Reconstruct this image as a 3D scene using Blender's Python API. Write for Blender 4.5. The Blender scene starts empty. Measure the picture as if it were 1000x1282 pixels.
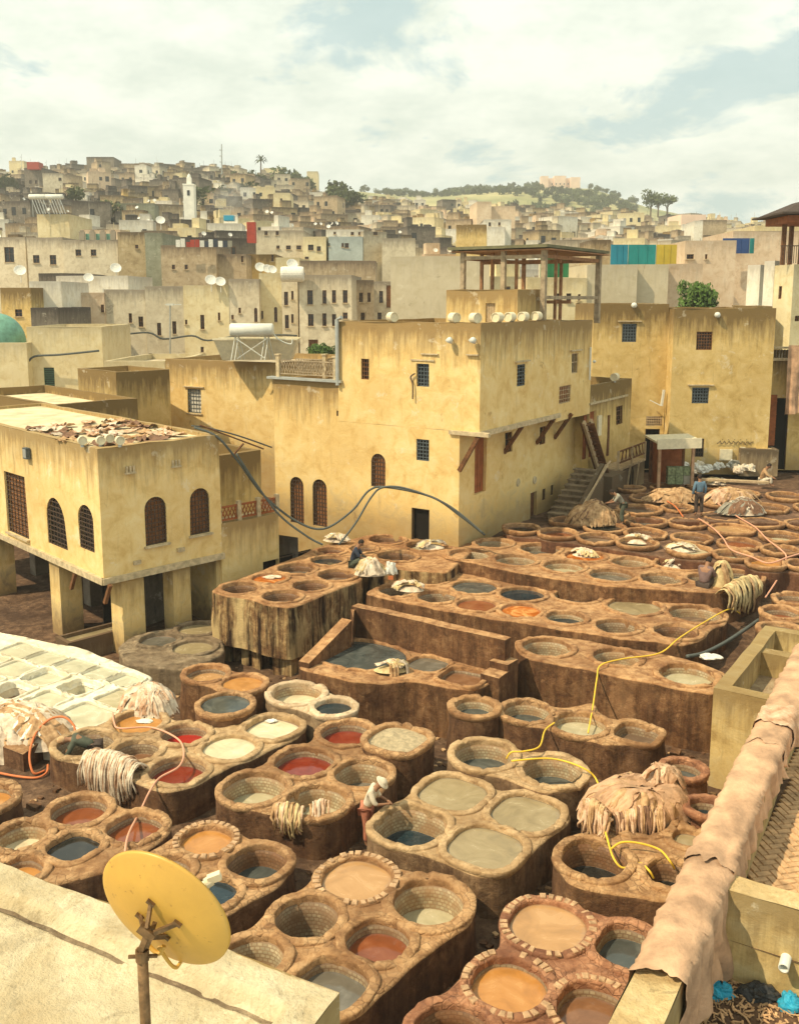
import bpy, bmesh, math, random
from mathutils import Vector, Matrix, noise
from mathutils.geometry import delaunay_2d_cdt

random.seed(7)
rad = math.radians
# ------------------------------------------------------------ camera, sky, sun
F, YC, PITCH, CZ = 1180.0, 562.0, rad(9.0), 12.5
scene = bpy.context.scene
cam_data = bpy.data.cameras.new('camera')
cam = bpy.data.objects.new('camera', cam_data)
scene.collection.objects.link(cam)
cam.location = (0, 0, CZ)
cam.rotation_euler = (math.pi/2 - PITCH, 0, 0)
cam_data.sensor_fit = 'HORIZONTAL'
cam_data.sensor_width = 36
cam_data.lens = 36*F/1000
cam_data.shift_y = -(641-YC)/1000
cam_data.clip_start = 0.1
cam_data.clip_end = 6000
scene.camera = cam

SUN_AZ, SUN_EL = rad(-114), rad(51)      # azimuth clockwise from +Y
world = bpy.data.worlds.new('World')
scene.world = world
world.use_nodes = True
wn, wl = world.node_tree.nodes, world.node_tree.links
wn.clear()
w_out = wn.new('ShaderNodeOutputWorld')
w_bg = wn.new('ShaderNodeBackground'); w_bg.inputs['Strength'].default_value = 0.1
sky = wn.new('ShaderNodeTexSky'); sky.sky_type = 'NISHITA'; sky.sun_disc = False
sky.sun_elevation = SUN_EL; sky.sun_rotation = SUN_AZ
sky.air_density = 1.0; sky.dust_density = 2.0; sky.ozone_density = 1.0
tc = wn.new('ShaderNodeTexCoord')
sep = wn.new('ShaderNodeSeparateXYZ'); wl.new(tc.outputs['Generated'], sep.inputs[0])
addz = wn.new('ShaderNodeMath'); addz.operation = 'ADD'; addz.inputs[1].default_value = 0.30
mx = wn.new('ShaderNodeMath'); mx.operation = 'MAXIMUM'; mx.inputs[1].default_value = 0.0
wl.new(sep.outputs['Z'], mx.inputs[0]); wl.new(mx.outputs[0], addz.inputs[0])
dvx = wn.new('ShaderNodeMath'); dvx.operation = 'DIVIDE'
dvy = wn.new('ShaderNodeMath'); dvy.operation = 'DIVIDE'
wl.new(sep.outputs['X'], dvx.inputs[0]); wl.new(addz.outputs[0], dvx.inputs[1])
wl.new(sep.outputs['Y'], dvy.inputs[0]); wl.new(addz.outputs[0], dvy.inputs[1])
cmb = wn.new('ShaderNodeCombineXYZ')
wl.new(dvx.outputs[0], cmb.inputs[0]); wl.new(dvy.outputs[0], cmb.inputs[1]); cmb.inputs[2].default_value = 14.2
n1 = wn.new('ShaderNodeTexNoise'); n1.inputs['Scale'].default_value = 2.6
n1.inputs['Detail'].default_value = 9; n1.inputs['Roughness'].default_value = 0.58; n1.inputs['Distortion'].default_value = 0.25
wl.new(cmb.outputs[0], n1.inputs['Vector'])
cr = wn.new('ShaderNodeValToRGB')            # cover of cloud
cr.color_ramp.elements[0].position = 0.385; cr.color_ramp.elements[0].color = (0.28, 0.28, 0.28, 1)
cr.color_ramp.elements[1].position = 0.455; cr.color_ramp.elements[1].color = (1, 1, 1, 1)
wl.new(n1.outputs['Fac'], cr.inputs[0])
n2 = wn.new('ShaderNodeTexNoise'); n2.inputs['Scale'].default_value = 4.2; n2.inputs['Detail'].default_value = 8
n2.inputs['Roughness'].default_value = 0.6
wl.new(cmb.outputs[0], n2.inputs['Vector'])
cc = wn.new('ShaderNodeValToRGB')
cc.color_ramp.elements[0].position = 0.36; cc.color_ramp.elements[0].color = (7.3, 8.15, 7.2, 1)
cc.color_ramp.elements[1].position = 0.62; cc.color_ramp.elements[1].color = (9.9, 10.3, 9.1, 1)
wl.new(n2.outputs['Fac'], cc.inputs[0])
skb = wn.new('ShaderNodeMix'); skb.data_type = 'RGBA'; skb.inputs[0].default_value = 0.6
skb.inputs[7].default_value = (5.3, 7.9, 7.8, 1)
wl.new(sky.outputs[0], skb.inputs[6])
mixw = wn.new('ShaderNodeMix'); mixw.data_type = 'RGBA'
wl.new(cr.outputs[0], mixw.inputs[0]); wl.new(skb.outputs[2], mixw.inputs[6]); wl.new(cc.outputs[0], mixw.inputs[7])
wl.new(mixw.outputs[2], w_bg.inputs['Color']); wl.new(w_bg.outputs[0], w_out.inputs[0])

sun_data = bpy.data.lights.new('sun', 'SUN'); sun_data.energy = 4.7; sun_data.angle = rad(0.6)
sun_data.color = (1.0, 0.84, 0.58)
sun = bpy.data.objects.new('sun', sun_data); scene.collection.objects.link(sun)
sdir = Vector((math.sin(SUN_AZ)*math.cos(SUN_EL), math.cos(SUN_AZ)*math.cos(SUN_EL), math.sin(SUN_EL)))
sun.rotation_euler = sdir.to_track_quat('Z', 'Y').to_euler()
scene.view_settings.view_transform = 'Standard'
scene.view_settings.look = 'None'
scene.view_settings.gamma = 1.0
scene.view_settings.exposure = 0.18
scene.cycles.max_bounces = 5
scene.cycles.diffuse_bounces = 3
scene.cycles.glossy_bounces = 2
scene.cycles.transmission_bounces = 2
scene.cycles.volume_bounces = 0
scene.cycles.transparent_max_bounces = 6
scene.cycles.caustics_reflective = False
scene.cycles.caustics_refractive = False

# ------------------------------------------------------------ picture geometry -> world
_cp, _sp = math.cos(PITCH), math.sin(PITCH)
def ray(px, py):
    x, v = (px-500)/F, (YC-py)/F
    return Vector((x, _cp + v*_sp, -_sp + v*_cp))
def P(px, py, z):
    r = ray(px, py); t = (z-CZ)/r.z
    return Vector((r.x*t, r.y*t, z))
def PD(px, py, y):
    r = ray(px, py); t = y/r.y
    return Vector((r.x*t, y, CZ + r.z*t))
def fwd(p): return p.y*_cp + (CZ-p.z)*_sp
def azv(deg): return Vector((math.sin(rad(deg)), math.cos(rad(deg)), 0))
def along(p, az, px):                      # point on the line p + t*az that lies in column px
    d = azv(az); k = (px-500)/F
    t = (k*fwd(p) - p.x)/(d.x - k*d.y*_cp)
    return p + d*t
def hit(p0, p1, px, py):                   # column/row -> (u, z) on the vertical wall p0-p1
    d = Vector((p1.x-p0.x, p1.y-p0.y, 0)).normalized(); n = Vector((d.y, -d.x, 0))
    r = ray(px, py); o = Vector((0, 0, CZ)); q = Vector((p0.x, p0.y, 0))
    t = (q-o).dot(n)/r.dot(n)
    w = o + r*t
    return (w-q).dot(d), w.z, t

# ------------------------------------------------------------ materials
MATS = {}
def newmat(name, rough=0.9):
    m = bpy.data.materials.new(name); m.use_nodes = True
    nt = m.node_tree; nt.nodes.clear()
    out = nt.nodes.new('ShaderNodeOutputMaterial'); b = nt.nodes.new('ShaderNodeBsdfPrincipled')
    b.inputs['Roughness'].default_value = rough
    b.inputs['Specular IOR Level'].default_value = 0.25
    nt.links.new(b.outputs[0], out.inputs[0])
    MATS[name] = m
    return m, nt, b
def nd(nt, t, **kw):
    n = nt.nodes.new(t)
    for k, v in kw.items():
        if k in n.inputs: n.inputs[k].default_value = v
        else: setattr(n, k, v)
    return n
def pos(nt, scale=(1, 1, 1)):
    g = nt.nodes.new('ShaderNodeNewGeometry'); mp = nt.nodes.new('ShaderNodeMapping')
    mp.inputs['Scale'].default_value = scale
    nt.links.new(g.outputs['Position'], mp.inputs[0]); return mp.outputs[0]
def ramp(nt, src, stops):
    r = nt.nodes.new('ShaderNodeValToRGB'); e = r.color_ramp.elements
    while len(e) < len(stops): e.new(0.5)
    for i, (p, c) in enumerate(stops):
        e[i].position = p; e[i].color = (c[0], c[1], c[2], 1) if hasattr(c, '__len__') else (c, c, c, 1)
    nt.links.new(src, r.inputs[0]); return r.outputs[0]
def mixc(nt, fac, a, b, mode='MIX'):
    m = nt.nodes.new('ShaderNodeMix'); m.data_type = 'RGBA'; m.blend_type = mode
    for i, v in ((0, fac), (6, a), (7, b)):
        if hasattr(v, 'node') or isinstance(v, bpy.types.NodeSocket): nt.links.new(v, m.inputs[i])
        else: m.inputs[i].default_value = v if i == 0 else ((v[0], v[1], v[2], 1))
    return m.outputs[2]
def math_(nt, op, a, b=None):
    m = nt.nodes.new('ShaderNodeMath'); m.operation = op; m.use_clamp = False
    for i, v in enumerate((a, b)):
        if v is None: continue
        if isinstance(v, bpy.types.NodeSocket): nt.links.new(v, m.inputs[i])
        else: m.inputs[i].default_value = v
    return m.outputs[0]
def noi(nt, vec, scale, detail=5, rough=0.6, dist=0.0):
    n = nd(nt, 'ShaderNodeTexNoise', Scale=scale, Detail=detail, Roughness=rough, Distortion=dist)
    nt.links.new(vec, n.inputs['Vector']); return n.outputs['Fac']
def bump(nt, b, h, strength, dist=0.05):
    k = nd(nt, 'ShaderNodeBump', Strength=strength, Distance=dist)
    nt.links.new(h, k.inputs['Height']); nt.links.new(k.outputs[0], b.inputs['Normal'])
def plain(name, c, rough=0.8, var=0.25, scale=3.0, bmp=0.3, metal=0.0, spec=0.25, c2=None, bdist=0.03):
    m, nt, b = newmat(name, rough)
    v = pos(nt)
    n = noi(nt, v, scale, 6)
    lo = c2 or tuple(x*(1-var) for x in c); hi = tuple(min(1, x*(1+var*0.6)) for x in c)
    nt.links.new(ramp(nt, n, [(0.32, lo), (0.68, hi)]), b.inputs['Base Color'])
    b.inputs['Metallic'].default_value = metal; b.inputs['Specular IOR Level'].default_value = spec
    if bmp: bump(nt, b, noi(nt, v, scale*7, 5, 0.65), bmp, bdist)
    return m
def earth(name, base, dark, light, cob=0.0, cscale=6.5, streak=0.0, bmp=0.7):
    """mud plaster with grime; cob = visible stones, streak = dye runs down the sides"""
    m, nt, b = newmat(name, 0.92)
    v = pos(nt)
    big = noi(nt, v, 0.7, 4); mid = noi(nt, v, 3.2, 8, 0.7, 0.4); fine = noi(nt, v, 22, 5, 0.7)
    col = ramp(nt, mid, [(0.30, dark), (0.50, base), (0.72, light)])
    col = mixc(nt, math_(nt, 'MULTIPLY', ramp(nt, big, [(0.42, 0.0), (0.62, 1.0)]), 0.62), col, dark)
    mot = noi(nt, v, 9.5, 6, 0.7, 0.3)
    col = mixc(nt, math_(nt, 'MULTIPLY', ramp(nt, mot, [(0.50, 0.0), (0.66, 1.0)]), 0.5), col, dark)
    col = mixc(nt, math_(nt, 'MULTIPLY', ramp(nt, noi(nt, v, 1.9, 8, 0.75, 0.6), [(0.57, 0.0), (0.63, 1.0)]), 0.5), col, tuple(x*0.5 for x in dark))
    col = mixc(nt, math_(nt, 'MULTIPLY', ramp(nt, noi(nt, v, 2.7, 8, 0.75, 0.2), [(0.60, 0.0), (0.66, 1.0)]), 0.45), col, tuple(min(1, x*1.3) for x in light))
    h = math_(nt, 'ADD', math_(nt, 'MULTIPLY', mid, 0.7), math_(nt, 'MULTIPLY', fine, 0.45))
    h = math_(nt, 'ADD', h, math_(nt, 'MULTIPLY', mot, 0.5))
    if streak:
        s = noi(nt, pos(nt, (3.4, 3.4, 0.22)), 1.3, 6, 0.7)
        s2 = noi(nt, pos(nt, (1.2, 1.2, 0.3)), 1.1, 5, 0.6)
        col = mixc(nt, math_(nt, 'MULTIPLY', ramp(nt, s, [(0.44, 0.0), (0.60, 1.0)]), streak), col, tuple(x*0.22 for x in dark))
        col = mixc(nt, math_(nt, 'MULTIPLY', ramp(nt, s2, [(0.52, 0.0), (0.66, 1.0)]), streak*0.7), col, light)
    if cob:
        wv = nt.nodes.new('ShaderNodeVectorMath'); wv.operation = 'ADD'
        nn = nd(nt, 'ShaderNodeTexNoise', Scale=2.5); nt.links.new(v, nn.inputs['Vector'])
        sc = nt.nodes.new('ShaderNodeVectorMath'); sc.operation = 'SCALE'; sc.inputs['Scale'].default_value = 0.18
        nt.links.new(nn.outputs['Color'], sc.inputs[0]); nt.links.new(v, wv.inputs[0]); nt.links.new(sc.outputs[0], wv.inputs[1])
        vo = nd(nt, 'ShaderNodeTexVoronoi', Scale=cscale); vo.feature = 'DISTANCE_TO_EDGE'; nt.links.new(wv.outputs[0], vo.inputs['Vector'])
        vc = nd(nt, 'ShaderNodeTexVoronoi', Scale=cscale); nt.links.new(wv.outputs[0], vc.inputs['Vector'])
        edge = ramp(nt, vo.outputs['Distance'], [(0.02, 1.0), (0.10, 0.0)])
        msk = ramp(nt, noi(nt, v, 0.9, 4), [(0.42, 0.0), (0.58, 1.0)])
        em = math_(nt, 'MULTIPLY', edge, msk)
        sep_ = nt.nodes.new('ShaderNodeSeparateColor'); nt.links.new(vc.outputs['Color'], sep_.inputs[0])
        tint = math_(nt, 'MULTIPLY', sep_.outputs[0], math_(nt, 'MULTIPLY', msk, 0.45))
        col = mixc(nt, tint, col, tuple(min(1, x*1.25) for x in light))
        col = mixc(nt, math_(nt, 'MULTIPLY', em, 0.75*cob), col, tuple(x*0.5 for x in dark))
        h = math_(nt, 'ADD', h, math_(nt, 'MULTIPLY', em, -0.9*cob))
    nt.links.new(col, b.inputs['Base Color'])
    bump(nt, b, h, bmp, 0.06)
    return m
def plaster(name, base, dark, light, top=0.8, low=0.5, lowcol=(0.13, 0.07, 0.035), zlow=4.2, bmp=0.45, rough=0.9, tsh=0.98):
    """limewashed wall; UV = (metres along, metres below the top)"""
    m, nt, b = newmat(name, rough)
    v = pos(nt)
    big = noi(nt, v, 0.28, 5, 0.6); mid = noi(nt, v, 1.6, 7, 0.68, 0.5); fine = noi(nt, v, 14, 6, 0.7)
    col = ramp(nt, mid, [(0.28, dark), (0.48, base), (0.70, light)])
    col = mixc(nt, math_(nt, 'MULTIPLY', ramp(nt, big, [(0.40, 0.0), (0.64, 1.0)]), 0.45), col, dark)
    uv = nt.nodes.new('ShaderNodeUVMap'); sp = nt.nodes.new('ShaderNodeSeparateXYZ'); nt.links.new(uv.outputs[0], sp.inputs[0])
    cb = nt.nodes.new('ShaderNodeCombineXYZ')
    nt.links.new(math_(nt, 'MULTIPLY', sp.outputs[0], 2.6), cb.inputs[0]); nt.links.new(math_(nt, 'MULTIPLY', sp.outputs[1], 0.28), cb.inputs[1])
    g = nt.nodes.new('ShaderNodeNewGeometry'); sg = nt.nodes.new('ShaderNodeSeparateXYZ'); nt.links.new(g.outputs['Position'], sg.inputs[0])
    st = noi(nt, cb.outputs[0], 1.5, 7, 0.68)
    # grime washing down from the parapet
    reach = ramp(nt, math_(nt, 'MULTIPLY', sp.outputs[1], 0.3), [(0.0, 1.0), (0.16, 0.66), (0.75, 0.0)])
    fac = math_(nt, 'SUBTRACT', math_(nt, 'ADD', reach, math_(nt, 'MULTIPLY', st, 1.3)), tsh)
    fac = ramp(nt, fac, [(0.0, 0.0), (0.5, 1.0)])
    col = mixc(nt, math_(nt, 'MULTIPLY', fac, top), col, (dark[0]*0.42, dark[1]*0.42, dark[2]*0.5))
    # lost patches where the undercoat shows
    pt_ = noi(nt, v, 0.75, 9, 0.72, 0.8)
    col = mixc(nt, math_(nt, 'MULTIPLY', ramp(nt, pt_, [(0.635, 0.0), (0.66, 1.0)]), 0.55), col, (dark[0]*0.62, dark[1]*0.58, dark[2]*0.6))
    pw_ = noi(nt, v, 1.1, 8, 0.7, 0.3)
    col = mixc(nt, math_(nt, 'MULTIPLY', ramp(nt, pw_, [(0.61, 0.0), (0.65, 1.0)]), 0.30), col, (0.8, 0.74, 0.58))
    # faint long runs everywhere
    st2 = ramp(nt, st, [(0.56, 0.0), (0.72, 1.0)])
    col = mixc(nt, math_(nt, 'MULTIPLY', st2, 0.25), col, tuple(x*0.55 for x in dark))
    if low:
        lz = math_(nt, 'SUBTRACT', zlow, sg.outputs['Z'])
        lf = math_(nt, 'ADD', math_(nt, 'MULTIPLY', lz, 0.8), math_(nt, 'MULTIPLY', math_(nt, 'SUBTRACT', mid, 0.5), 2.4))
        col = mixc(nt, math_(nt, 'MULTIPLY', ramp(nt, lf, [(0.0, 0.0), (0.9, 1.0)]), low), col, lowcol)
    nt.links.new(col, b.inputs['Base Color'])
    h = math_(nt, 'ADD', math_(nt, 'MULTIPLY', mid, 1.0), math_(nt, 'MULTIPLY', fine, 0.3))
    bump(nt, b, h, bmp, 0.06)
    return m
def liquid(name, c, c2=None, rough=0.16, scale=1.6):
    m, nt, b = newmat(name, rough)
    v = pos(nt); n = noi(nt, v, scale, 6, 0.6, 1.2)
    col = ramp(nt, n, [(0.32, tuple(x*.8 for x in c)), (0.5, c), (0.72, c2 or tuple(x*1.35 for x in c))])
    sc_ = ramp(nt, noi(nt, v, 2.4, 9, 0.72, 1.8), [(0.60, 0.0), (0.68, 1.0)])
    col = mixc(nt, math_(nt, 'MULTIPLY', sc_, 0.28), col, tuple(x*.6+.13 for x in c))
    uv = nt.nodes.new('ShaderNodeUVMap'); sp = nt.nodes.new('ShaderNodeSeparateXYZ'); nt.links.new(uv.outputs[0], sp.inputs[0])
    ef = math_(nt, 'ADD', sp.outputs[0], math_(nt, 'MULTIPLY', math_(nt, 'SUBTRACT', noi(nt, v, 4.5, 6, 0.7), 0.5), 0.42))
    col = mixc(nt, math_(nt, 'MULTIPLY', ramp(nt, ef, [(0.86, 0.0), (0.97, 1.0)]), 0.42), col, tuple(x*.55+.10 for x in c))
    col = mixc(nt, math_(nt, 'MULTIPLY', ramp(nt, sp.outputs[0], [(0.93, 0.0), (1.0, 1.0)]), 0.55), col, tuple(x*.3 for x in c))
    nt.links.new(col, b.inputs['Base Color'])
    b.inputs['Specular IOR Level'].default_value = 0.45
    nt.links.new(ramp(nt, n, [(0.3, rough), (0.7, rough*1.9)]), b.inputs['Roughness'])
    bump(nt, b, noi(nt, v, 5, 3), 0.08, 0.02)
    return m

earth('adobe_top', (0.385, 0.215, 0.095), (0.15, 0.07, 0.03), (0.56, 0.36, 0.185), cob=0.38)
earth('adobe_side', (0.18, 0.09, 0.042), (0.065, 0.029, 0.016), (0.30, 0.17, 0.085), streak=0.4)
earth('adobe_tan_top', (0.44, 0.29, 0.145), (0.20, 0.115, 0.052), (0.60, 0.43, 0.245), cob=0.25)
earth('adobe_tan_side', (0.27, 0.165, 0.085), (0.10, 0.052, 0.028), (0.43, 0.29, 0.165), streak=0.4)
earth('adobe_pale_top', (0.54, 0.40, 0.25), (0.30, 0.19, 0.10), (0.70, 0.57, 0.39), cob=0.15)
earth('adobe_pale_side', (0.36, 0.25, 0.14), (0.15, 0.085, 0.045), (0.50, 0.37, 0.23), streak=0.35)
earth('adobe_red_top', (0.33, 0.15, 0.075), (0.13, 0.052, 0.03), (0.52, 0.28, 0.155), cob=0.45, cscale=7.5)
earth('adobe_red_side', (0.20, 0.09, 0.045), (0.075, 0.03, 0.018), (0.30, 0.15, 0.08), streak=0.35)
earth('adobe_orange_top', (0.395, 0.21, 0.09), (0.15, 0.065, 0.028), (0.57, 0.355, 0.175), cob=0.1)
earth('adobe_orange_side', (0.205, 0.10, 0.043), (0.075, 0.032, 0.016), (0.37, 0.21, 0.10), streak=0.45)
earth('streaked_side', (0.36, 0.22, 0.095), (0.105, 0.045, 0.02), (0.62, 0.46, 0.22), streak=1.0)
earth('grey_mud', (0.27, 0.20, 0.12), (0.13, 0.085, 0.05), (0.40, 0.31, 0.2), streak=0.4)
earth('lime_top', (0.80, 0.74, 0.57), (0.60, 0.52, 0.36), (0.88, 0.85, 0.74), bmp=0.5)
earth('wet_platform', (0.17, 0.095, 0.055), (0.07, 0.035, 0.02), (0.34, 0.2, 0.12))
earth('mud_ground', (0.13, 0.075, 0.042), (0.05, 0.026, 0.015), (0.27, 0.165, 0.095), cob=0.0)
earth('dry_ground', (0.36, 0.26, 0.15), (0.2, 0.13, 0.07), (0.5, 0.4, 0.25))
plain('rim_stone', (0.52, 0.335, 0.19), 0.9, 0.42, 7, 0.8)
# glazed lining of small tiles
def lining(name, tile, grout, wash, scale=1.0):
    m, nt, b = newmat(name, 0.55)
    uv = nt.nodes.new('ShaderNodeUVMap')
    br = nd(nt, 'ShaderNodeTexBrick', Scale=1.0)
    br.inputs['Brick Width'].default_value = 0.10*scale; br.inputs['Row Height'].default_value = 0.075*scale; br.inputs['Mortar Size'].default_value = 0.011
    br.inputs['Color1'].default_value = (*tile, 1); br.inputs['Color2'].default_value = (*[x*0.6 for x in tile], 1)
    br.inputs['Mortar'].default_value = (*grout, 1)
    nt.links.new(uv.outputs[0], br.inputs['Vector'])
    v = pos(nt); n = noi(nt, v, 2.6, 6, 0.65)
    sp = nt.nodes.new('ShaderNodeSeparateXYZ'); nt.links.new(uv.outputs[0], sp.inputs[0])
    lf = math_(nt, 'ADD', math_(nt, 'MULTIPLY', sp.outputs[1], -2.2), n)
    msk = ramp(nt, lf, [(0.1, 1.0), (0.42, 0.0)])            # scale left below the highest mark of the liquid
    msk = math_(nt, 'MULTIPLY', ramp(nt, n, [(0.38, 0.0), (0.60, 1.0)]), 0.8)
    top = ramp(nt, math_(nt, 'ADD', math_(nt, 'MULTIPLY', sp.outputs[1], 1.0), math_(nt, 'MULTIPLY', n, 0.35)), [(0.20, 1.0), (0.42, 0.0)])
    col = mixc(nt, msk, br.outputs['Color'], wash)
    col = mixc(nt, math_(nt, 'MULTIPLY', top, 0.8), col, tuple(x*0.55 for x in wash))
    nt.links.new(col, b.inputs['Base Color'])
    h = math_(nt, 'ADD', math_(nt, 'MULTIPLY', br.outputs['Fac'], -0.8), math_(nt, 'MULTIPLY', n, 0.4))
    bump(nt, b, h, 0.6, 0.03)
lining('tile_pale', (0.56, 0.48, 0.31), (0.30, 0.22, 0.13), (0.33, 0.19, 0.09))
lining('tile_grey', (0.44, 0.36, 0.23), (0.22, 0.15, 0.09), (0.22, 0.13, 0.07))
lining('tile_brown', (0.32, 0.20, 0.11), (0.15, 0.09, 0.05), (0.18, 0.08, 0.035))
LIQ = {
 'tan': ((0.42, 0.235, 0.095), (0.50, 0.30, 0.14)), 'orange': ((0.44, 0.20, 0.05), (0.52, 0.27, 0.09)),
 'flame': ((0.42, 0.11, 0.015), (0.75, 0.40, 0.14)), 'red': ((0.33, 0.018, 0.012), (0.40, 0.03, 0.015)),
 'darkred': ((0.19, 0.026, 0.012), (0.24, 0.045, 0.02)), 'rust': ((0.21, 0.062, 0.022), (0.27, 0.095, 0.04)),
 'brown': ((0.20, 0.095, 0.045), (0.28, 0.15, 0.08)), 'cream': ((0.62, 0.53, 0.34), (0.70, 0.62, 0.44)),
 'pale': ((0.42, 0.37, 0.23), (0.52, 0.46, 0.31)), 'olive': ((0.29, 0.225, 0.12), (0.36, 0.29, 0.17)),
 'grey': ((0.13, 0.115, 0.088), (0.22, 0.2, 0.16)), 'dark': ((0.016, 0.017, 0.015), (0.04, 0.038, 0.03)),
 'blue': ((0.012, 0.026, 0.034), (0.03, 0.05, 0.058)), 'slate': ((0.06, 0.068, 0.062), (0.12, 0.125, 0.11)),
 'lime': ((0.50, 0.48, 0.34), (0.60, 0.58, 0.44)), 'dry': ((0.13, 0.08, 0.045), (0.22, 0.15, 0.09)),
}
for k, (a_, b_) in LIQ.items(): liquid('liquid_'+k, a_, b_, 0.7 if k == 'dry' else (0.16 if k in ('cream', 'lime', 'tan', 'orange', 'olive', 'pale') else 0.07))
plain('bran', (0.72, 0.58, 0.36), 0.95, 0.3, 9, 1.0, bdist=0.08)

plaster('plaster_yellow', (0.76, 0.555, 0.235), (0.60, 0.385, 0.13), (0.82, 0.65, 0.335), top=0.9, tsh=0.90)
plaster('plaster_yellow_low', (0.76, 0.56, 0.245), (0.60, 0.395, 0.14), (0.82, 0.655, 0.345), top=0.8, zlow=1.4, low=0.75)
plaster('plaster_ochre', (0.66, 0.475, 0.185), (0.48, 0.315, 0.10), (0.75, 0.57, 0.27), top=1.0, tsh=0.80)
plaster('plaster_grey', (0.47, 0.36, 0.20), (0.28, 0.2, 0.1), (0.58, 0.47, 0.29), top=0.95)
plaster('plaster_moss', (0.66, 0.49, 0.21), (0.38, 0.25, 0.09), (0.78, 0.64, 0.34), top=0.7, low=0.3, zlow=1.5)
plaster('plaster_cream', (0.72, 0.62, 0.37), (0.58, 0.46, 0.24), (0.78, 0.7, 0.47), top=0.4, low=0)
plaster('plaster_sand', (0.64, 0.56, 0.40), (0.45, 0.375, 0.25), (0.74, 0.67, 0.50), top=0.75, low=0)
plaster('plaster_blank', (0.60, 0.52, 0.36), (0.52, 0.44, 0.28), (0.65, 0.57, 0.41), top=0.25, low=0, bmp=0.15)
plaster('plaster_white', (0.76, 0.72, 0.60), (0.58, 0.52, 0.39), (0.82, 0.79, 0.7), top=0.5, low=0)
plaster('plaster_pink', (0.70, 0.54, 0.37), (0.53, 0.38, 0.23), (0.76, 0.63, 0.46), top=0.4, low=0)
plaster('plaster_teal', (0.27, 0.28, 0.2), (0.17, 0.17, 0.11), (0.34, 0.34, 0.26), top=0.5, low=0)
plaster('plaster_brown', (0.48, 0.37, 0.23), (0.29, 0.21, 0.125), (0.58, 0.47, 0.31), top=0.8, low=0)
plaster('plaster_blue', (0.44, 0.50, 0.47), (0.34, 0.38, 0.35), (0.52, 0.57, 0.54), top=0.3, low=0)
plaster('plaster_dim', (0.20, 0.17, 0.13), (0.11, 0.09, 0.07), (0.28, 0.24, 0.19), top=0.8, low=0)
plain('roof_cream', (0.66, 0.55, 0.34), 0.9, 0.3, 1.2, 0.5)
plain('roof_grey', (0.42, 0.34, 0.22), 0.95, 0.45, 1.0, 0.5)
earth('concrete_pale', (0.60, 0.50, 0.31), (0.44, 0.34, 0.19), (0.70, 0.61, 0.42), bmp=1.0, cob=0.18, cscale=0.9)
earth('concrete_crust', (0.66, 0.50, 0.25), (0.42, 0.28, 0.12), (0.76, 0.62, 0.36), bmp=1.0)
plain('wood_brown', (0.17, 0.075, 0.03), 0.8, 0.45, 6, 0.5)
plain('wood_red', (0.30, 0.095, 0.03), 0.75, 0.35, 3, 0.3)
plain('wood_pale', (0.46, 0.34, 0.2), 0.85, 0.3, 6, 0.4)
plain('stone_trim', (0.55, 0.44, 0.27), 0.9, 0.35, 5, 0.6)
plain('iron', (0.10, 0.065, 0.045), 0.7, 0.3, 8, 0.2, metal=0.3)
plain('iron_blue', (0.10, 0.12, 0.13), 0.6, 0.3, 8, 0.2, metal=0.2)
plain('glass_dark', (0.022, 0.022, 0.022), 0.2, 0.5, 4, 0, spec=0.5)
plain('curtain_rust', (0.30, 0.13, 0.05), 0.85, 0.4, 3, 0.2)
plain('shutter_green', (0.05, 0.11, 0.06), 0.7, 0.3, 5, 0.2)
plain('metal_grey', (0.45, 0.46, 0.42), 0.45, 0.15, 3, 0.05, metal=0.5)
plain('metal_white', (0.66, 0.66, 0.58), 0.45, 0.12, 4, 0.05)
plain('cream_plastic', (0.72, 0.64, 0.44), 0.55, 0.15, 5, 0.1)
plain('dish_yellow', (0.62, 0.35, 0.06), 0.42, 0.14, 2.2, 0.04, spec=0.5)
_nt = MATS['dish_yellow'].node_tree; _b = [n for n in _nt.nodes if n.type == 'BSDF_PRINCIPLED'][0]; _src = _b.inputs['Base Color'].links[0].from_socket
_ru = ramp(_nt, noi(_nt, pos(_nt), 11, 9, 0.75), [(0.60, 0.0), (0.66, 1.0)])
_nt.links.new(mixc(_nt, math_(_nt, 'MULTIPLY', _ru, 0.8), _src, (0.22, 0.09, 0.02)), _b.inputs['Base Color'])
plain('rusty_steel', (0.22, 0.13, 0.06), 0.55, 0.5, 14, 0.3, metal=0.5)
plain('cloth_pink', (0.54, 0.335, 0.20), 0.95, 0.4, 2.2, 0.7)
plain('hide_white', (0.72, 0.62, 0.47), 0.9, 0.3, 5, 0.5, c2=(0.40, 0.30, 0.21))
plain('hide_tan', (0.52, 0.34, 0.18), 0.9, 0.4, 5, 0.5, c2=(0.26, 0.14, 0.06))
plain('hide_pink', (0.64, 0.46, 0.31), 0.9, 0.3, 5, 0.5, c2=(0.36, 0.19, 0.10))
plain('hide_brown', (0.22, 0.12, 0.07), 0.9, 0.4, 6, 0.4)
plain('hide_yellow', (0.62, 0.49, 0.26), 0.9, 0.3, 5, 0.4, c2=(0.36, 0.25, 0.11))
plain('hose_yellow', (0.75, 0.50, 0.05), 0.5, 0.1, 3, 0)
plain('hose_orange', (0.62, 0.18, 0.06), 0.5, 0.1, 3, 0)
plain('hose_pink', (0.66, 0.34, 0.22), 0.5, 0.1, 3, 0)
plain('cable', (0.085, 0.095, 0.085), 0.6, 0.2, 3, 0)
plain('skin', (0.30, 0.155, 0.085), 0.6, 0.12, 9, 0.1)
plain('hair', (0.03, 0.02, 0.015), 0.8, 0.2, 20, 0.3)
plain('cloth_blue', (0.12, 0.20, 0.27), 0.9, 0.2, 7, 0.4)
plain('cloth_navy', (0.045, 0.055, 0.08), 0.9, 0.2, 7, 0.4)
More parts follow.
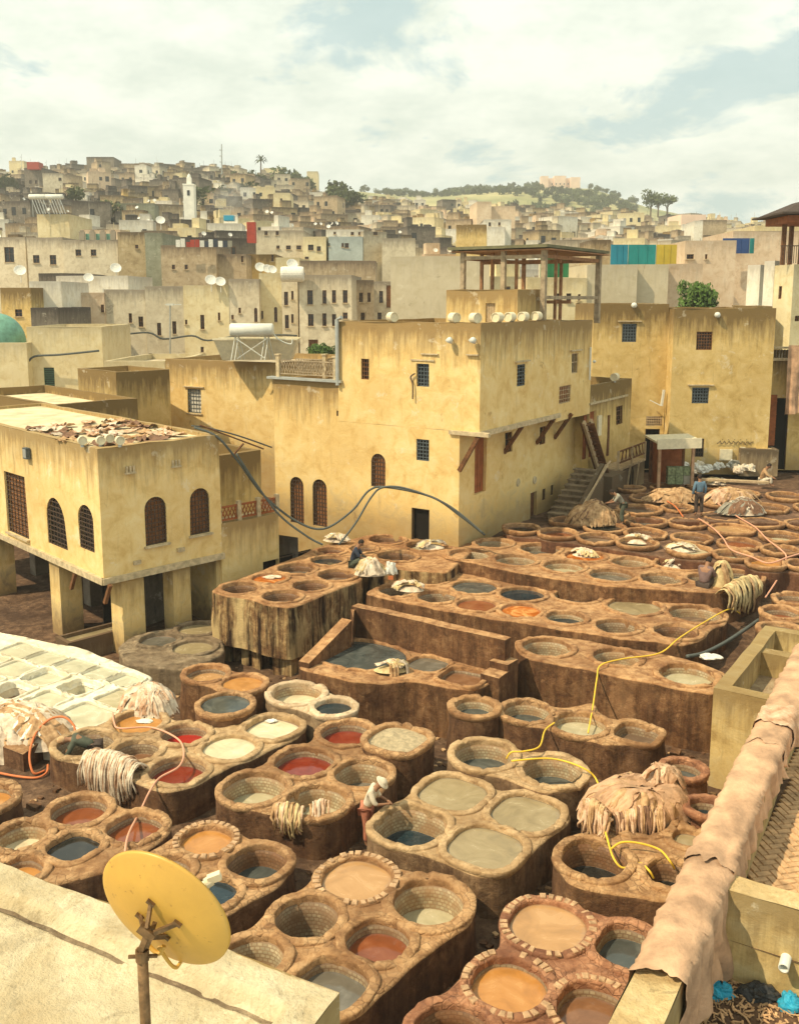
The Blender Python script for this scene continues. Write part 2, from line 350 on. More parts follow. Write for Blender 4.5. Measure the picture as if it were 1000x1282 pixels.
plain('cloth_dark', (0.07, 0.05, 0.04), 0.9, 0.25, 7, 0.4)
plain('cloth_green', (0.09, 0.10, 0.07), 0.9, 0.25, 7, 0.4)
plain('cloth_white', (0.66, 0.58, 0.44), 0.9, 0.2, 7, 0.4)
plain('cloth_grey', (0.30, 0.28, 0.22), 0.9, 0.2, 7, 0.4)
plain('cloth_mauve', (0.17, 0.11, 0.10), 0.9, 0.2, 7, 0.4)
plain('cloth_pinkred', (0.45, 0.17, 0.10), 0.9, 0.3, 7, 0.4)
plain('bark', (0.16, 0.11, 0.07), 0.9, 0.3, 9, 0.6)
plain('leaf', (0.075, 0.10, 0.035), 0.75, 0.5, 1.5, 0, spec=0.2)
plain('leaf_bright', (0.085, 0.15, 0.03), 0.7, 0.4, 3, 0, spec=0.2)
plain('leaf_far', (0.10, 0.12, 0.05), 0.85, 0.5, 0.05, 0, spec=0.1)
plain('pipe_red', (0.36, 0.05, 0.03), 0.7, 0.2, 3, 0.1)
plain('panel_teal', (0.02, 0.23, 0.22), 0.8, 0.15, 1, 0)
plain('panel_blue', (0.02, 0.20, 0.28), 0.8, 0.15, 1, 0)
plain('panel_navy', (0.03, 0.07, 0.2), 0.8, 0.15, 1, 0)
plain('panel_yellow', (0.50, 0.37, 0.05), 0.8, 0.15, 1, 0)
plain('panel_green', (0.03, 0.17, 0.07), 0.8, 0.15, 1, 0)
plain('dome_green', (0.16, 0.34, 0.25), 0.6, 0.25, 3, 0.3)
plain('plastic_blue', (0.03, 0.33, 0.50), 0.35, 0.3, 8, 0.4)
plain('plastic_white', (0.72, 0.7, 0.62), 0.4, 0.2, 8, 0.4)
plain('plastic_black', (0.04, 0.04, 0.04), 0.4, 0.3, 8, 0.4)
plain('post_grey', (0.36, 0.28, 0.18), 0.9, 0.4, 4, 0.6)
plain('wood_mid', (0.33, 0.17, 0.08), 0.8, 0.4, 5, 0.4)
plain('slab_green', (0.15, 0.14, 0.075), 0.8, 0.3, 2, 0.2)
plain('terrace_brick', (0.56, 0.35, 0.18), 0.9, 0.4, 5, 0.6)
plain('hill_grass', (0.40, 0.35, 0.17), 0.95, 0.4, 0.02, 0, c2=(0.16, 0.18, 0.07))
plain('whitewash', (0.78, 0.76, 0.66), 0.9, 0.12, 1.0, 0.1)
plain('fort_pink', (0.78, 0.58, 0.45), 0.9, 0.12, 0.2, 0)
plain('sack_green', (0.22, 0.26, 0.14), 0.8, 0.6, 9, 0.3)
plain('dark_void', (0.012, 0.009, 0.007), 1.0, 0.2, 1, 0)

# ------------------------------------------------------------ object helpers
COL = scene.collection
def root(name, label, cat, loc, group=None, kind=None):
    o = bpy.data.objects.new(name, None); COL.objects.link(o); o.location = loc
    o.empty_display_size = 0.2
    tagp(o, label, cat, group, kind); return o
def tagp(o, label=None, cat=None, group=None, kind=None):
    if label: o['label'] = label
    if cat: o['category'] = cat
    if group: o['group'] = group
    if kind: o['kind'] = kind
    return o
def wloc(o):
    v = Vector(o.location)
    while o.parent: o = o.parent; v += Vector(o.location)
    return v
def mk(name, verts, faces, mats, parent=None, uvs=None, smooth=False, midx=None, origin=None):
    """link one mesh; verts are in world space"""
    off = origin if origin is not None else (wloc(parent) if parent else Vector((0, 0, 0)))
    me = bpy.data.meshes.new(name)
    me.from_pydata([(v[0]-off[0], v[1]-off[1], v[2]-off[2]) for v in verts], [], faces)
    if isinstance(mats, str): mats = [mats]
    for m in mats: me.materials.append(MATS[m])
    if midx: me.polygons.foreach_set('material_index', midx)
    if smooth: me.polygons.foreach_set('use_smooth', [True]*len(me.polygons))
    if uvs:
        ul = me.uv_layers.new(name='UVMap')
        flat = []
        for f in faces:
            for i in f: flat += [uvs[i][0], uvs[i][1]]
        ul.data.foreach_set('uv', flat)
    me.update()
    o = bpy.data.objects.new(name, me); COL.objects.link(o)
    if parent: o.parent = parent; o.location = Vector(off) - wloc(parent)
    else: o.location = off
    return o
class MB:
    def __init__(s): s.v = []; s.f = []; s.uv = []; s.m = []
    def add(s, vs, fs, uvs=None, m=0):
        n = len(s.v); s.v += [tuple(v) for v in vs]; s.f += [tuple(i+n for i in f) for f in fs]
        s.uv += uvs if uvs else [(v[0]+v[1], -v[2]) for v in vs]; s.m += [m]*len(fs)
    def box(s, c, sz, d=None, m=0, tilt=None):
        """box centre c, size along (d, normal, z)"""
        c = Vector(c); d = Vector(d).normalized() if d is not None else Vector((1, 0, 0))
        up = Vector((0, 0, 1)) if abs(d.z) < 0.95 else Vector((0, 1, 0))
        n = up.cross(d).normalized(); u = d.cross(n)
        a, b, e = d*sz[0]/2, n*sz[1]/2, u*sz[2]/2
        vs = [c-a-b-e, c+a-b-e, c+a+b-e, c-a+b-e, c-a-b+e, c+a-b+e, c+a+b+e, c-a+b+e]
        s.add(vs, [(0, 3, 2, 1), (4, 5, 6, 7), (0, 1, 5, 4), (1, 2, 6, 5), (2, 3, 7, 6), (3, 0, 4, 7)], None, m)
    def bar(s, p, q, w, h=None, m=0):
        p, q = Vector(p), Vector(q); s.box((p+q)/2, ((q-p).length, w, h or w), q-p, m)
    def tube(s, pts, r, n=8, m=0, cap=True):
        pts = [Vector(p) for p in pts]; rs = r if hasattr(r, '__len__') else [r]*len(pts)
        vs, fs = [], []; pn = None
        for i, p in enumerate(pts):
            t = (pts[min(i+1, len(pts)-1)] - pts[max(i-1, 0)]).normalized()
            a = pn if pn is not None else (Vector((0, 0, 1)) if abs(t.z) < 0.9 else Vector((1, 0, 0)))
            a = (a - t*a.dot(t)).normalized(); pn = a; b = t.cross(a)
            for k in range(n):
                th = 2*math.pi*k/n; vs.append(p + (a*math.cos(th)+b*math.sin(th))*rs[i])
        for i in range(len(pts)-1):
            for k in range(n):
                fs.append((i*n+k, i*n+(k+1) % n, (i+1)*n+(k+1) % n, (i+1)*n+k))
        if cap: fs += [tuple(range(n))[::-1], tuple(range((len(pts)-1)*n, len(pts)*n))]
        s.add(vs, fs, None, m)
    def lathe(s, c, prof, n=24, axis=None, m=0, cap=False):
        c = Vector(c); ax = Vector(axis).normalized() if axis is not None else Vector((0, 0, 1))
        a = ax.orthogonal().normalized(); b = ax.cross(a); vs, fs = [], []
        for (r, z) in prof:
            for k in range(n):
                th = 2*math.pi*k/n; vs.append(c + ax*z + (a*math.cos(th)+b*math.sin(th))*r)
        for i in range(len(prof)-1):
            for k in range(n): fs.append((i*n+k, i*n+(k+1) % n, (i+1)*n+(k+1) % n, (i+1)*n+k))
        if cap: fs += [tuple(range(n))[::-1], tuple(range((len(prof)-1)*n, len(prof)*n))]
        s.add(vs, fs, None, m)
    def done(s, name, mats, parent=None, smooth=False, origin=None):
        return mk(name, s.v, s.f, mats, parent, s.uv, smooth, s.m if not isinstance(mats, str) and len(mats) > 1 else None, origin)
def nz(x, y, z, s=1.0): return noise.noise(Vector((x*s, y*s, z*s)))
def spline(pts, k=6):
    pts = [Vector(p) for p in pts]; out = []
    for i in range(len(pts)-1):
        p0, p1, p2, p3 = pts[max(i-1, 0)], pts[i], pts[i+1], pts[min(i+2, len(pts)-1)]
        for j in range(k):
            t = j/k; out.append(0.5*((2*p1)+(p2-p0)*t+(2*p0-5*p1+4*p2-p3)*t*t+(3*p1-p0-3*p2+p3)*t**3))
    out.append(pts[-1]); return out

# ------------------------------------------------------------ ground
def lerp_tab(t, x):
    if x <= t[0][0]: return t[0][1]
    for (a, b), (c, d) in zip(t, t[1:]):
        if x <= c: return b + (d-b)*(x-a)/(c-a)
    return t[-1][1]
def gz(x, y):
    """ground level of the tannery yard: it steps up away from the camera and to the side"""
    u = y + 0.55*x                       # rows run along this diagonal
    right = lerp_tab([(0, 0), (27, 0), (29.5, 0.6), (35, 1.45), (37.5, 1.9), (41, 2.4), (60, 2.6)], y+0.45*max(0, x)-0.4)
    left = lerp_tab([(0, 0), (38, 0), (60, 1.0), (90, 1.5)], y)
    w = min(1, max(0, (x+4.5)/4.0)) if y < 33 else min(1, max(0, (x+0.5)/3.5))
    return max(left*(1-w)+right*w, lerp_tab([(0, 0.38), (23, 0.38), (27, 0.0)], y))
CREST = [(-600, 250), (-100, 232), (0, 226), (60, 222), (120, 217), (220, 216), (300, 222), (380, 238), (440, 252), (520, 262), (600, 266), (700, 270), (800, 277), (870, 284), (1000, 290), (1100, 292), (1700, 300)]
HILL = [(-600, 300), (300, 262), (400, 246), (450, 241), (540, 241), (600, 237), (670, 235), (735, 237), (775, 252), (800, 262), (850, 275), (900, 290), (1300, 320)]
def elev(py): return math.tan(math.atan((YC-py)/F) - PITCH)
def terrain(px, D):
    c = elev(lerp_tab(CREST, px)); Dm = 430.0
    zc = CZ + Dm*c - 3
    if D <= Dm:
        t = max(0.0, (D-62)/(Dm-62)); return 1.0 + (zc-1.0)*(t**1.12)
    h = elev(lerp_tab(HILL, px)); zh = CZ + 900*h
    if D <= 900:
        t = (D-Dm)/(900-Dm); t = t*t*(3-2*t)
        if h <= c-0.012: return zc + (D-Dm)*0.01
        e0 = c-0.012; return max(CZ + D*(e0 + (h-e0)*t) - 1.5*(D-Dm < 40), zc*0 + CZ + D*(e0-0.004))
    return (zh if zh > CZ + 900*(c-0.012) else zc+4.7) - (D-900)*0.02
def build_ground():
    vs, fs, mi = [], [], []
    azs = [(-64 + i*0.8) for i in range(161)]
    Ds = []; d = 3.0
    while d < 62: Ds.append(d); d += 0.16 + d*0.006
    while d < 3200: Ds.append(d); d *= 1.035
    for D in Ds:
        for a in azs:
            x = D*math.tan(rad(a)); px = 500 + F*math.tan(rad(a))
            zt = terrain(px, D) + (nz(x, D, 0, 0.01)*6 if D > 450 else 0)
            if D < 70:
                g = gz(x, D) + nz(x, D, 3, 0.9)*0.10 + nz(x, D, 9, 3.5)*0.04
                w = min(1, max(0, (D-58)/12)); zt = g*(1-w) + zt*w
            vs.append((x, D, zt))
    n = len(azs)
    for i in range(len(Ds)-1):
        for j in range(n-1):
            fs.append((i*n+j, i*n+j+1, (i+1)*n+j+1, (i+1)*n+j))
            mi.append(0 if Ds[i] < 62 else (1 if Ds[i] < 440 else 2))
    o = mk('ground', vs, fs, ['mud_ground', 'dry_ground', 'hill_grass'], None, None, True, mi)
    o['kind'] = 'structure'
build_ground()

# ------------------------------------------------------------ vats and the masonry they are sunk in
GRID = 33.5
HAZE = 0.0005
class V:
    def __init__(s, px, py, w, depth=0.3, liq='tan', desc=None, n=2.0, asp=1.0, rot=None, dz=0.0, rim=None, tile=None, stones=False, label=None, lump=0, ang=None):
        s.px, s.py, s.w, s.depth, s.liq, s.desc, s.n, s.asp = px, py, w, depth, liq, desc, n, asp
        s.rot = rot; s.dz, s.rim, s.tile, s.stones, s.label, s.lump = dz, rim, tile, stones, label, lump
def seR(v, th, grow=0.0):
    a = th - v.rotr; c, s_ = abs(math.cos(a))/v.asp, abs(math.sin(a))
    return v.r/((c**v.n + s_**v.n)**(1/v.n)) + grow
def v_sdf(v, x, y):
    dx, dy = x-v.c.x, y-v.c.y; d = math.hypot(dx, dy)
    if d < 1e-6: return -v.r
    return d - seR(v, math.atan2(dy, dx))
def poly_sdf(pts, x, y):
    d = 1e9; inside = False; n = len(pts); j = n-1
    for i in range(n):
        ax, ay = pts[j]; bx, by = pts[i]
        ex, ey = bx-ax, by-ay; wx, wy = x-ax, y-ay
        t = max(0, min(1, (wx*ex+wy*ey)/(ex*ex+ey*ey+1e-12)))
        qx, qy = wx-ex*t, wy-ey*t; d = min(d, qx*qx+qy*qy)
        if (ay > y) != (by > y) and x < (bx-ax)*(y-ay)/(by-ay)+ax: inside = not inside
        j = i
    return -math.sqrt(d) if inside else math.sqrt(d)
def smin(a, b, k):
    h = max(k-abs(a-b), 0)/k
    return min(a, b) - h*h*k*0.25
def contour(f, x0, x1, y0, y1, h=0.13):
    nx, ny = int((x1-x0)/h)+2, int((y1-y0)/h)+2
    g = [[f(x0+i*h, y0+j*h) for i in range(nx)] for j in range(ny)]
    nxt = {}; ptm = {}
    def pt(i, j, k):                      # k 0: edge (i,j)-(i+1,j); 1: edge (i,j)-(i,j+1)
        key = (i, j, k)
        if key not in ptm:
            a = g[j][i]; b = g[j][i+1] if k == 0 else g[j+1][i]
            t = a/(a-b) if a != b else 0.5
            ptm[key] = (x0+(i+(t if k == 0 else 0))*h, y0+(j+(t if k == 1 else 0))*h)
        return key
    for j in range(ny-1):
        for i in range(nx-1):
            c = (g[j][i] < 0) | ((g[j][i+1] < 0) << 1) | ((g[j+1][i+1] < 0) << 2) | ((g[j+1][i] < 0) << 3)
            if c in (0, 15): continue
            B, R, T, L = (i, j, 0), (i+1, j, 1), (i, j+1, 0), (i, j, 1)
            tab = {1: [(B, L)], 2: [(R, B)], 3: [(R, L)], 4: [(T, R)], 5: [(B, L), (T, R)], 6: [(T, B)], 7: [(T, L)],
                   8: [(L, T)], 9: [(B, T)], 10: [(R, B), (L, T)], 11: [(R, T)], 12: [(L, R)], 13: [(B, R)], 14: [(L, B)]}[c]
            for a, b in tab: pt(*a); pt(*b); nxt[a] = b
    loops = []
    while nxt:
        s = next(iter(nxt)); lp = [s]; c = nxt.pop(s)
        while c != s and c in nxt: lp.append(c); c = nxt.pop(c)
        loops.append([ptm[k] for k in lp])
    def area(l): return 0.5*sum(l[i-1][0]*l[i][1]-l[i][0]*l[i-1][1] for i in range(len(l)))
    lp = max(loops, key=lambda l: abs(area(l)))
    for _ in range(2):
        n = len(lp); lp = [((lp[i-1][0]+2*lp[i][0]+lp[(i+1) % n][0])/4, (lp[i-1][1]+2*lp[i][1]+lp[(i+1) % n][1])/4) for i in range(n)]
    # resample
    n = len(lp); out = []; acc = 0; step = 0.12; out.append(lp[0])
    for i in range(n):
        a, b = lp[i], lp[(i+1) % n]; L = math.hypot(b[0]-a[0], b[1]-a[1])
        while acc + L >= step and L > 0:
            t = (step-acc)/L; a = (a[0]+(b[0]-a[0])*t, a[1]+(b[1]-a[1])*t); out.append(a); L = math.hypot(b[0]-a[0], b[1]-a[1]); acc = 0
        acc += L
    if math.hypot(out[-1][0]-out[0][0], out[-1][1]-out[0][1]) < 0.05: out.pop()
    if area(out) < 0: out.reverse()
    return out

ALLV = []; BLOCKS = []
def block(label, z, vats, polys=(), rim=0.2, top='adobe_top', side='adobe_side', tile='tile_grey', drop=0.05, rot=GRID, where='', smooth=0.75, zbot=None, pround=0.12, wpoly=(), grow=0.0, name='vat_platform', plat=None, gap=0.2):
    """one masonry mass with the vats sunk in it"""
    vs_ = []
    for v in vats:
        v.z = z + v.dz; v.c = P(v.px, v.py, v.z); v.r = v.w/2*fwd(v.c)/F; v.rotr = rad(90-(v.rot if v.rot is not None else rot))
        v.rim = v.rim or rim; v.tile = v.tile or tile; v.blk = where; vs_.append(v)
    for _ in range(4):                         # keep neighbours from cutting into each other
        for i, a in enumerate(vs_):
            for b in vs_[i+1:]:
                d = b.c-a.c; d.z = 0; L = d.length; g_ = L - seR(a, math.atan2(d.y, d.x)) - seR(b, math.atan2(-d.y, -d.x))
                if g_ < gap:
                    push = d.normalized()*(gap-g_)*0.25
                    a.c -= push; b.c += push; a.r -= (gap-g_)*0.13; b.r -= (gap-g_)*0.13
    pl = [[tuple(P(x, y, z)[:2]) for x, y in p] for p in polys] + [[tuple(q) for q in p] for p in wpoly]
    def f(x, y):
        d = 9.0
        for v in vs_: d = smin(d, v_sdf(v, x, y) - v.rim + 0.03 - grow, smooth)
        for p in pl: d = smin(d, poly_sdf(p, x, y) - pround, smooth*0.5)
        return d
    xs = [v.c.x+s*(v.r*1.5+.6) for v in vs_ for s in (-1, 1)] + [q[0]+s for p in pl for q in p for s in (-.4, .4)]
    ys = [v.c.y+s*(v.r*1.5+.6) for v in vs_ for s in (-1, 1)] + [q[1]+s for p in pl for q in p for s in (-.4, .4)]
    loop = contour(f, min(xs), max(xs), min(ys), max(ys))
    n = len(loop); cx = sum(p[0] for p in loop)/n; cy = sum(p[1] for p in loop)/n
    nrm = []
    for i in range(n):
        a, b = loop[i-1], loop[(i+1) % n]; t = Vector((b[0]-a[0], b[1]-a[1])).normalized(); nrm.append((t.y, -t.x))
    def tz(x, y):
        d = min([v_sdf(v, x, y) for v in vs_] or [9])
        lift = 0
        for v in vs_:
            if v.dz: lift = max(lift, v.dz*max(0, min(1, 1-(v_sdf(v, x, y)-v.rim)/0.12)))
            if v.dz < 0 and v_sdf(v, x, y) < v.rim: lift = v.dz
        e = 0
        return z - drop + lift + nz(x, y, 1, 1.1)*0.045 + nz(x, y, 5, 4.0)*0.02
    # top sheet
    pts, edges = [], []
    inner = [(p[0]-nrm[i][0]*0.05, p[1]-nrm[i][1]*0.05) for i, p in enumerate(loop)]
    pts += inner; edges += [(i, (i+1) % n) for i in range(n)]
    for v in vs_:
        k0 = len(pts); m = 28
        for k in range(m):
            th = 2*math.pi*k/m; R = seR(v, th, 0.05); pts.append((v.c.x+R*math.cos(th), v.c.y+R*math.sin(th)))
        edges += [(k0+k, k0+(k+1) % m) for k in range(m)]
    g = 0.2 if cy < 27 else 0.3
    x = min(p[0] for p in loop)
    while x < max(p[0] for p in loop):
        y = min(p[1] for p in loop)
        while y < max(p[1] for p in loop):
            qx, qy = x+random.uniform(-.05, .05), y+random.uniform(-.05, .05)
            if f(qx, qy) < -0.12 and all(v_sdf(v, qx, qy) > 0.12 for v in vs_): pts.append((qx, qy))
            y += g
        x += g
    co, ed, fa, *_ = delaunay_2d_cdt([Vector(p) for p in pts], edges, [], 0, 1e-4)
    verts = [(p.x, p.y, tz(p.x, p.y)) for p in co]; faces, mi = [], []
    for t in fa:
        x = sum(co[i].x for i in t)/3; y = sum(co[i].y for i in t)/3
        if all(v_sdf(v, x, y) > 0.04 for v in vs_) and poly_sdf(inner, x, y) < 0:
            faces.append(tuple(t)); mi.append(0)
    # sides
    rows = [(0.0, -0.05), (0.015, -0.012), (0.05, 0.008), (0.12, 0.0)]
    base = len(verts); zb = [zbot if zbot is not None else gz(p[0], p[1])-0.25 for p in loop]
    prof = list(rows); H = max(0.5, z-min(zb)); k = 0.3
    while k < H: prof.append((k, 0.0)); k += 0.24
    prof.append((H, 0.0)); R_ = len(prof)
    for r, (dzv, off) in enumerate(prof):
        for i, p in enumerate(loop):
            zt = tz(p[0], p[1]); zz = zt - dzv if r < 4 else max(zb[i], zt - dzv)
            t = (zt-zz); o = off + (nz(p[0]*1.0, p[1]*1.0, zz, 1.6)*0.06 + nz(p[0], p[1], zz, 5)*0.02)*min(1, t*4) + 0.035*t - (0.05 if r > 3 else 0)*0
            verts.append((p[0]+nrm[i][0]*o, p[1]+nrm[i][1]*o, zz))
    for r in range(R_-1):
        for i in range(n):
            a, b = base+r*n+i, base+r*n+(i+1) % n
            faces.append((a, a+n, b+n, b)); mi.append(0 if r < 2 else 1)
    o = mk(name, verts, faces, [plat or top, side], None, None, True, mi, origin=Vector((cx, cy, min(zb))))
    tagp(o, None if name == 'vat_platform' else label, None, None, 'structure'); o['label'] = label
    for v in vs_: v.plat = o; v.loop = loop; ALLV.append((v, top, vs_))
    BLOCKS.append((label, vs_))
    return o, vs_

def build_vat(v, top, sibs):
    c = v.c; near = c.y < 27
    M = 52 if near else 36
    rt = root('dye_vat', v.label, 'vat', (c.x, c.y, v.z-1.2), 'vats of the tannery')
    rw = v.rim
    sd = random.uniform(0, 50)
    # rim: rounded lip that carries on over the edge
    prof = [(0.0, -0.42), (-0.008, -0.04), (0.0, -0.006), (0.018, 0.006), (rw*0.5, 0.009), (rw-0.022, 0.004), (rw-0.003, -0.014), (rw-0.003, -0.075), (rw-0.03, -0.16), (rw-0.12, -0.24)]
    vs, fs = [], []
    for r, (o, dz) in enumerate(prof):
        for k in range(M):
            th = 2*math.pi*k/M; ct, st = math.cos(th), math.sin(th)
            R = seR(v, th, o)
            if r >= 4:                              # stop at a neighbour's well
                for w in sibs:
                    if w is not v:
                        x, y = c.x+R*ct, c.y+R*st; dd = v_sdf(w, x, y)
                        if dd < 0.1: R -= (0.1-dd)*0.9
            wob = nz(ct*1.4, st*1.4, sd+o, 1.5)*0.03 + nz(ct*4, st*4, sd+o*3, 1.5)*0.02
            chip = nz(ct*3.2, st*3.2, sd+9, 1.3); chip = -0.05*max(0, chip-.22)/.3 if 1 < r < 8 else 0
            R += wob*(0.7 if 0 < r < 8 else 0.4)
            vs.append((c.x+R*ct, c.y+R*st, v.z+dz+wob*0.8+chip+nz(ct, st, sd, 1)*0.03*(dz > -0.1)+nz(ct*7, st*7, sd+o*9, 1)*0.012*(dz > -0.1)))
    for r in range(len(prof)-1):
        for k in range(M):
            a, b = r*M+k, r*M+(k+1) % M; fs.append((a, b, b+M, a+M))
    mk('rim', vs, fs, top, rt, None, True)
    # lining down to below the liquid
    deep = v.depth + 0.12
    vs, fs, uv = [], [], []
    zs = [-0.06, -0.14, -0.145] + [-0.145-(deep-0.145)*t for t in (0.35, 0.7, 1.0)] if deep > 0.2 else [-0.03, -0.1, -deep]
    offs = [0.015, 0.015, -0.015, -0.02, -0.03, -0.05] if len(zs) == 6 else [0.01, 0.01, 0.0]
    for z_, o in zip(zs, offs):
        for k in range(M+1):
            th = 2*math.pi*(k % M)/M; R = seR(v, th, o) + nz(math.cos(th), math.sin(th), sd+z_, 2)*0.01
            vs.append((c.x+R*math.cos(th), c.y+R*math.sin(th), v.z+z_)); uv.append((2*math.pi*k/M*v.r, -z_))
    for r in range(len(zs)-1):
        for k in range(M):
            a = r*(M+1)+k; fs.append((a, a+1, a+M+2, a+M+1))
    mk('lining', vs, fs, v.tile, rt, uv, True)
    # what is in it
    vs, fs, uvl = [(c.x, c.y, v.z-v.depth)], [], [(0, 0)]
    rings = 7 if v.lump else 5
    for r in range(1, rings+1):
        for k in range(M):
            th = 2*math.pi*k/M; R = seR(v, th, 0.0)*r/rings
            h = 0
            if v.lump: h = v.lump*(1-(r/rings)**2)*0.4 + v.lump*nz(R*math.cos(th), R*math.sin(th), sd, 4.5)*0.8*(r < rings)
            vs.append((c.x+R*math.cos(th), c.y+R*math.sin(th), v.z-v.depth+h)); uvl.append((r/rings, k))
    for k in range(M): fs.append((0, 1+k, 1+(k+1) % M))
    for r in range(rings-1):
        for k in range(M):
            a, b = 1+r*M+k, 1+r*M+(k+1) % M; fs.append((a, a+M, b+M, b))
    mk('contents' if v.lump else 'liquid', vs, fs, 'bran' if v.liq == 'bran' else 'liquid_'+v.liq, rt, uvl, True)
    if v.stones:
        N = int(2*math.pi*(v.r+rw/2)/(0.145 if v.stones == 1 else 0.13)); L = rw*0.74; first = None
        for k in range(N):
            th = 2*math.pi*(k+random.uniform(-.1, .1))/N; R = seR(v, th, rw*0.52)
            if random.random() < 0.18: continue
            q = Vector((c.x+R*math.cos(th), c.y+R*math.sin(th), v.z+0.018+random.uniform(-.008, .008)))
            if any(v_sdf(w, q.x, q.y) < 0.12 for w in sibs if w is not v): continue
            if first is None:
                b = MB(); W = 0.118; t0, t1 = 0.03, 0.012
                vv = [(-L/2, -W/2*.85, -t0), (L/2, -W/2*1.05, -t0), (L/2, W/2*1.05, -t0), (-L/2, W/2*.85, -t0),
                      (-L/2, -W/2*.85, t1*.3), (L/2, -W/2*1.05, t1*.3), (L/2, W/2*1.05, t1*.3), (-L/2, W/2*.85, t1*.3),
                      (-L/2*.86, -W/2*.66, t1), (L/2*.86, -W/2*.8, t1), (L/2*.86, W/2*.8, t1), (-L/2*.86, W/2*.66, t1)]
                b.add(vv, [(0, 1, 5, 4), (1, 2, 6, 5), (2, 3, 7, 6), (3, 0, 4, 7), (4, 5, 9, 8), (5, 6, 10, 9), (6, 7, 11, 10), (7, 4, 8, 11), (8, 9, 10, 11)])
                me = bpy.data.meshes.new('stone'); me.from_pydata(b.v, [], b.f); me.materials.append(MATS['rim_stone']); first = me
            s = bpy.data.objects.new('stone', first); COL.objects.link(s); s.parent = rt
            s.location = q - wloc(rt); s.rotation_euler = (random.uniform(-.08, .08), random.uniform(-.08, .08), th+random.uniform(-.12, .12))
            s.scale = (random.uniform(.8, 1.05), random.uniform(.75, 1.1), 1)

DESC = {'tan': 'full of pale tan liquid', 'orange': 'with orange dye', 'flame': 'with glowing orange dye and pale foam', 'red': 'with bright red dye',
 'darkred': 'with dark red dye', 'rust': 'with rusty red liquid', 'brown': 'with brown liquid', 'cream': 'with cream coloured liquid', 'pale': 'with pale beige liquid',
 'olive': 'with murky olive liquid', 'grey': 'with grey scummy liquid', 'dark': 'with dark water', 'blue': 'with blue black dye', 'slate': 'with slate grey water',
 'lime': 'with pale lime water', 'dry': 'standing nearly dry', 'bran': 'heaped with pale bran'}
ORD = ['first', 'second', 'third', 'fourth', 'fifth', 'sixth', 'seventh', 'eighth', 'ninth', 'tenth', 'eleventh', 'twelfth', 'thirteenth', 'fourteenth', 'fifteenth', 'sixteenth', 'seventeenth', 'eighteenth', 'nineteenth', 'twentieth', 'twenty-first', 'twenty-second']
def label_vats(vs_, where):
    o = sorted(vs_, key=lambda v: v.px)
    for i, v in enumerate(o):
        if v.label: continue
        same = [w for w in o if w.liq == v.liq and not w.label]
        sq = 'square' if v.n > 4 else ('rounded square' if v.n > 2.4 else 'round')
        d = v.desc or DESC[v.liq]
        if len(same) == 1: v.label = f'{sq} vat {d}, {where}'
        else: v.label = f'{sq} vat {d}, {ORD[i]} from left {where}'

# ---- blocks of the near yard
B = block
Q = 2.9
_, a1 = B('masonry block of six vats beside the pale parapet', 1.3, [
 V(442, 1102, 92, .10, 'tan', n=2.5, stones=1), V(385, 1145, 95, .85, 'dark'), V(470, 1178, 84, .30, 'rust', n=2.3),
 V(536, 1128, 90, .62, 'pale', tile='tile_pale', rim=.24), V(322, 1192, 82, .75, 'dry', tile='tile_pale'), V(416, 1228, 96, .28, 'grey', n=Q)],
 rim=.19, where='beside the pale parapet', polys=[[(350, 1170), (440, 1250), (570, 1150), (470, 1105)]])
_, a2 = B('masonry block of vats at the foot of the cloth draped wall', 1.3, [
 V(686, 1157, 94, .10, 'tan', stones=1, n=2.3), V(790, 1184, 82, .32, 'slate', n=Q), V(638, 1232, 97, .20, 'orange', stones=2, n=2.3), V(741, 1262, 92, .26, 'brown', stones=2, n=2.3),
 V(568, 1290, 100, .7, 'dry', tile='tile_brown')], rim=.19, top='adobe_red_top', side='adobe_red_side', where='by the draped wall',
 polys=[[(690, 1180), (640, 1210), (700, 1300), (780, 1230)]])
_, a3 = B('masonry block of rounded square ponds mid yard', 1.35, [
 V(563, 994, 88, .10, 'olive', n=Q), V(655, 1018, 88, .10, 'olive', n=Q), V(518, 1028, 92, .62, 'blue', n=Q, tile='tile_pale'), V(610, 1056, 94, .09, 'olive', n=Q)],
 rim=.175, top='adobe_tan_top', side='adobe_tan_side', where='on the pond block mid yard', polys=[[(560, 980), (520, 1050), (610, 1080), (700, 1020)]])
_, a3b = B('pair of raised round vats behind the ponds', 1.5, [
 V(606, 943, 74, .5, 'slate', tile='tile_pale'), V(692, 963, 74, .55, 'slate', tile='tile_pale')], rim=.19, top='adobe_tan_top', side='adobe_tan_side', where='of the raised pair behind the ponds', polys=[[(620, 960), (680, 985), (680, 945)]])
_, a4 = B('masonry block of six vats where the worker in white stands', 1.35, [
 V(323, 986, 82, .55, 'pale', tile='tile_pale', n=2.3), V(392, 999, 80, .55, 'pale', tile='tile_pale', n=2.3), V(386, 953, 78, .28, 'darkred', n=2.4), V(447, 966, 74, .62, 'grey', tile='tile_pale', n=2.4),
 V(433, 916, 64, .30, 'darkred')], rim=.175, where='beside the worker in white', polys=[[(330, 970), (340, 1010), (470, 990), (440, 910)]])
_, a4b = B('raised square vat heaped with bran', 1.55, [V(498, 923, 70, .12, 'bran', n=Q, lump=.10, label='rounded square vat heaped with lumpy pale bran')], rim=.175, zbot=0.0, where='')
_, a5 = B('pale pair of joined vats below the basin wall', 1.45, [
 V(373, 867, 66, .40, 'cream', tile='tile_pale'), V(416, 883, 50, .16, 'blue')], rim=.19, top='adobe_pale_top', side='adobe_pale_side', where='of the pale pair below the basin wall')
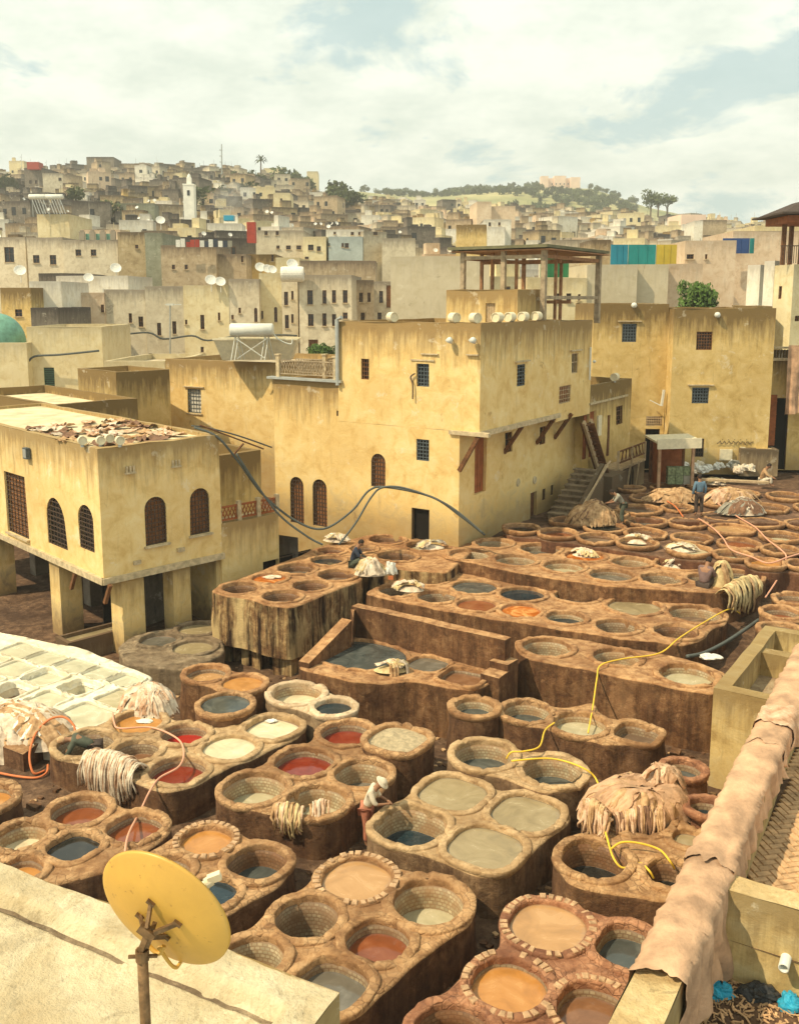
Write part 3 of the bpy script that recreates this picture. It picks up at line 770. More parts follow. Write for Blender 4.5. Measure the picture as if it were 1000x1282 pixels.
_, a6 = B('long masonry block of vats where a man bends inside', 1.25, [
 V(172, 903, 62, .14, 'orange', 'with orange dye and floating foil', label='round vat with orange dye and floating foil behind the bent man'), V(228, 918, 60, .34, 'red'), V(110, 929, 70, .9, 'dry', desc='holding a bent worker', n=2.3, label='empty round vat in which a man in olive bends'), V(171, 937, 62, .40, 'brown'),
 V(222, 963, 68, .28, 'darkred', n=2.3), V(287, 935, 64, .10, 'cream', n=2.3), V(341, 909, 62, .16, 'cream', n=Q, desc='with cream liquid and a floating scrap', label='rounded square vat with cream liquid and a floating scrap')],
 rim=.19, top='adobe_tan_top', side='adobe_side', where='on the long block by the hides', polys=[[(100, 945), (210, 985), (360, 920), (340, 895), (240, 925), (160, 895)]])
_, a6b = B('raised ring vat of slate blue water', 1.5, [V(282, 880, 62, .09, 'slate', label='raised round vat brimming with slate blue water')], rim=.175, zbot=0)
_, a6c = B('pair of orange brown ring vats under the tall block', 1.5, [
 V(262, 843, 56, .26, 'tan', n=2, label='round brown ring vat a third full of tan liquid'), V(299, 853, 58, .10, 'orange', label='round brown ring vat brimming with orange dye')], rim=.175, top='adobe_orange_top', side='adobe_orange_side', zbot=0)
_, a7 = B('masonry block of five vats behind the satellite dish', 1.25, [
 V(94, 1017, 78, .30, 'rust', 'with rusty liquid and foam'), V(161, 1036, 72, .26, 'rust', n=2.7), V(33, 1042, 66, .42, 'cream', tile='tile_pale', n=2.3), V(93, 1057, 76, .13, 'dark', n=Q, desc='brimming with dark brown water'),
 V(30, 1085, 64, .26, 'orange', n=2.3)], rim=.19, where='behind the dish', polys=[[(20, 1060), (60, 1100), (150, 1080), (200, 1040), (110, 1010)]])
_, a8 = B('round vat cut by the edge of the view', 1.3, [V(-18, 997, 64, .22, 'orange', label='round orange vat half out of view by the muddy ground')], rim=.22)
_, a9 = B('masonry block of four vats beside the satellite dish', 1.25, [
 V(255, 1053, 68, .13, 'orange', n=2.3, stones=1), V(211, 1085, 64, .34, 'tan', n=2.3), V(319, 1080, 76, .5, 'slate', n=2.5, tile='tile_brown', desc='with a sheet of grey foil like water'), V(268, 1114, 66, .12, 'blue', n=2.4)],
 rim=.18, where='beside the dish', polys=[[(200, 1100), (250, 1150), (340, 1100), (250, 1040), (170, 1080)]])
_, bi = B('masonry block of vats under the great hide pile', 1.35, [
 V(744, 1073, 80, .62, 'dark', tile='tile_brown', n=2.4), V(840, 1092, 60, .5, 'dark', tile='tile_brown', n=2.4), V(860, 1047, 44, .15, 'olive', n=2.6), V(800, 1022, 84, .5, 'dry', n=2.0)],
 rim=.19, where='by the great hide pile', polys=[[(720, 1100), (830, 1120), (870, 1060), (790, 1010)]])
_, bj = B('pair of small ring vats behind the great hide pile', 1.6, [V(855, 961, 46, .3, 'slate'), V(884, 1008, 40, .3, 'blue')], rim=.17, top='adobe_red_top', side='adobe_red_side', where='behind the great hide pile')
# ---- vats below the long wall
_, h1 = B('lone round vat tower at the foot of the steps', 1.55, [V(594, 883, 50, .34, 'slate', tile='tile_pale', label='tall round vat tower at the foot of the steps')], rim=.21)
_, h2 = B('row of vats under the long wall', 1.45, [V(659, 889, 58, .42, 'slate', tile='tile_pale', n=2.2), V(726, 905, 66, .30, 'pale', tile='tile_pale', desc='tiled and shallow with pale green water'), V(797, 916, 52, .35, 'dry', n=3.2)],
 rim=.175, where='in the row under the long wall', polys=[[(700, 890), (760, 925), (740, 880)]])
_, g1 = B('raised terrace of three vats above the long wall', 2.0, [V(685, 809, 62, .65, 'dry', tile='tile_pale'), V(772, 821, 58, .6, 'dry', tile='tile_pale'), V(860, 843, 68, .32, 'pale', tile='tile_pale')],
 rim=.175, top='adobe_orange_top', side='adobe_orange_side', where='above the long wall', polys=[[(650, 800), (665, 822), (735, 833), (796, 847), (890, 864), (903, 840), (850, 822), (700, 796)]])
# ---- tall block and the rows behind it
_, tb = B('tall streaked block of vats on legs', 2.6, [
 V(303, 734, 50, .45, 'dry'), V(339, 722, 54, .10, 'flame', 'with orange dye and white scraps'), V(353, 745, 50, .4, 'dry'), V(389, 732, 48, .4, 'dry'), V(371, 711, 60, .35, 'grey'),
 V(406, 701, 50, .16, 'blue'), V(421, 719, 50, .35, 'dry'), V(416, 689, 38, .25, 'rust'), V(484, 675, 44, .3, 'brown'), V(497, 695, 50, .4, 'grey'), V(532, 682, 46, .25, 'pale'), V(452, 686, 36, .3, 'grey')],
 rim=.16, top='adobe_orange_top', side='streaked_side', tile='tile_brown', zbot=.75, where='on the tall block', pround=0.02,
 polys=[[(266, 737), (362, 759), (452, 724), (440, 705), (560, 715), (600, 680), (480, 664), (410, 680)]])
_, d1 = B('front row block of vats behind the basin wall', 2.2, [
 V(534, 723, 54, .14, 'brown'), V(498, 738, 48, .4, 'dry'), V(548, 746, 52, .45, 'brown'), V(594, 734, 56, .10, 'slate'), V(596, 756, 52, .10, 'rust'), V(654, 743, 56, .12, 'blue'), V(651, 763, 52, .10, 'flame'),
 V(722, 745, 56, .28, 'slate', tile='tile_pale'), V(708, 772, 48, .28, 'blue', tile='tile_pale'), V(794, 758, 66, .12, 'olive'), V(773, 783, 54, .5, 'dry'), V(871, 767, 66, .45, 'dry', tile='tile_pale'), V(847, 789, 56, .55, 'dry', tile='tile_brown')],
 rim=.17, top='adobe_orange_top', side='adobe_orange_side', where='in the row behind the basin', polys=[[(462, 740), (545, 758), (640, 774), (760, 792), (850, 803), (900, 777), (870, 755), (620, 724), (540, 712)]])
_, e1 = B('middle row block of vats', 2.7, [
 V(588, 693, 52, .4, 'dry', tile='tile_pale'), V(618, 679, 46, .4, 'dry', tile='tile_pale'), V(646, 700, 52, .4, 'dry', tile='tile_pale'), V(676, 686, 50, .35, 'grey'), V(706, 708, 52, .35, 'pale', tile='tile_pale'),
 V(732, 695, 50, .12, 'flame', 'crammed with white and yellow hides', label='round vat crammed with white and yellow hides in the middle row'), V(768, 719, 58, .28, 'grey'), V(791, 703, 50, .4, 'dry', tile='tile_pale'), V(828, 723, 56, .4, 'dry'), V(848, 705, 54, .3, 'brown', n=3.0), V(925, 720, 52, .28, 'slate'), V(880, 723, 44, .5, 'dry')],
 rim=.16, top='adobe_orange_top', side='adobe_orange_side', where='in the middle row', polys=[[(562, 694), (660, 716), (760, 730), (850, 735), (905, 739), (945, 733), (920, 705), (780, 690), (630, 670)]])
far = [V(654, 660, 42, .2, 'dark'), V(698, 666, 46, .2, 'rust'), V(712, 651, 42, .25, 'dry'), V(757, 659, 46, .14, 'dark'), V(748, 672, 46, .25, 'dry'), V(810, 651, 48, .3, 'grey'),
 V(808, 666, 46, .28, 'brown'), V(797, 678, 46, .3, 'pale'), V(859, 653, 44, .28, 'brown'), V(866, 672, 44, .3, 'dry'), V(864, 687, 50, .16, 'pale'), V(916, 661, 50, .10, 'tan'), V(925, 679, 46, .18, 'rust'),
 V(905, 645, 44, .25, 'dry'), V(918, 693, 44, .3, 'pale'), V(954, 653, 46, .3, 'grey'), V(978, 670, 46, .3, 'pale'), V(981, 687, 44, .3, 'pale'), V(960, 703, 46, .14, 'orange'), V(1010, 655, 46, .3, 'grey'),
 V(1024, 690, 46, .3, 'grey'), V(1005, 705, 44, .3, 'brown')]
_, f1 = B('far field of vats', 3.05, far, rim=.15, top='adobe_orange_top', side='adobe_red_side', plat='wet_platform', drop=.2, where='in the far field', tile='tile_brown', smooth=0.25,
 polys=[[(650, 664), (760, 679), (860, 693), (930, 699), (1010, 708), (1030, 660), (900, 640), (700, 645)]])
far2 = [V(800, 636, 50, .25, 'dry'), V(765, 642, 36, .2, 'grey'), V(848, 634, 34, .2, 'dark'), V(905, 628, 46, .3, 'dark'), V(960, 634, 46, .3, 'dry'), V(812, 622, 42, .3, 'dark'), V(858, 618, 36, .2, 'rust'), V(925, 616, 44, .25, 'brown'),
 V(985, 620, 44, .3, 'grey'), V(835, 609, 36, .2, 'pale'), V(880, 607, 36, .2, 'brown'), V(1020, 634, 44, .3, 'brown'), V(790, 610, 30, .3, 'dark')]
_, f2 = B('last field of vats before the houses', 3.2, far2, rim=.15, top='adobe_orange_top', side='adobe_red_side', plat='wet_platform', drop=.2, where='before the far houses', tile='tile_brown', smooth=0.25,
 polys=[[(760, 630), (830, 645), (1030, 648), (1020, 610), (860, 598), (790, 604)]])
_, f3 = B('cluster of vats at the yard edge beside the dark gully', 2.6, [V(996, 748, 46, .3, 'brown'), V(985, 766, 50, .3, 'rust'), V(978, 787, 48, .3, 'slate'), V(1030, 770, 50, .3, 'dry')],
 rim=.17, top='adobe_orange_top', side='adobe_orange_side', where='beside the dark gully')
_, u1 = B('grey vats under the old house', 0.95, [V(200, 800, 50, .16, 'grey', tile='tile_grey'), V(240, 809, 54, .12, 'olive', tile='tile_grey'), V(247, 786, 48, .12, 'olive')],
 rim=.175, top='grey_mud', side='grey_mud', where='under the old house', zbot=-.2, polys=[[(152, 808), (170, 795), (270, 775), (275, 815), (235, 835), (160, 828)]])
_, c1 = B('basin block of dark ponds before the high wall', 1.75, [V(455, 819, 92, .06, 'slate', n=2.2, asp=1.35, rot=118, label='wide dark pond under the high basin wall'),
 V(533, 830, 54, .1, 'grey', n=3, label='grey rounded square basin under the high basin wall'), V(578, 845, 54, .22, 'brown', n=4.5, rot=118, label='square brown basin under the high basin wall, beside the steps')],
 rim=.15, gap=.12, top='adobe_orange_top', side='adobe_orange_side', polys=[[(378, 833), (445, 850), (520, 849), (575, 856), (603, 851), (630, 842), (626, 815), (445, 775), (424, 790)]])
_q = P(188, 846, .9) - P(0, 787, .9)
LROT = 90 - math.degrees(math.atan2(_q.y, _q.x))
LV = lambda x, y, w, d, l, a=1.1: V(x, y, w, d, l, n=9, asp=a, rot=LROT, tile='lime_top')
_, lm = B('white lime pit grid', 0.95, [LV(26, 815, 48, .07, 'lime', 1.25), LV(60, 824, 48, .07, 'lime', 1.25), LV(92, 832, 46, .07, 'lime', 1.25), LV(124, 842, 40, .07, 'lime'), LV(156, 851, 40, .12, 'lime'),
 LV(-14, 825, 46, .07, 'lime'), LV(16, 837, 46, .07, 'lime'), LV(54, 847, 46, .2, 'lime'), LV(97, 860, 46, .5, 'lime'), LV(-18, 849, 44, .07, 'lime'),
 LV(17, 862, 46, .5, 'brown'), LV(62, 873, 46, .1, 'lime'), LV(150, 874, 52, .08, 'pale', 1.3), LV(110, 893, 62, .09, 'lime', 1.2)],
 rim=.07, gap=.1, smooth=.2, top='lime_top', side='lime_top', tile='lime_top', where='in the white lime grid', zbot=0.3, polys=[[(-40, 783), (100, 812), (186, 846), (168, 868), (140, 903), (90, 925), (-40, 905)]])
for lb, vs_ in BLOCKS: label_vats(vs_, vs_[0].blk if vs_[0].blk else '')
for v, top, sibs in ALLV: build_vat(v, top, sibs)
# ------------------------------------------------------------ walls, openings, houses
def arch_pts(u, z0, z1, w, arch, m=10):
    h = w/2
    if not arch: return [(u-h, z0), (u+h, z0), (u+h, z1), (u-h, z1)]
    zc = z1-h; return [(u-h, z0), (u+h, z0)] + [(u+h*math.cos(math.pi*k/m), zc+h*math.sin(math.pi*k/m)) for k in range(m+1)]
def wall_face(mb, p0, p1, z0, z1, holes=(), depth=0.22, m=0, wob=0.03, fine=0.9, z1b=None, voff=0.0):
    d = Vector((p1.x-p0.x, p1.y-p0.y, 0)); L = d.length; d.normalize(); nrm = Vector((d.y, -d.x, 0))
    z1b = z1 if z1b is None else z1b
    def top(u): return z1 + (z1b-z1)*u/L
    def pt(u, z, o=0):
        edge = min(u, L-u, 0.4)/0.4
        q = Vector((p0.x, p0.y, 0)) + d*u + nrm*(nz(p0.x+d.x*u, p0.y+d.y*u, z, 0.45)*wob*2*edge + o)
        zt = z + (nz(p0.x+d.x*u, p0.y+d.y*u, 7, 1.3)*wob*1.3 if z > top(u)-0.02 else 0)
        return (q.x, q.y, zt)
    pts, edges = [], []
    nu = max(1, int(L/fine)); nzz = max(1, int((z1-z0)/fine))
    out = [(L*i/nu, z0) for i in range(nu)] + [(L, z0+(top(L)-z0)*i/nzz) for i in range(nzz)] + [(L-L*i/nu, top(L-L*i/nu)) for i in range(nu)] + [(0, top(0)-(top(0)-z0)*i/nzz) for i in range(nzz)]
    pts += out; n = len(out); edges += [(i, (i+1) % n) for i in range(n)]
    hs = []
    for h in holes:
        q = [(min(max(a, 0.02), L-0.02), min(max(b, z0+0.02), z1-0.05)) for a, b in arch_pts(*h)]
        hs.append(q); k = len(pts); pts += q; edges += [(k+i, k+(i+1) % len(q)) for i in range(len(q))]
    for i in range(1, nu):
        for j in range(1, nzz):
            q = (L*i/nu, z0+(z1-z0)*j/nzz)
            if q[1] < top(q[0])-0.2 and all(poly_sdf(h, *q) > 0.15 for h in hs): pts.append(q)
    co, ed, fa, *_ = delaunay_2d_cdt([Vector(p) for p in pts], edges, [], 0, 1e-4)
    fs = []
    for t in fa:
        x = sum(co[i].x for i in t)/3; z = sum(co[i].y for i in t)/3
        if all(poly_sdf(h, x, z) > 0 for h in hs) and poly_sdf(out, x, z) < 0: fs.append(tuple(t))
    mb.add([pt(c.x, c.y) for c in co], fs, [(c.x, top(c.x)-c.y+voff) for c in co], m)
    for h in hs:
        k = len(h); vs = [pt(*q) for q in h] + [pt(q[0], q[1], -depth) for q in h]
        mb.add(vs, [(i, k+i, k+(i+1) % k, (i+1) % k) for i in range(k)], [(q[0], 2+z1-q[1]) for q in h]*2, m)
    return d, nrm, L
def window_part(parent, p0, d, nrm, h, style='grille', depth=0.22, cols=4, rows=6, mat='iron', back='glass_dark', sill=False, name='window', thick=0.028):
    u, z0, z1, w, arch = h
    def W(a, b, o): q = Vector((p0.x, p0.y, 0)) + d*a + nrm*o; return Vector((q.x, q.y, b))
    o = -depth*0.35; mb = MB(); hw = w/2; t = max(0.03, thick*1.5)
    zc = z1-hw if arch else z1
    def half(a): return zc + math.sqrt(max(0, hw*hw-(a-u)**2)) if arch else z1
    if style == 'door':
        mb.box(W(u, (z0+z1)/2, -depth*0.8), (w-0.02, 0.05, z1-z0-0.02), d)
        for k in range(1, 4): mb.box(W(u-hw+w*k/4, (z0+z1)/2, -depth*0.8+0.03), (0.02, 0.02, z1-z0-0.1), d)
        return mb.done('door', mat, parent)
    mb.box(W(u-hw+t/2, (z0+zc)/2, o), (t, 0.05, zc-z0), d); mb.box(W(u+hw-t/2, (z0+zc)/2, o), (t, 0.05, zc-z0), d)
    mb.box(W(u, z0+t/2, o), (w, 0.05, t), d)
    if arch:
        ar = [W(u+(hw-t/2)*math.cos(math.pi*k/10), zc+(hw-t/2)*math.sin(math.pi*k/10), o) for k in range(11)]
        for a, b in zip(ar, ar[1:]): mb.bar(a, b, 0.05, t)
    else: mb.box(W(u, z1-t/2, o), (w, 0.05, t), d)
    if style == 'grille':
        for i in range(1, cols+1):
            a = u-hw+w*i/(cols+1); mb.box(W(a, (z0+half(a))/2, o+0.02), (thick, thick, half(a)-z0), d)
        for j in range(1, rows+1):
            b = z0+(z1-z0)*j/(rows+1); ww = w if b < zc else 2*math.sqrt(max(0.0, hw*hw-(b-zc)**2))
            mb.box(W(u, b, o+0.035), (ww, thick, thick), d)
    elif style == 'sash':
        mb.box(W(u, (z0+z1)/2, o), (t*.8, 0.04, z1-z0), d); mb.box(W(u, z0+(z1-z0)*.55, o), (w, 0.04, t*.8), d)
    elif style == 'louvre':
        for j in range(1, rows): mb.box(W(u, z0+(z1-z0)*j/rows, o), (w*.92, 0.06, (z1-z0)/rows*.55), d)
    wn_ = mb.done(name, mat, parent)
    a = arch_pts(u, z0, z1, w, arch); vs = [W(q[0], q[1], -depth*0.85) for q in a]
    mk('pane', vs, [tuple(range(len(vs)))], back, wn_, None)
    return wn_
def house(name, label, cat, foot, z0, z1, mat, holes=None, parapet=0.35, roofmat='roof_cream', group=None, capmat='stone_trim', wob=0.045, fine=0.9, tops=None, cap=0.24, side_mats=None):
    """foot: footprint counterclockwise seen from above; holes[i] = list of dict(h=(u,z0,z1,w,arch), ...) on side i"""
    foot = [Vector((p[0], p[1], 0)) for p in foot]; n = len(foot); c = sum(foot, Vector())/n
    rt = root(name, label, cat, (c.x, c.y, z0), group)
    holes = holes or {}; wins = []
    mats = [mat] + (side_mats or [])
    mb = MB()
    for i in range(n):
        hs = holes.get(i, [])
        d, nr, L = wall_face(mb, foot[i], foot[(i+1) % n], z0, z1, [h['h'] for h in hs], 0.22, 0, wob, fine)
        for h in hs: wins.append((foot[i], d, nr, h))
    inn = []
    for i in range(n):
        e0 = (foot[i]-foot[i-1]).normalized(); e1 = (foot[(i+1) % n]-foot[i]).normalized()
        n0 = Vector((-e0.y, e0.x, 0)); n1_ = Vector((-e1.y, e1.x, 0)); bis = (n0+n1_); bis.normalize()
        inn.append(foot[i] + bis*(cap/max(0.3, bis.dot(n0))))
    # ragged cap on the parapet, its inner face, and the roof
    for i in range(n):
        a, b, ia, ib = foot[i], foot[(i+1) % n], inn[i], inn[(i+1) % n]; k = max(1, int((b-a).length/fine))
        dd = (b-a).normalized()
        vs, fs, uv = [], [], []
        for j in range(k+1):
            q = a.lerp(b, j/k); r = ia.lerp(ib, j/k); w = nz(q.x, q.y, 7, 1.3)*wob*1.3
            vs += [(q.x, q.y, z1+w), (r.x, r.y, z1+w*0.8+0.01), (r.x, r.y, z1-parapet)]; uv += [(j*.9, 0.1), (j*.9, .2), (j*.9, parapet+.2)]
        for j in range(k): fs += [(3*j, 3*j+3, 3*j+4, 3*j+1), (3*j+1, 3*j+4, 3*j+5, 3*j+2)]
        mb.add(vs, fs, uv, 0)
    mb.done('wall', mats[0], rt)
    mk('roof', [(p.x, p.y, z1-parapet) for p in inn], [tuple(range(n))], roofmat, rt)
    for p0, d, nr, h in wins:
        window_part(rt, p0, d, nr, h['h'], **{k: v for k, v in h.items() if k not in ('h', 'lintel', 'sill')})
        u, a, b, w, ar = h['h']
        if h.get('lintel'):
            q = Vector((p0.x, p0.y, 0))+d*u+nr*0.04; m_ = MB(); m_.box((q.x, q.y, b+0.14), (w+0.5, 0.14, 0.06), d); m_.done('lintel', 'stone_trim', rt)
        if h.get('sill'):
            q = Vector((p0.x, p0.y, 0))+d*u+nr*0.04; m_ = MB(); m_.box((q.x, q.y, a-0.04), (w+0.16, 0.14, 0.07), d); m_.done('sill', 'stone_trim', rt)
    rt['_'] = 0; del rt['_']
    return rt
def HP(p0, p1, px, pt, pb, wpx, arch=False, **kw):
    """an opening given by its place in the photograph on the wall p0-p1"""
    u, z1, t = hit(p0, p1, px, pt); _, z0, _ = hit(p0, p1, px, pb)
    ul, _, _ = hit(p0, p1, px-wpx/2, (pt+pb)/2); ur, _, _ = hit(p0, p1, px+wpx/2, (pt+pb)/2)
    return dict(h=(u, z0, z1, abs(ur-ul), arch), **kw)
def ztop(p, px, py):                        # height of the point above ground position p that shows in row py
    r = ray(px, py); return CZ + r.z*(p.y/r.y)

# ---- the old house on pillars at the left
az_r, az_l = 46.0, -44.0
z_ov, z_rf = 3.0, 7.56
K0 = P(130, 726, z_ov); K0.z = 0
K1 = along(K0, az_r, 281); K3 = along(K0, az_l, -60)
K0, K1, K3 = [Vector((p.x, p.y, 0)) for p in (K0, K1, K3)]
K2 = K1 + (K3-K0)
hl = [HP(K3, K0, 18, 593, 668, 24, cols=5, rows=12, back='curtain_rust', sill=True), HP(K3, K0, 68, 623, 683, 23, True, cols=5, rows=9), HP(K3, K0, 106, 632, 688, 19, True, cols=5, rows=9)]
hr = [HP(K0, K1, 194, 622, 682, 27, True, cols=5, rows=10, back='curtain_rust', sill=True), HP(K0, K1, 249, 611, 669, 25, True, cols=5, rows=10, back='curtain_rust', sill=True)]
lb = house('old_house', 'yellow flat roofed house raised on square pillars over dark openings', 'house', [K3, K0, K1, K2], z_ov, z_rf, 'plaster_yellow_low', {0: hl, 1: hr}, parapet=0.12, capmat='stone_trim')
mb = MB(); mb.box(((K0+K2)/2 + Vector((0, 0, z_ov-0.02))), (0.1, 0.1, 0.02)); 
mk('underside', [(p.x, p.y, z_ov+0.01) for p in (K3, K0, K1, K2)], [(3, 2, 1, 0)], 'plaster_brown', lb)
dr, dl = azv(az_r), azv(az_l)
for a, b, nn in ((K0, K1, Vector((dr.y, -dr.x, 0))), (K3, K0, Vector((-dl.y, dl.x, 0)))):
    m_ = MB(); m_.box((a+b)/2 + Vector((0, 0, z_ov-0.06)) + nn*0.0, ((b-a).length+0.12, 0.22, 0.22), b-a); m_.done('edge_beam', 'stone_trim', lb)
def pillar(c, w, z1, az, mat='plaster_yellow_low', z0=-0.4, parent=None):
    m_ = MB(); d = azv(az); n_ = Vector((d.y, -d.x, 0)); c = Vector((c.x, c.y, 0))
    q = [c-d*w/2-n_*w/2*-1, c+d*w/2+n_*w/2, c+d*w/2-n_*w/2, c-d*w/2-n_*w/2]
    q = [c-d*w/2+n_*w/2, c+d*w/2+n_*w/2, c+d*w/2-n_*w/2, c-d*w/2-n_*w/2]
    for i in range(4): wall_face(m_, q[i], q[(i+1) % 4], z0, z1, (), 0.1, 0, 0.03, 0.6)
    return m_.done('pillar', mat, parent)
inn_r = Vector((-dr.y, dr.x, 0))     # inwards from the right-hand face
for k, (px_, w) in enumerate(((163, 0.85), (224, 0.72), (276, 0.6))):
    pillar(Vector((*along(K0 + inn_r*0.42, az_r, px_)[:2], 0)), w, z_ov-0.15, az_r, parent=lb)
inn_l = Vector((dl.y, -dl.x, 0))
for px_ in (86, 4, -60): pillar(Vector((*along(K0 + inn_l*0.45, az_l, px_)[:2], 0)), 0.85, z_ov-0.15, az_l, parent=lb)
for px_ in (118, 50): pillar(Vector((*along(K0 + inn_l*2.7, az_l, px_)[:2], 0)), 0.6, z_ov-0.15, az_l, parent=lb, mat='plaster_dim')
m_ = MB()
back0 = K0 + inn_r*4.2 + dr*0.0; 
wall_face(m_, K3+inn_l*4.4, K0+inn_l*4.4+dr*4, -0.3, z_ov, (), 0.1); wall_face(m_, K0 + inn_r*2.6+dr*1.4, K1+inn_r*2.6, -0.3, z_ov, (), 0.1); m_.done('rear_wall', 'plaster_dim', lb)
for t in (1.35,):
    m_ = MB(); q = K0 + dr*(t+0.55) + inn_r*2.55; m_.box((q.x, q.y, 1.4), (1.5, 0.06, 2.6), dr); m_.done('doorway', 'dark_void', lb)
for b_, o_ in ((K0+dr*0.1, dr*-1), (K0+dl*2.4, inn_l*-1)):          # corbel struts
    m_ = MB(); m_.bar((b_.x+inn_r.x*.2, b_.y+inn_r.y*.2, 2.1), ((b_.x, b_.y, 0)[0]+o_.x*.0 - (inn_r.x if o_ == dr*-1 else inn_l.x)*.25, b_.y-(inn_r.y if o_ == dr*-1 else inn_l.y)*.25, 2.85), 0.12); m_.done('strut', 'wood_brown', lb)
# small wall fittings
def on_face(p0, p1, px, py, out=0.0):
    u, z, t = hit(p0, p1, px, py); d = Vector((p1.x-p0.x, p1.y-p0.y, 0)).normalized()
    q = Vector((p0.x, p0.y, 0)) + d*u + Vector((d.y, -d.x, 0))*out; q.z = z; return q, d, Vector((d.y, -d.x, 0))
for px, py in ((163, 592), (220, 584)):
    q, d, n_ = on_face(K0, K1, px, py, 0.02); m_ = MB(); m_.box(q, (0.4, 0.1, 0.06), d)
    for s in (-.13, 0, .13): m_.box(q+d*s+Vector((0, 0, .13)), (0.07, 0.06, 0.22), d)
    m_.done('air_brick', 'stone_trim', lb)
for px, py in ((171, 722), (226, 706)):
    q, d, n_ = on_face(K0, K1, px, py-18, 0.03); m_ = MB(); m_.box(q, (0.28, 0.12, 0.14), d); m_.done('beam_end', 'stone_trim', lb)
q, d, n_ = on_face(K3, K0, 37, 567, 0.12); m_ = MB(); m_.box(q, (0.34, 0.16, 0.42), d); m_.box(q+n_*0.085, (0.26, 0.01, 0.32), d, 1)
tagp(m_.done('floodlight', ['iron_blue', 'metal_grey'], None, origin=q), 'square grey floodlight on the old house wall above the tall window', 'floodlight')

# ---- link building behind the old house (balcony with red lattice)
L0 = K1 + dr*0.0; L1 = along(K1, az_r, 352); 
L1 = Vector((L1.x, L1.y, 0)); inr = inn_r
z_l1, z_l2 = 3.7, ztop(L1, 345, 590)
La, Lb_ = K1 + inr*1.15, L1 + inr*1.15
lk = house('link_house', 'low yellow house wing with lattice balcony between old house and tall house', 'house', [K1+inr*0.05, L1+inr*0.05, L1+inr*4, K1+inr*4], -0.3, 4.15, 'plaster_yellow_low',
   {0: [dict(h=(3.2, 0.2, 2.3, 2.6, False), style='none', back='dark_void', depth=0.3)]}, parapet=0.05)
lk2 = house('wing_upper_storey', 'mossy topped upper storey set back behind the lattice balcony', 'house', [La, Lb_, L1+inr*4.2, K1+inr*4.2], 4.1, 6.55, 'plaster_ochre', {}, parapet=0.5, roofmat='slab_green')
rl = root('lattice_balustrade', 'terracotta lattice balustrade of the low wing balcony', 'balustrade', (K1.x, K1.y, 4.15))
Ll = (L1-K1).length; nseg = 3
for k in range(nseg+1):
    q = K1 + inr*0.15 + dr*(Ll*k/nseg); m_ = MB(); m_.box((q.x, q.y, 4.5), (0.16, 0.16, 0.8), dr); m_.done('post', 'stone_trim', rl)
for k in range(nseg):
    m_ = MB(); a = Ll*k/nseg+.08; b = Ll*(k+1)/nseg-.08
    for zz in (4.25, 4.75):
        q0 = K1+inr*0.15+dr*a; q1 = K1+inr*0.15+dr*b; m_.bar((q0.x, q0.y, zz), (q1.x, q1.y, zz), 0.07)
    x = a
    while x < b:
        q0 = K1+inr*0.15+dr*x; q1 = K1+inr*0.15+dr*min(b, x+.22)
        m_.bar((q0.x, q0.y, 4.28), (q1.x, q1.y, 4.72), 0.03); m_.bar((q1.x, q1.y, 4.28), (q0.x, q0.y, 4.72), 0.03); x += .16
    m_.done('lattice_panel', 'wood_red', rl)

# ---- the tall main house
AR, AL = 33.5, -56.5
rr, ll = azv(AR), azv(AL)
z_m, z_o = 11.6, 7.3
M0 = PD(600, 542, 36.8); M0 = Vector((M0.x, M0.y, 0))
def on_r(px): q = along(M0, AR, px); return Vector((q.x, q.y, 0))
def on_l(px): q = along(M0, AL, px); return Vector((q.x, q.y, 0))
Ml1, Ml2, Mf = on_l(426), on_l(347), on_l(483)
Mr1, Mr2, Mr3 = on_r(694), on_r(736), on_r(788)
ob = on_l(573)
back = 6.0
# tower part: left face from 426 to 600
G = dict(cols=3, rows=5, lintel=True, mat='iron_blue', thick=.035)
hL = [HP(Ml1, M0, 457, 449, 475, 10, cols=2, rows=4, mat='wood_brown'), HP(Ml1, M0, 530, 455, 484, 16, **G)]
hR = [HP(M0, Mr1, 653, 456, 483, 10, **{**G, 'cols': 2})]
mh = house('tall_house', 'tall yellow house with stained parapet and overhanging upper floors', 'house', [Ml1, M0, Mr1, Mr1+ll*6.85], z_o, z_m, 'plaster_yellow', {0: hL, 1: hR}, parapet=0.3, roofmat='roof_grey')
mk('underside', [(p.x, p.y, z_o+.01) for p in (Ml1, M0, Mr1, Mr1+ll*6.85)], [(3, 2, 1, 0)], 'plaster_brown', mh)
# lower body (set back behind the overhang)
ob2 = ob + rr*16.4
def low_r(px): q = along(ob, AR, px); return Vector((q.x, q.y, 0))
m_ = MB(); hol = [HP(Ml1, ob, 529, 550, 577, 16, **G), HP(Ml1, ob, 473, 568, 610, 18, True, cols=4, rows=7, back='curtain_rust'), HP(Ml1, ob, 526, 637, 678, 22, style='none', back='dark_void')]
hor = [HP(ob, ob2, 602, 545, 617, 15, style='door', mat='wood_red'), HP(ob, ob2, 637, 541, 566, 9, cols=1, rows=2, mat='wood_brown'), HP(ob, ob2, 680, 534, 556, 7, cols=1, rows=2, mat='wood_brown'),
       HP(ob, ob2, 668, 616, 650, 8, style='door', mat='wood_brown'), HP(ob, ob2, 681, 612, 626, 4, style='none'), HP(ob, ob2, 691, 607, 620, 4, style='none')]
for p_, q_, hs in ((Ml1, ob, hol), (ob, ob2, hor)):
    d, nr, L = wall_face(m_, p_, q_, 0.5, z_o, [h['h'] for h in hs], voff=4.3)
    for h in hs: window_part(mh, p_, d, nr, h['h'], **{k: v for k, v in h.items() if k not in ('h', 'lintel')})
m_.done('lower_wall', 'plaster_yellow', mh)
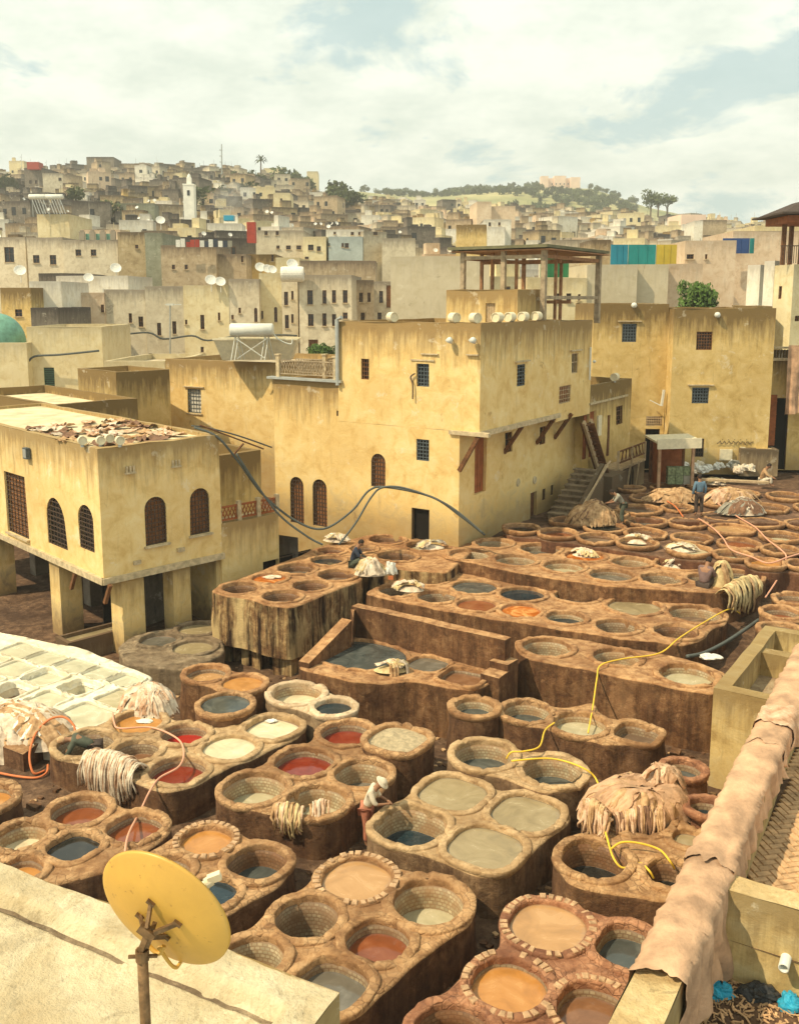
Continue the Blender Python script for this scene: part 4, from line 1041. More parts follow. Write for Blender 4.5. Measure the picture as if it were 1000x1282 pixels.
m_ = MB(); q = M0; m_.box((M0+Mr1)/2+Vector((0, 0, z_o-.05)), ((Mr1-M0).length+.1, .2, .2), rr); m_.box((M0+ob)/2+Vector((0, 0, z_o-.05)), ((ob-M0).length+.9, .22, .16), ll); m_.done('edge_beam', 'stone_trim', mh)
for px in (583, 628, 668, 690):
    q = low_r(px) if px > 590 else ob; e = q - ll*1.0
    m_ = MB(); m_.bar((q.x, q.y, 5.9 if px > 590 else 5.7), (e.x*.85+q.x*.15, e.y*.85+q.y*.15, 7.15), 0.13, 0.16); m_.done('bracket', 'wood_brown', mh)
for px, py in ((648, 604), (669, 601)):
    q, d, n_ = on_face(ob, ob2, px, py, 0.02); m_ = MB(); m_.lathe(q, [(0.0, .03), (.15, .03), (.19, 0.0), (.19, -.02)], 14, n_); m_.done('wall_vent', 'stone_trim', mh)
for k, (f0, px, py) in enumerate(((None, 425, 519),)):
    q, d, n_ = on_face(Ml2, Ml1, px, py, 0.0)
# terrace part (347-426), lower roof
hT = [HP(Ml2, Ml1, 371, 597, 655, 17, True, cols=4, rows=11, back='curtain_rust'), HP(Ml2, Ml1, 400, 600, 659, 18, True, cols=4, rows=11, back='curtain_rust'), HP(Ml2, Ml1, 425-1.5, 514, 521, 5, cols=1, rows=1)]
zt = ztop(Ml2, 347, 474)
mt = house('terrace_house', 'yellow house wing with railed roof terrace and two tall arched windows', 'house', [Ml2, Ml1, Ml1+rr*6, Ml2+rr*6], -0.3, zt, 'plaster_yellow', {0: hT}, parapet=0.25, roofmat='roof_grey')
# railing
rg = root('terrace_railing', 'rusty mesh railing with concrete posts on the roof terrace', 'railing', (Ml2.x, Ml2.y, zt))
Lr = (Ml1-Ml2).length; dmt = (Ml1-Ml2).normalized()
m_ = MB(); q = (Ml1+Ml2)/2; m_.box((q.x, q.y, zt+0.06), (Lr+.5, .34, .10), dmt); m_.done('ledge', 'metal_grey', rg)
for t in (.25, Lr*.5+.2, Lr-.2):
    q = Ml2 + dmt*t + rr*(0.1 if t != Lr*.5+.2 else 1.2); m_ = MB(); m_.box((q.x, q.y, zt+.55), (.18, .18, 1.05), dmt); m_.box((q.x, q.y, zt+1.1), (.26, .26, .06), dmt); m_.done('post', 'stone_trim', rg)
for off in (0.1, 1.25):
    m_ = MB(); a = Ml2 + dmt*.3 + rr*off; b = Ml1 - dmt*.25 + rr*off
    for zz in (.25, .85): m_.bar((a.x, a.y, zt+zz), (b.x, b.y, zt+zz), .05)
    x = 0; LL = (b-a).length
    while x < LL-.2:
        p_ = a + dmt*x; q = a + dmt*(x+.2); m_.bar((p_.x, p_.y, zt+.25), (q.x, q.y, zt+.85), .025); m_.bar((q.x, q.y, zt+.25), (p_.x, p_.y, zt+.85), .025); x += .15
    m_.done('mesh_panel', 'post_grey', rg)
# downpipe
m_ = MB(); a = Ml1 - rr*.12 + dmt*.05
m_.tube([(a.x, a.y, zt-.1), (a.x, a.y, z_m+.05), (a.x+dmt.x*.25, a.y+dmt.y*.25, z_m+.16)], .09, 8); tagp(m_.done('drainpipe', 'metal_grey', None, origin=Vector((a.x, a.y, zt))), 'grey vertical pipe on the corner of the tall house above the terrace', 'pipe')
# right part, slightly recessed, same height
s1, s2 = Mr1+ll*.15, Mr2+ll*.15
hR2 = [HP(s1, s2, 699-1, 444, 471, 5, style='none'), HP(s1, s2, 720, 442, 467, 8, style='sash', mat='wood_pale', lintel=True), HP(s1, s2, 705, 483, 505, 20, cols=6, rows=3, mat='wood_pale', back='curtain_rust')]
mh2 = house('recessed_house', 'narrow yellow upper house front with a latticed balcony window', 'house', [s1, s2, s2+ll*6.7, s1+ll*6.7], 6.9, z_m-.1, 'plaster_yellow', {0: hR2}, parapet=0.3, roofmat='roof_grey')
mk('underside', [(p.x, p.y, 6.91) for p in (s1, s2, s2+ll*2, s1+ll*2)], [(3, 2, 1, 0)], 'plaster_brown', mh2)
# annex to the right
za = ztop(s2+rr*3, 762, 478)
e1_, e2_ = s2 + rr*.02, Vector((*on_r(787)[:2], 0)) + ll*.15
hA = [HP(e1_, e2_, 776, 508, 531, 8, cols=2, rows=3, mat='wood_brown'), HP(e1_, e2_, 741, 515, 573, 12, style='door', mat='wood_red')]
ax_house = house('annex_house', 'lower yellow annex with grey parapet, red door and wooden balcony', 'house', [e1_, e2_, e2_+ll*6.5, e1_+ll*6.5], 2.5, za, 'plaster_ochre', {0: hA}, parapet=.45, roofmat='roof_grey')
m_ = MB(); d2 = (e2_-e1_).normalized(); n2_ = Vector((d2.y, -d2.x, 0)); Le = (e2_-e1_).length
zb_ = ztop(e1_+d2*Le*.5, 762, 582)
rb_ = root('wooden_balcony', 'weathered wooden balcony with carved rail on the annex front', 'balcony', (e1_.x, e1_.y, zb_))
m_.box(e1_+d2*Le*.62+n2_*.5+Vector((0, 0, zb_)), (Le*.72, 1.0, .12), d2); m_.done('deck', 'wood_pale', rb_)
for t in (.28, .62, .97):
    m_ = MB(); m_.box(e1_+d2*Le*t+n2_*.95+Vector((0, 0, zb_+.5)), (.1, .1, 1.0), d2); m_.done('post', 'wood_pale', rb_)
for zz in (.35, .95):
    m_ = MB(); m_.bar(e1_+d2*Le*.28+n2_*.95+Vector((0, 0, zb_+zz)), e1_+d2*Le*.97+n2_*.95+Vector((0, 0, zb_+zz)), .07); m_.done('rail', 'wood_brown', rb_)
m_ = MB()
for k in range(14): m_.bar(e1_+d2*Le*(.3+k*.048)+n2_*.95+Vector((0, 0, zb_+.35)), e1_+d2*Le*(.3+((k*7) % 14)*.048*.2+k*.04)+n2_*.95+Vector((0, 0, zb_+.93)), .04)
m_.done('balusters', 'wood_brown', rb_)
for k in range(3):
    m_ = MB(); a = e1_+d2*Le*(.35+.22*k)+n2_*1.0
    m_.bar((a.x, a.y, zb_), (a.x+d2.x*-.5, a.y+d2.y*-.5, zb_-1.5), .09); m_.done('prop', 'wood_pale', rb_)
# base storey below the balcony
zb2 = zb_-.1
bs = house('balcony_base', 'rough grey masonry base under the wooden balcony', 'wall', [e1_+n2_*1.0+d2*Le*.25, e1_+n2_*1.0+d2*Le*.95, e1_+d2*Le*.95, e1_+d2*Le*.25], 2.3, zb2, 'plaster_grey', {0: [dict(h=(Le*.35, 2.4, 3.9, 1.0, True), style='none', back='dark_void')]}, parapet=.02, roofmat='stone_trim')
# brown wooden stair-chute leaning from the upper floor, and the stone steps
ch = root('wooden_chute', 'dark wooden ladder like chute leaning under the overhang', 'chute', (low_r(712).x, low_r(712).y, 4.0))
ca = on_face(ob, ob2, 706, 525, 1.2)[0]; cb = on_face(ob, ob2, 728, 592, 1.2)[0]
for o in (-.42, .42):
    m_ = MB(); m_.bar(ca+rr*o, cb+rr*o, .12, .22); m_.done('side_rail', 'wood_pale', ch)
for k in range(9):
    q = ca.lerp(cb, (k+.5)/9); m_ = MB(); m_.box(q, (.8, .35, .05), rr); m_.done('tread', 'wood_brown', ch)
m_ = MB(); m_.bar(ca+Vector((0, 0, -.12)), cb+Vector((0, 0, -.12)), .75, .05); m_.done('backing', 'wood_brown', ch)
st = root('stone_steps', 'worn stone stair climbing to the annex landing under the overhang', 'steps', (low_r(712).x, low_r(712).y, 2.6))
sN = Vector((rr.y, -rr.x, 0)); q0 = P(700, 652, 2.6); q1 = PD(735, 590, q0.y + 3.4); nst = 9
dst = Vector((q1.x-q0.x, q1.y-q0.y, 0)).normalized(); Lst = (Vector((q1.x, q1.y, 0))-Vector((q0.x, q0.y, 0))).length; rise = max(1.6, q1.z-q0.z)
for k in range(nst):
    q = Vector((q0.x, q0.y, 0)) + dst*(Lst*(k+.5)/nst); zt_ = 2.7+rise*(k+1)/nst
    m_ = MB(); m_.box((q.x, q.y, (zt_+2.2)/2), (Lst/nst, 1.05, zt_-2.2), dst); m_.box((q.x-dst.x*.03, q.y-dst.y*.03, zt_+.02), (Lst/nst+.05, 1.12, .05), dst); m_.done('step', 'grey_mud', st)
nst_ = Vector((dst.y, -dst.x, 0)); a_ = Vector((q0.x, q0.y, 2.7))+nst_*.62; b_ = a_+dst*Lst+Vector((0, 0, rise))
m_ = MB(); vs_w = [a_+Vector((0, 0, -.4)), b_+Vector((0, 0, -rise-.4)), b_+Vector((0, 0, .35)), a_+Vector((0, 0, .25))]
m_.add([*vs_w, *[v+nst_*.2 for v in vs_w]], [(0, 3, 2, 1), (4, 5, 6, 7), (3, 7, 6, 2), (0, 4, 7, 3), (1, 2, 6, 5)]); m_.done('side_wall', 'plaster_grey', st)
for k in range(3): m_ = MB(); m_.bar(a_+nst_*.3+Vector((0, 0, .2+.12*k)), b_+nst_*(.3+.1*k)+Vector((0, 0, .3+.1*k)), .07); m_.done('pole', 'wood_pale', st)
# landing and doors at the annex
ld = e1_ + d2*Le*.12 + n2_*.7; m_ = MB(); m_.box((ld.x, ld.y, (zb_+2.2)/2), (Le*.34, 1.4, zb_-2.2), d2); m_.done('landing', 'plaster_grey', st)
hx = [HP(e1_, e2_, 755, 520, 560, 7)]
for px, a1_, b1_, w_, mm in ((731+18, 520, 545, 7, 'cream_plastic'), (760, 520, 570, 3, 'wood_brown')):
    q, d, n_ = on_face(e1_, e2_, px, (a1_+b1_)/2, .05); _, z1q, _ = hit(e1_, e2_, px, a1_); _, z0q, _ = hit(e1_, e2_, px, b1_)
    m_ = MB(); m_.box(q, (w_/F*44*1.7, .08, z1q-z0q), d); m_.done('wall_board', mm, ax_house)
q, d, n_ = on_face(e1_, e2_, 762, 500, .04); m_ = MB(); m_.box(q, (Le*.9, .07, .1), d); m_.done('ledge', 'stone_trim', ax_house)
# pergola on the roof
pg = root('roof_pergola', 'unfinished concrete pergola with green edged slab on the tall house roof', 'pergola', (M0.x, M0.y, z_m))
dist = lambda px, k: None
zs_ = 14.75
def roof_pt(px, b):                       # column px on the line b metres behind the right-hand face
    q = along(M0+ll*b, AR, px); return Vector((q.x, q.y, 0))
posts_ = [(673, 0.35, .26), (737, 0.35, .3), (695, 3.4, .18), (706, 1.8, .16)]
cA = roof_pt(672, .35); cB = roof_pt(738, .35); cC = cA + ll*4.1; cD = cB + ll*4.1
def postat(q, w, z0, z1, mat): m_ = MB(); m_.box((q.x, q.y, (z0+z1)/2), (w, w, z1-z0), rr); m_.done('post', mat, pg)
for q, w in ((cA, .28), (cB, .3), (cC, .26), (cA+ll*2.0, .26)): postat(q, w*.8, z_m-.25, zs_, 'post_grey')
for q, w in ((cA+rr*1.7+ll*.2, .14), (cA+rr*2.5+ll*1.2, .16), (cD, .2), (cB+ll*2, .16), (cC+rr*1.8, .16), (cA+rr*1.2+ll*3.2, .16), (cA+rr*.5+ll*1.6, .14)): postat(q, w*.85, z_m-.25, zs_, 'wood_mid')
def beam(a, b, z, w, h, mat, nm='beam'): m_ = MB(); m_.bar((a.x, a.y, z), (b.x, b.y, z), w, h); m_.done(nm, mat, pg)
for a, b, z, mat in ((cA, cC, zs_-.35, 'post_grey'), (cA, cB, zs_-.35, 'wood_mid'), (cC, cD, zs_-.35, 'wood_mid'), (cD, cB, zs_-.35, 'wood_mid'), (cA, cC, 12.55, 'post_grey'), (cA, cB, 12.6, 'post_grey'), (cC+rr*1.8, cA+rr*1.8, zs_-.5, 'wood_mid'), (cC+rr*3, cA+rr*3, 12.4, 'wood_mid')): beam(a, b, z, .14, .16, mat)
m_ = MB(); cc_ = (cA+cD)/2; m_.box((cc_.x+ll.x*.1, cc_.y+ll.y*.1, zs_+.08), ((cB-cA).length+1.0, 5.0, .13), rr); m_.done('roof_slab', 'slab_green', pg)
m_ = MB(); m_.box((cc_.x, cc_.y, zs_-.06), ((cB-cA).length+.7, 5.0, .05), rr); m_.done('ceiling_boards', 'wood_mid', pg)
# penthouse box
pa = roof_pt(640, 1.0) ; pa = along(M0+rr*4.5, AL, 641); pa = Vector((pa.x, pa.y, 0)); pb = along(pa, AL, 556); pb = Vector((pb.x, pb.y, 0))
house('roof_hut', 'small yellow stair hut on the tall house roof', 'hut', [pb, pa, pa+rr*2.4, pb+rr*2.4], z_m-.3, ztop(pa, 600, 362), 'plaster_yellow', {0: [dict(h=((pa-pb).length*.62, z_m-.2, z_m+.75, .5, False), style='door', mat='wood_pale')]}, parapet=.15)

# ---- houses at the end of the yard
R0 = P(835, 590, 2.95); R0.z = 0
R1 = Vector((*along(R0, 93, 955)[:2], 0)); R0b = R0
zr = ztop(R0, 835, 386)
hRB = [HP(R0, R1, 882, 415, 438, 20, cols=5, rows=5, mat='wood_brown', thick=.04), HP(R0, R1, 877, 485, 505, 21, cols=5, rows=4, mat='iron_blue', lintel=True, thick=.05), HP(R0, R1, 875, 549, 572, 13, cols=3, rows=3)]
rbh = house('yard_end_house', 'ochre house at the yard end with writing near its foot', 'house', [R0, R1, R1+azv(3)*9, R0+azv(3)*9], 2.8, zr, 'plaster_ochre', {0: hRB}, parapet=.3, roofmat='roof_grey')
S0 = Vector((*(R0+azv(3)*1.3)[:2], 0)); S1 = Vector((*along(S0, 93-180, 735)[:2], 0))
hS = [HP(S1, S0, 788, 405, 428, 18, cols=4, rows=5, mat='iron_blue', lintel=True, thick=.05), HP(S1, S0, 817, 537, 592, 18, style='none', back='dark_void'), HP(S1, S0, 819, 521, 533, 20, cols=8, rows=3, mat='wood_pale', thick=.05)]
sh = house('yellow_rear_house', 'bright yellow house with blue grille window and dark doorway', 'house', [S1, S0, S0+azv(3)*8, S1+azv(3)*8], 2.8, zr+.25, 'plaster_ochre', {0: hS}, parapet=.3, roofmat='roof_grey')
T0 = Vector((*(R1+azv(3)*1.6)[:2], 0)); T1 = T0 + azv(93)*7
tt0, tt1 = T0+azv(93)*.0, T1
hT2 = [HP(T0, T1, 968, 498, 592, 40, style='none', back='dark_void')]
house('passage_house', 'ochre wall with a tall dark passage and balcony above', 'house', [T0, T1, T1+azv(3)*6, T0+azv(3)*6], 2.8, ztop(T0, 960, 438), 'plaster_ochre', {0: hT2}, parapet=.9)
q, d, n_ = on_face(T0, T1, 957, 525, .35); m_ = MB(); m_.box(q, (1.0, .08, 2.9), d)
for k in range(4): m_.box(q+Vector((0, 0, -1.1+k*.72)), (1.04, .1, .03), d)
tagp(m_.done('red_door', 'wood_red', None, origin=q-Vector((0, 0, 1.45))), 'open reddish brown wooden door leaf at the dark passage', 'door')
# tall balcony edge house at far right
U0 = T0 + azv(93)*.25 + azv(3)*2.5
house('corner_house', 'tall ochre house edge behind the passage', 'house', [U0, U0+azv(93)*.9, U0+azv(93)*.9+azv(3)*5, U0+azv(3)*5], 2.8, zr+.1, 'plaster_ochre', {}, parapet=.3)
V0 = P(985, 588, 3.4); V0.z = 0; V0 = PD(986, 500, T0.y-1.5); V0.z = 0
# draped balcony at the right edge
m_ = MB(); q = T0 + azv(93)*.9 - azv(3)*.25
bl = root('latticed_balcony', 'stone balcony parapet with pierced lattice over the dark passage', 'balcony', (q.x, q.y, 9))
zb3 = ztop(T0, 960, 447)
m_.box((T0.x+azv(93).x*2, T0.y-.3, zb3+.55), (4.2, .2, .12), azv(93)); m_.box((T0.x+2, T0.y-.3, zb3-.1), (4.2, .25, .16), azv(93)); m_.done('rail', 'stone_trim', bl)
m_ = MB()
for k in range(26): m_.box((T0.x+.1+k*.16, T0.y-.3, zb3+.2), (.05, .1, .5), azv(93))
m_.done('balusters', 'plaster_grey', bl)
# low wall block in front of passage
W0 = R1 + azv(93)*-.6 - azv(3)*.9; q0 = P(905, 592, 3.5); q1 = P(946, 592, 3.5)
house('low_wall', 'low plastered wall stub at the corner of the yard end house', 'wall', [R1+azv(-87)*1.6-azv(3)*.5, R1+azv(93)*.45-azv(3)*.5, R1+azv(93)*.45+azv(3)*.6, R1+azv(-87)*1.6-azv(3)*.05], 2.8, ztop(R1, 950, 561), 'plaster_grey', {}, parapet=.03)
# hydrant boxes, lettering
for px, py, w, h, nm in ((868.5, 569, .68, .62, 'white square meter cabinet'), (889+0.3, 565, .26, .5, 'narrow white meter box')):
    px = {868.5: 908, 889.3: 929}[px]; q, d, n_ = on_face(R0, R1, px, py, .06); m_ = MB(); m_.box(q, (w, .12, h), d); m_.box(q+n_*.065, (w*.86, .01, h*.86), d)
    tagp(m_.done('meter_box', 'cream_plastic', None, origin=q), nm+' on the yard end house below the writing', 'meter box')
def text_on(name, body, q, d, n_, size, mat, parent=None, ext=.004, label=None, cat=None):
    cu = bpy.data.curves.new(name, 'FONT'); cu.body = body; cu.size = size; cu.extrude = ext; cu.align_x = 'CENTER'; cu.align_y = 'CENTER'
    tmp = bpy.data.objects.new(name, cu); COL.objects.link(tmp)
    bpy.context.view_layer.update(); me = bpy.data.meshes.new_from_object(tmp); bpy.data.objects.remove(tmp)
    me.materials.clear(); me.materials.append(MATS[mat]); o = bpy.data.objects.new(name, me); COL.objects.link(o)
    M_ = Matrix((( d.x, 0, n_.x, 0), (d.y, 0, n_.y, 0), (0, 1, 0, 0), (0, 0, 0, 1)))
    o.matrix_world = Matrix.Translation(q) @ M_
    if parent: o.parent = parent; o.matrix_world = Matrix.Translation(Vector(q)-wloc(parent)) @ M_
    if label: tagp(o, label, cat)
    return o
q, d, n_ = on_face(R0, R1, 923, 548, .02)
text_on('painted_number', '0677722 8344', q, d, n_, .42, 'cloth_dark', rbh)
q, d, n_ = on_face(R0, R1, 920, 554, .02); m_ = MB(); pts = []
for k in range(46):
    t = k/45; pts.append(q + d*(1.0-2.0*t) + Vector((0, 0, .07*math.sin(k*1.1)+.05*math.sin(k*2.3+1))))
m_.tube(pts, .018, 4)
for k in range(5): m_.box(q+d*(-.7+k*.33)+Vector((0, 0, .16)), (.04, .01, .04), d)
m_.done('painted_script', 'cloth_dark', rbh)
# ------------------------------------------------------------ walls and troughs of the yard
def slab(name, label, cat, foot, z0, z1, mat, topmat=None, parent=None, kind=None, wob=.03):
    foot = [Vector((p[0], p[1], 0)) for p in foot]; n = len(foot); mb = MB()
    z1s = z1 if hasattr(z1, '__len__') else [z1]*n
    for i in range(n): wall_face(mb, foot[i], foot[(i+1) % n], z0, z1s[i], (), .1, 0, wob, .45, z1b=z1s[(i+1) % n])
    if n == 4:                                   # worn, slightly uneven top
        L_ = (foot[1]-foot[0]).length; k_ = max(1, int(L_/.3)); k2 = max(1, int((foot[3]-foot[0]).length/.3)); vs, fs = [], []
        for i in range(k_+1):
            for j in range(k2+1):
                u, t = i/k_, j/k2; p = foot[0].lerp(foot[1], u).lerp(foot[3].lerp(foot[2], u), t); z = (z1s[0]*(1-u)+z1s[1]*u)*(1-t)+(z1s[3]*(1-u)+z1s[2]*u)*t
                e = 0 < i < k_ and 0 < j < k2; vs.append((p.x, p.y, z + nz(p.x, p.y, 7, 1.3)*wob*1.3 + (.025+nz(p.x, p.y, 2, 3)*.03 if e else 0)))
        for i in range(k_):
            for j in range(k2): b_ = i*(k2+1)+j; fs.append((b_, b_+k2+1, b_+k2+2, b_+1))
        mb.add(vs, fs, None, 1)
    else: mb.add([(p.x, p.y, z) for p, z in zip(foot, z1s)], [tuple(range(n))], None, 1)
    c = sum(foot, Vector())/n
    o = mb.done(name, [mat, topmat or mat], parent, origin=None if parent else Vector((c.x, c.y, z0)))
    if label: tagp(o, label, cat)
    if kind: o['kind'] = kind
    return o
r33, r123 = azv(33.5), azv(123.5)
W1, W2 = P(440, 759, 2.72), P(632, 802, 2.72)
dW = (W2-W1).normalized(); nW = Vector((-dW.y, dW.x, 0))
slab('basin_wall', 'long mud wall rising behind the dark basin pond', 'wall', [W1, W2, W2+nW*.38, W1+nW*.38], 0, 2.72, 'adobe_orange_side', 'adobe_orange_top')
Wl = P(374, 832, 1.75); Wc = P(428, 772, 2.6)
dl2 = (Wc-Wl).normalized(); dl2.z = 0; dl2.normalize(); nl2 = Vector((-dl2.y, dl2.x, 0))
slab('sloping_wall', 'sloping end wall of the dark basin', 'wall', [Wl+nl2*.0, Wl-nl2*.38, Wc-nl2*.38, Wc], 0, [1.85, 1.85, 2.55, 2.55], 'adobe_orange_side', 'adobe_orange_top')
slab('wall_step', 'stepped top block where the sloping wall meets the basin wall', 'wall', [Wc-nl2*.45, W1-nW*.05, W1+nW*.5, Wc+nW*.6], 0, 2.62, 'adobe_orange_side', 'adobe_orange_top')
ss = root('basin_steps', 'worn mud steps at the end of the dark basin', 'steps', P(615, 850, 1.7))
for (x, y, zt_, w) in ((618, 842, 1.9, .6), (629, 826, 2.1, .6)):
    q = P(x, y, zt_); slab('step', None, None, [q-dW*.45*w-nW*.3, q+dW*.55*w-nW*.3, q+dW*.55*w+nW*.35, q-dW*.45*w+nW*.35], .5, zt_, 'adobe_orange_side', 'adobe_orange_top', ss)
# legs and dark room under the tall block
A_, B_ = P(266, 737, 2.6), P(362, 759, 2.6); dA = (B_-A_).normalized(); nA = Vector((-dA.y, dA.x, 0)); LA = (B_-A_).length
lg = root('block_legs', 'square mud legs carrying the tall streaked block', 'supports', (A_.x, A_.y, 0))
for t, w in ((0.02, .75), (.33, .35), (.47, .35), (.74, .85)):
    a = A_ + dA*LA*t + nA*.15; slab('leg', None, None, [a, a+dA*w, a+dA*w+nA*.7, a+nA*.7], -.3, .8, 'streaked_side', None, lg)
C_ = P(452, 724, 2.6); slab('side_wall', None, None, [B_+nA*.1-dA*.25, B_+nA*.1-dA*.05, C_-dA*.05, C_-dA*.25], -.3, .8, 'streaked_side', None, lg)
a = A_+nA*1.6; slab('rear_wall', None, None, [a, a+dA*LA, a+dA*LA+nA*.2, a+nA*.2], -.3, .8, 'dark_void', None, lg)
# stone trough by the pillars
tq = P(214, 802, .9); d46 = azv(46.0); n46 = Vector((-d46.y, d46.x, 0))
a = P(85, 806, .75); 
rt_ = house('stone_trough', 'grey stone trough of green water between the pillars', 'trough', [a, a+d46*.01+azv(136)*-.0+d46*2.4, a+d46*2.4+n46*1.0, a+n46*1.0], -.2, .75, 'plaster_grey', {}, parapet=.12, roofmat='liquid_olive', cap=.14)

# pale trough box beside the draped wall
TA = P(893, 862, 3.0); TL = (P(960, 783, 3.0)-TA).length
bx_ = house('trough_box', 'pale mossy masonry trough box between the draped wall and the vats', 'trough', [TA, TA+r123*4.5, TA+r123*4.5+r33*TL, TA+r33*TL], -.3, 3.0, 'plaster_moss', {}, parapet=.75, roofmat='dry_ground', cap=.36)
slab('trough_divider', None, None, [TA+r33*TL*.62+r123*.3, TA+r33*TL*.62+r123*4.3, TA+r33*TL*.69+r123*4.3, TA+r33*TL*.69+r123*.3], 2.2, 2.92, 'plaster_moss', None, bx_)
# draped wall
D0, D1 = P(762, 1282, 5.0), P(978, 852, 5.0); dD = (D1-D0).normalized(); nD = Vector((dD.y, -dD.x, 0)); D0 = D0 - dD*2.5; LD = (D1-D0).length + 4
dwall = slab('terrace_wall', 'long plastered parapet with hides draped along its top', 'wall', [D0, D0+nD*.5, D0+nD*.5+dD*LD, D0+dD*LD], -.2, 5.0, 'plaster_moss', 'concrete_crust')
PW = P(905, 1108, 5.0); tW = (PW-D0).dot(dD)
PW = D0 + dD*tW + nD*.5
slab('cross_wall', 'stained ochre parapet meeting the draped wall at a right angle', 'wall', [PW, PW+nD*5, PW+nD*5+dD*.36, PW+dD*.36], 3.6, 4.97, 'plaster_moss', 'concrete_crust')
# terrace floor of herringbone brick
tf = mk('terrace_floor', [PW+Vector((0, 0, z)) for z in (-.75,)] + [PW+nD*6+Vector((0, 0, -.75)), PW+nD*6+dD*12+Vector((0, 0, -.75)), PW+dD*12+Vector((0, 0, -.75))], [(0, 1, 2, 3)], 'mud_ground')
tf['kind'] = 'structure'
for i, e in enumerate(tf.data.vertices): pass
zf = PW.z-.75
pit = mk('litter_floor', [(D0+nD*.5)+Vector((0, 0, -1.3)), (D0+nD*6)+Vector((0, 0, -1.3)), (PW+nD*5.5)+Vector((0, 0, -1.3)), PW+Vector((0, 0, -1.3))], [(0, 1, 2, 3)], 'mud_ground'); pit['kind'] = 'structure'
bme = None; bl_, bw_ = .235, .112; cnt = 0
hb = []
s_ = bw_*1.06
for i in range(-40, 90):
    for j in range(-12, 30):
        x0 = (i + 0)*s_; y0 = i*s_ + j*4*s_
        hb.append((x0 + s_, y0 + .5*s_, 0)); hb.append((x0 + 0.5*s_ , y0 + 2*s_, 1))
rest_b = []
ca, sa_ = math.cos(rad(42)), math.sin(rad(42))
for x, y, o in hb:
    X, Y = x*ca - y*sa_ + 1.0, x*sa_ + y*ca - 2.0
    if not (0.05 < X < 5.6 and 0.45 < Y < 10.5): continue
    far_b = not (X < 2.35 and Y < 8.5)
    q = PW + nD*X + dD*Y; 
    pxq = 500 + F*q.x/fwd(Vector((q.x, q.y, zf)))
    if far_b or pxq > 1012 or cnt >= 298: rest_b.append((q.copy(), o)); continue
    if bme is None:
        b = MB(); hx, hy = bl_/2, bw_/2
        b.add([(-hx, -hy, 0), (hx, -hy, 0), (hx, hy, 0), (-hx, hy, 0), (-hx+.012, -hy+.012, .03), (hx-.012, -hy+.012, .03), (hx-.012, hy-.012, .03), (-hx+.012, hy-.012, .03)],
              [(0, 1, 5, 4), (1, 2, 6, 5), (2, 3, 7, 6), (3, 0, 4, 7), (4, 5, 6, 7)])
        bme = bpy.data.meshes.new('brick'); bme.from_pydata(b.v, [], b.f); bme.materials.append(MATS['terrace_brick'])
    s = bpy.data.objects.new('brick', bme); COL.objects.link(s); s.parent = tf
    s.location = (q.x, q.y, zf+random.uniform(0, .01)); s.rotation_euler = (random.uniform(-.03, .03), random.uniform(-.03, .03), math.atan2(nD.y, nD.x) + rad(42) + (0 if o == 0 else math.pi/2)); cnt += 1

mb_ = MB()
for q, o in rest_b:
    a = math.atan2(nD.y, nD.x) + rad(42) + (0 if o == 0 else math.pi/2); mb_.box((q.x, q.y, zf+.015), (bl_, bw_, .03), (math.cos(a), math.sin(a), 0))
ob_ = mb_.done('brick_field', 'terrace_brick', tf); ob_['kind'] = 'stuff'
# cloth and hides draped over the wall
def drape(name, label, s0, s1, zt, left, right, mat, seed, parent=None, rag=.25, puff=.03, group=None):
    """sheet over the wall between s0 and s1 metres along; hangs left / right metres"""
    nu, nv = int((s1-s0)/.045)+2, 44; vs, fs = [], []; W_ = .5
    for i in range(nu):
        u = s0 + (s1-s0)*i/(nu-1); e = 1
        rl_ = right*(1 + rag*nz(u, seed, 0, 2.2)*2) ; ll_ = left*(1 + rag*nz(u, seed+9, 0, 2.2)*2)
        tot = ll_ + W_ + rl_
        for j in range(nv):
            s = tot*j/(nv-1)
            if s < ll_: X, Z = -.03, -(ll_-s)
            elif s < ll_+W_: X, Z = s-ll_, .035
            else: X, Z = W_+.03, -(s-ll_-W_)
            hang = max(0, -Z)
            fold = (abs(nz(u*1.0+Z*.25, seed, Z*.3, 2.6))*.30-.07)*min(1, .2+hang*1.6) + nz(u*3, seed, Z, 3)*.035
            lift = .05*math.sin(math.pi*min(1, max(0, (X+.03)/(W_+.06)))) + abs(nz(u*.8+X*1.2, X*1.2, seed, 1.3))*puff*1.8 + abs(nz(u*2.5-X*2, X*2.5, seed, 1.3))*puff*.7
            X2 = X + (fold+.03)*(1 if X > W_*.5 else -1)*(1 if hang > 0 else .0) + (0.05*hang if X > .2 else 0)
            ed_ = max(0, 1-min(i, nu-1-i)/6); cut = (nz(j*.22, seed+(i > nu/2)*7, 0, 1.0)*.15 + nz(j*.7, seed, 4, 1.0)*.03)*ed_
            q = D0 + dD*(u + cut + nz(hang*3, seed, u, 1)*.05) + nD*X2
            vs.append((q.x, q.y, 5.0 + zt + Z + lift))
    for i in range(nu-1):
        for j in range(nv-1):
            a = i*nv+j; fs.append((a, a+1, a+nv+1, a+nv))
    o = mk(name, vs, fs, mat, parent, None, True, origin=D0+dD*s0)
    tagp(o, label, 'hide', group or 'hides draped along the terrace wall'); return o
def sD(px, py): return (P(px, py, 5.0)-D0).dot(dD)
sa, sb, sc_, sd_, se = sD(800, 1210), sD(862, 1085), sD(897, 1010), sD(930, 935), sD(1000, 810)
drape('draped_hide', 'large pale pink hide hanging over the near end of the draped wall', sa-.1, sb+.35, .012, .2, 1.05, 'cloth_pink', 3.3)
drape('draped_hide', 'long pinkish hide wrapped over the wall top from the cross wall onwards', sb+.1, sd_+.3, .03, .15, .42, 'cloth_pink', 8.1, puff=.05)
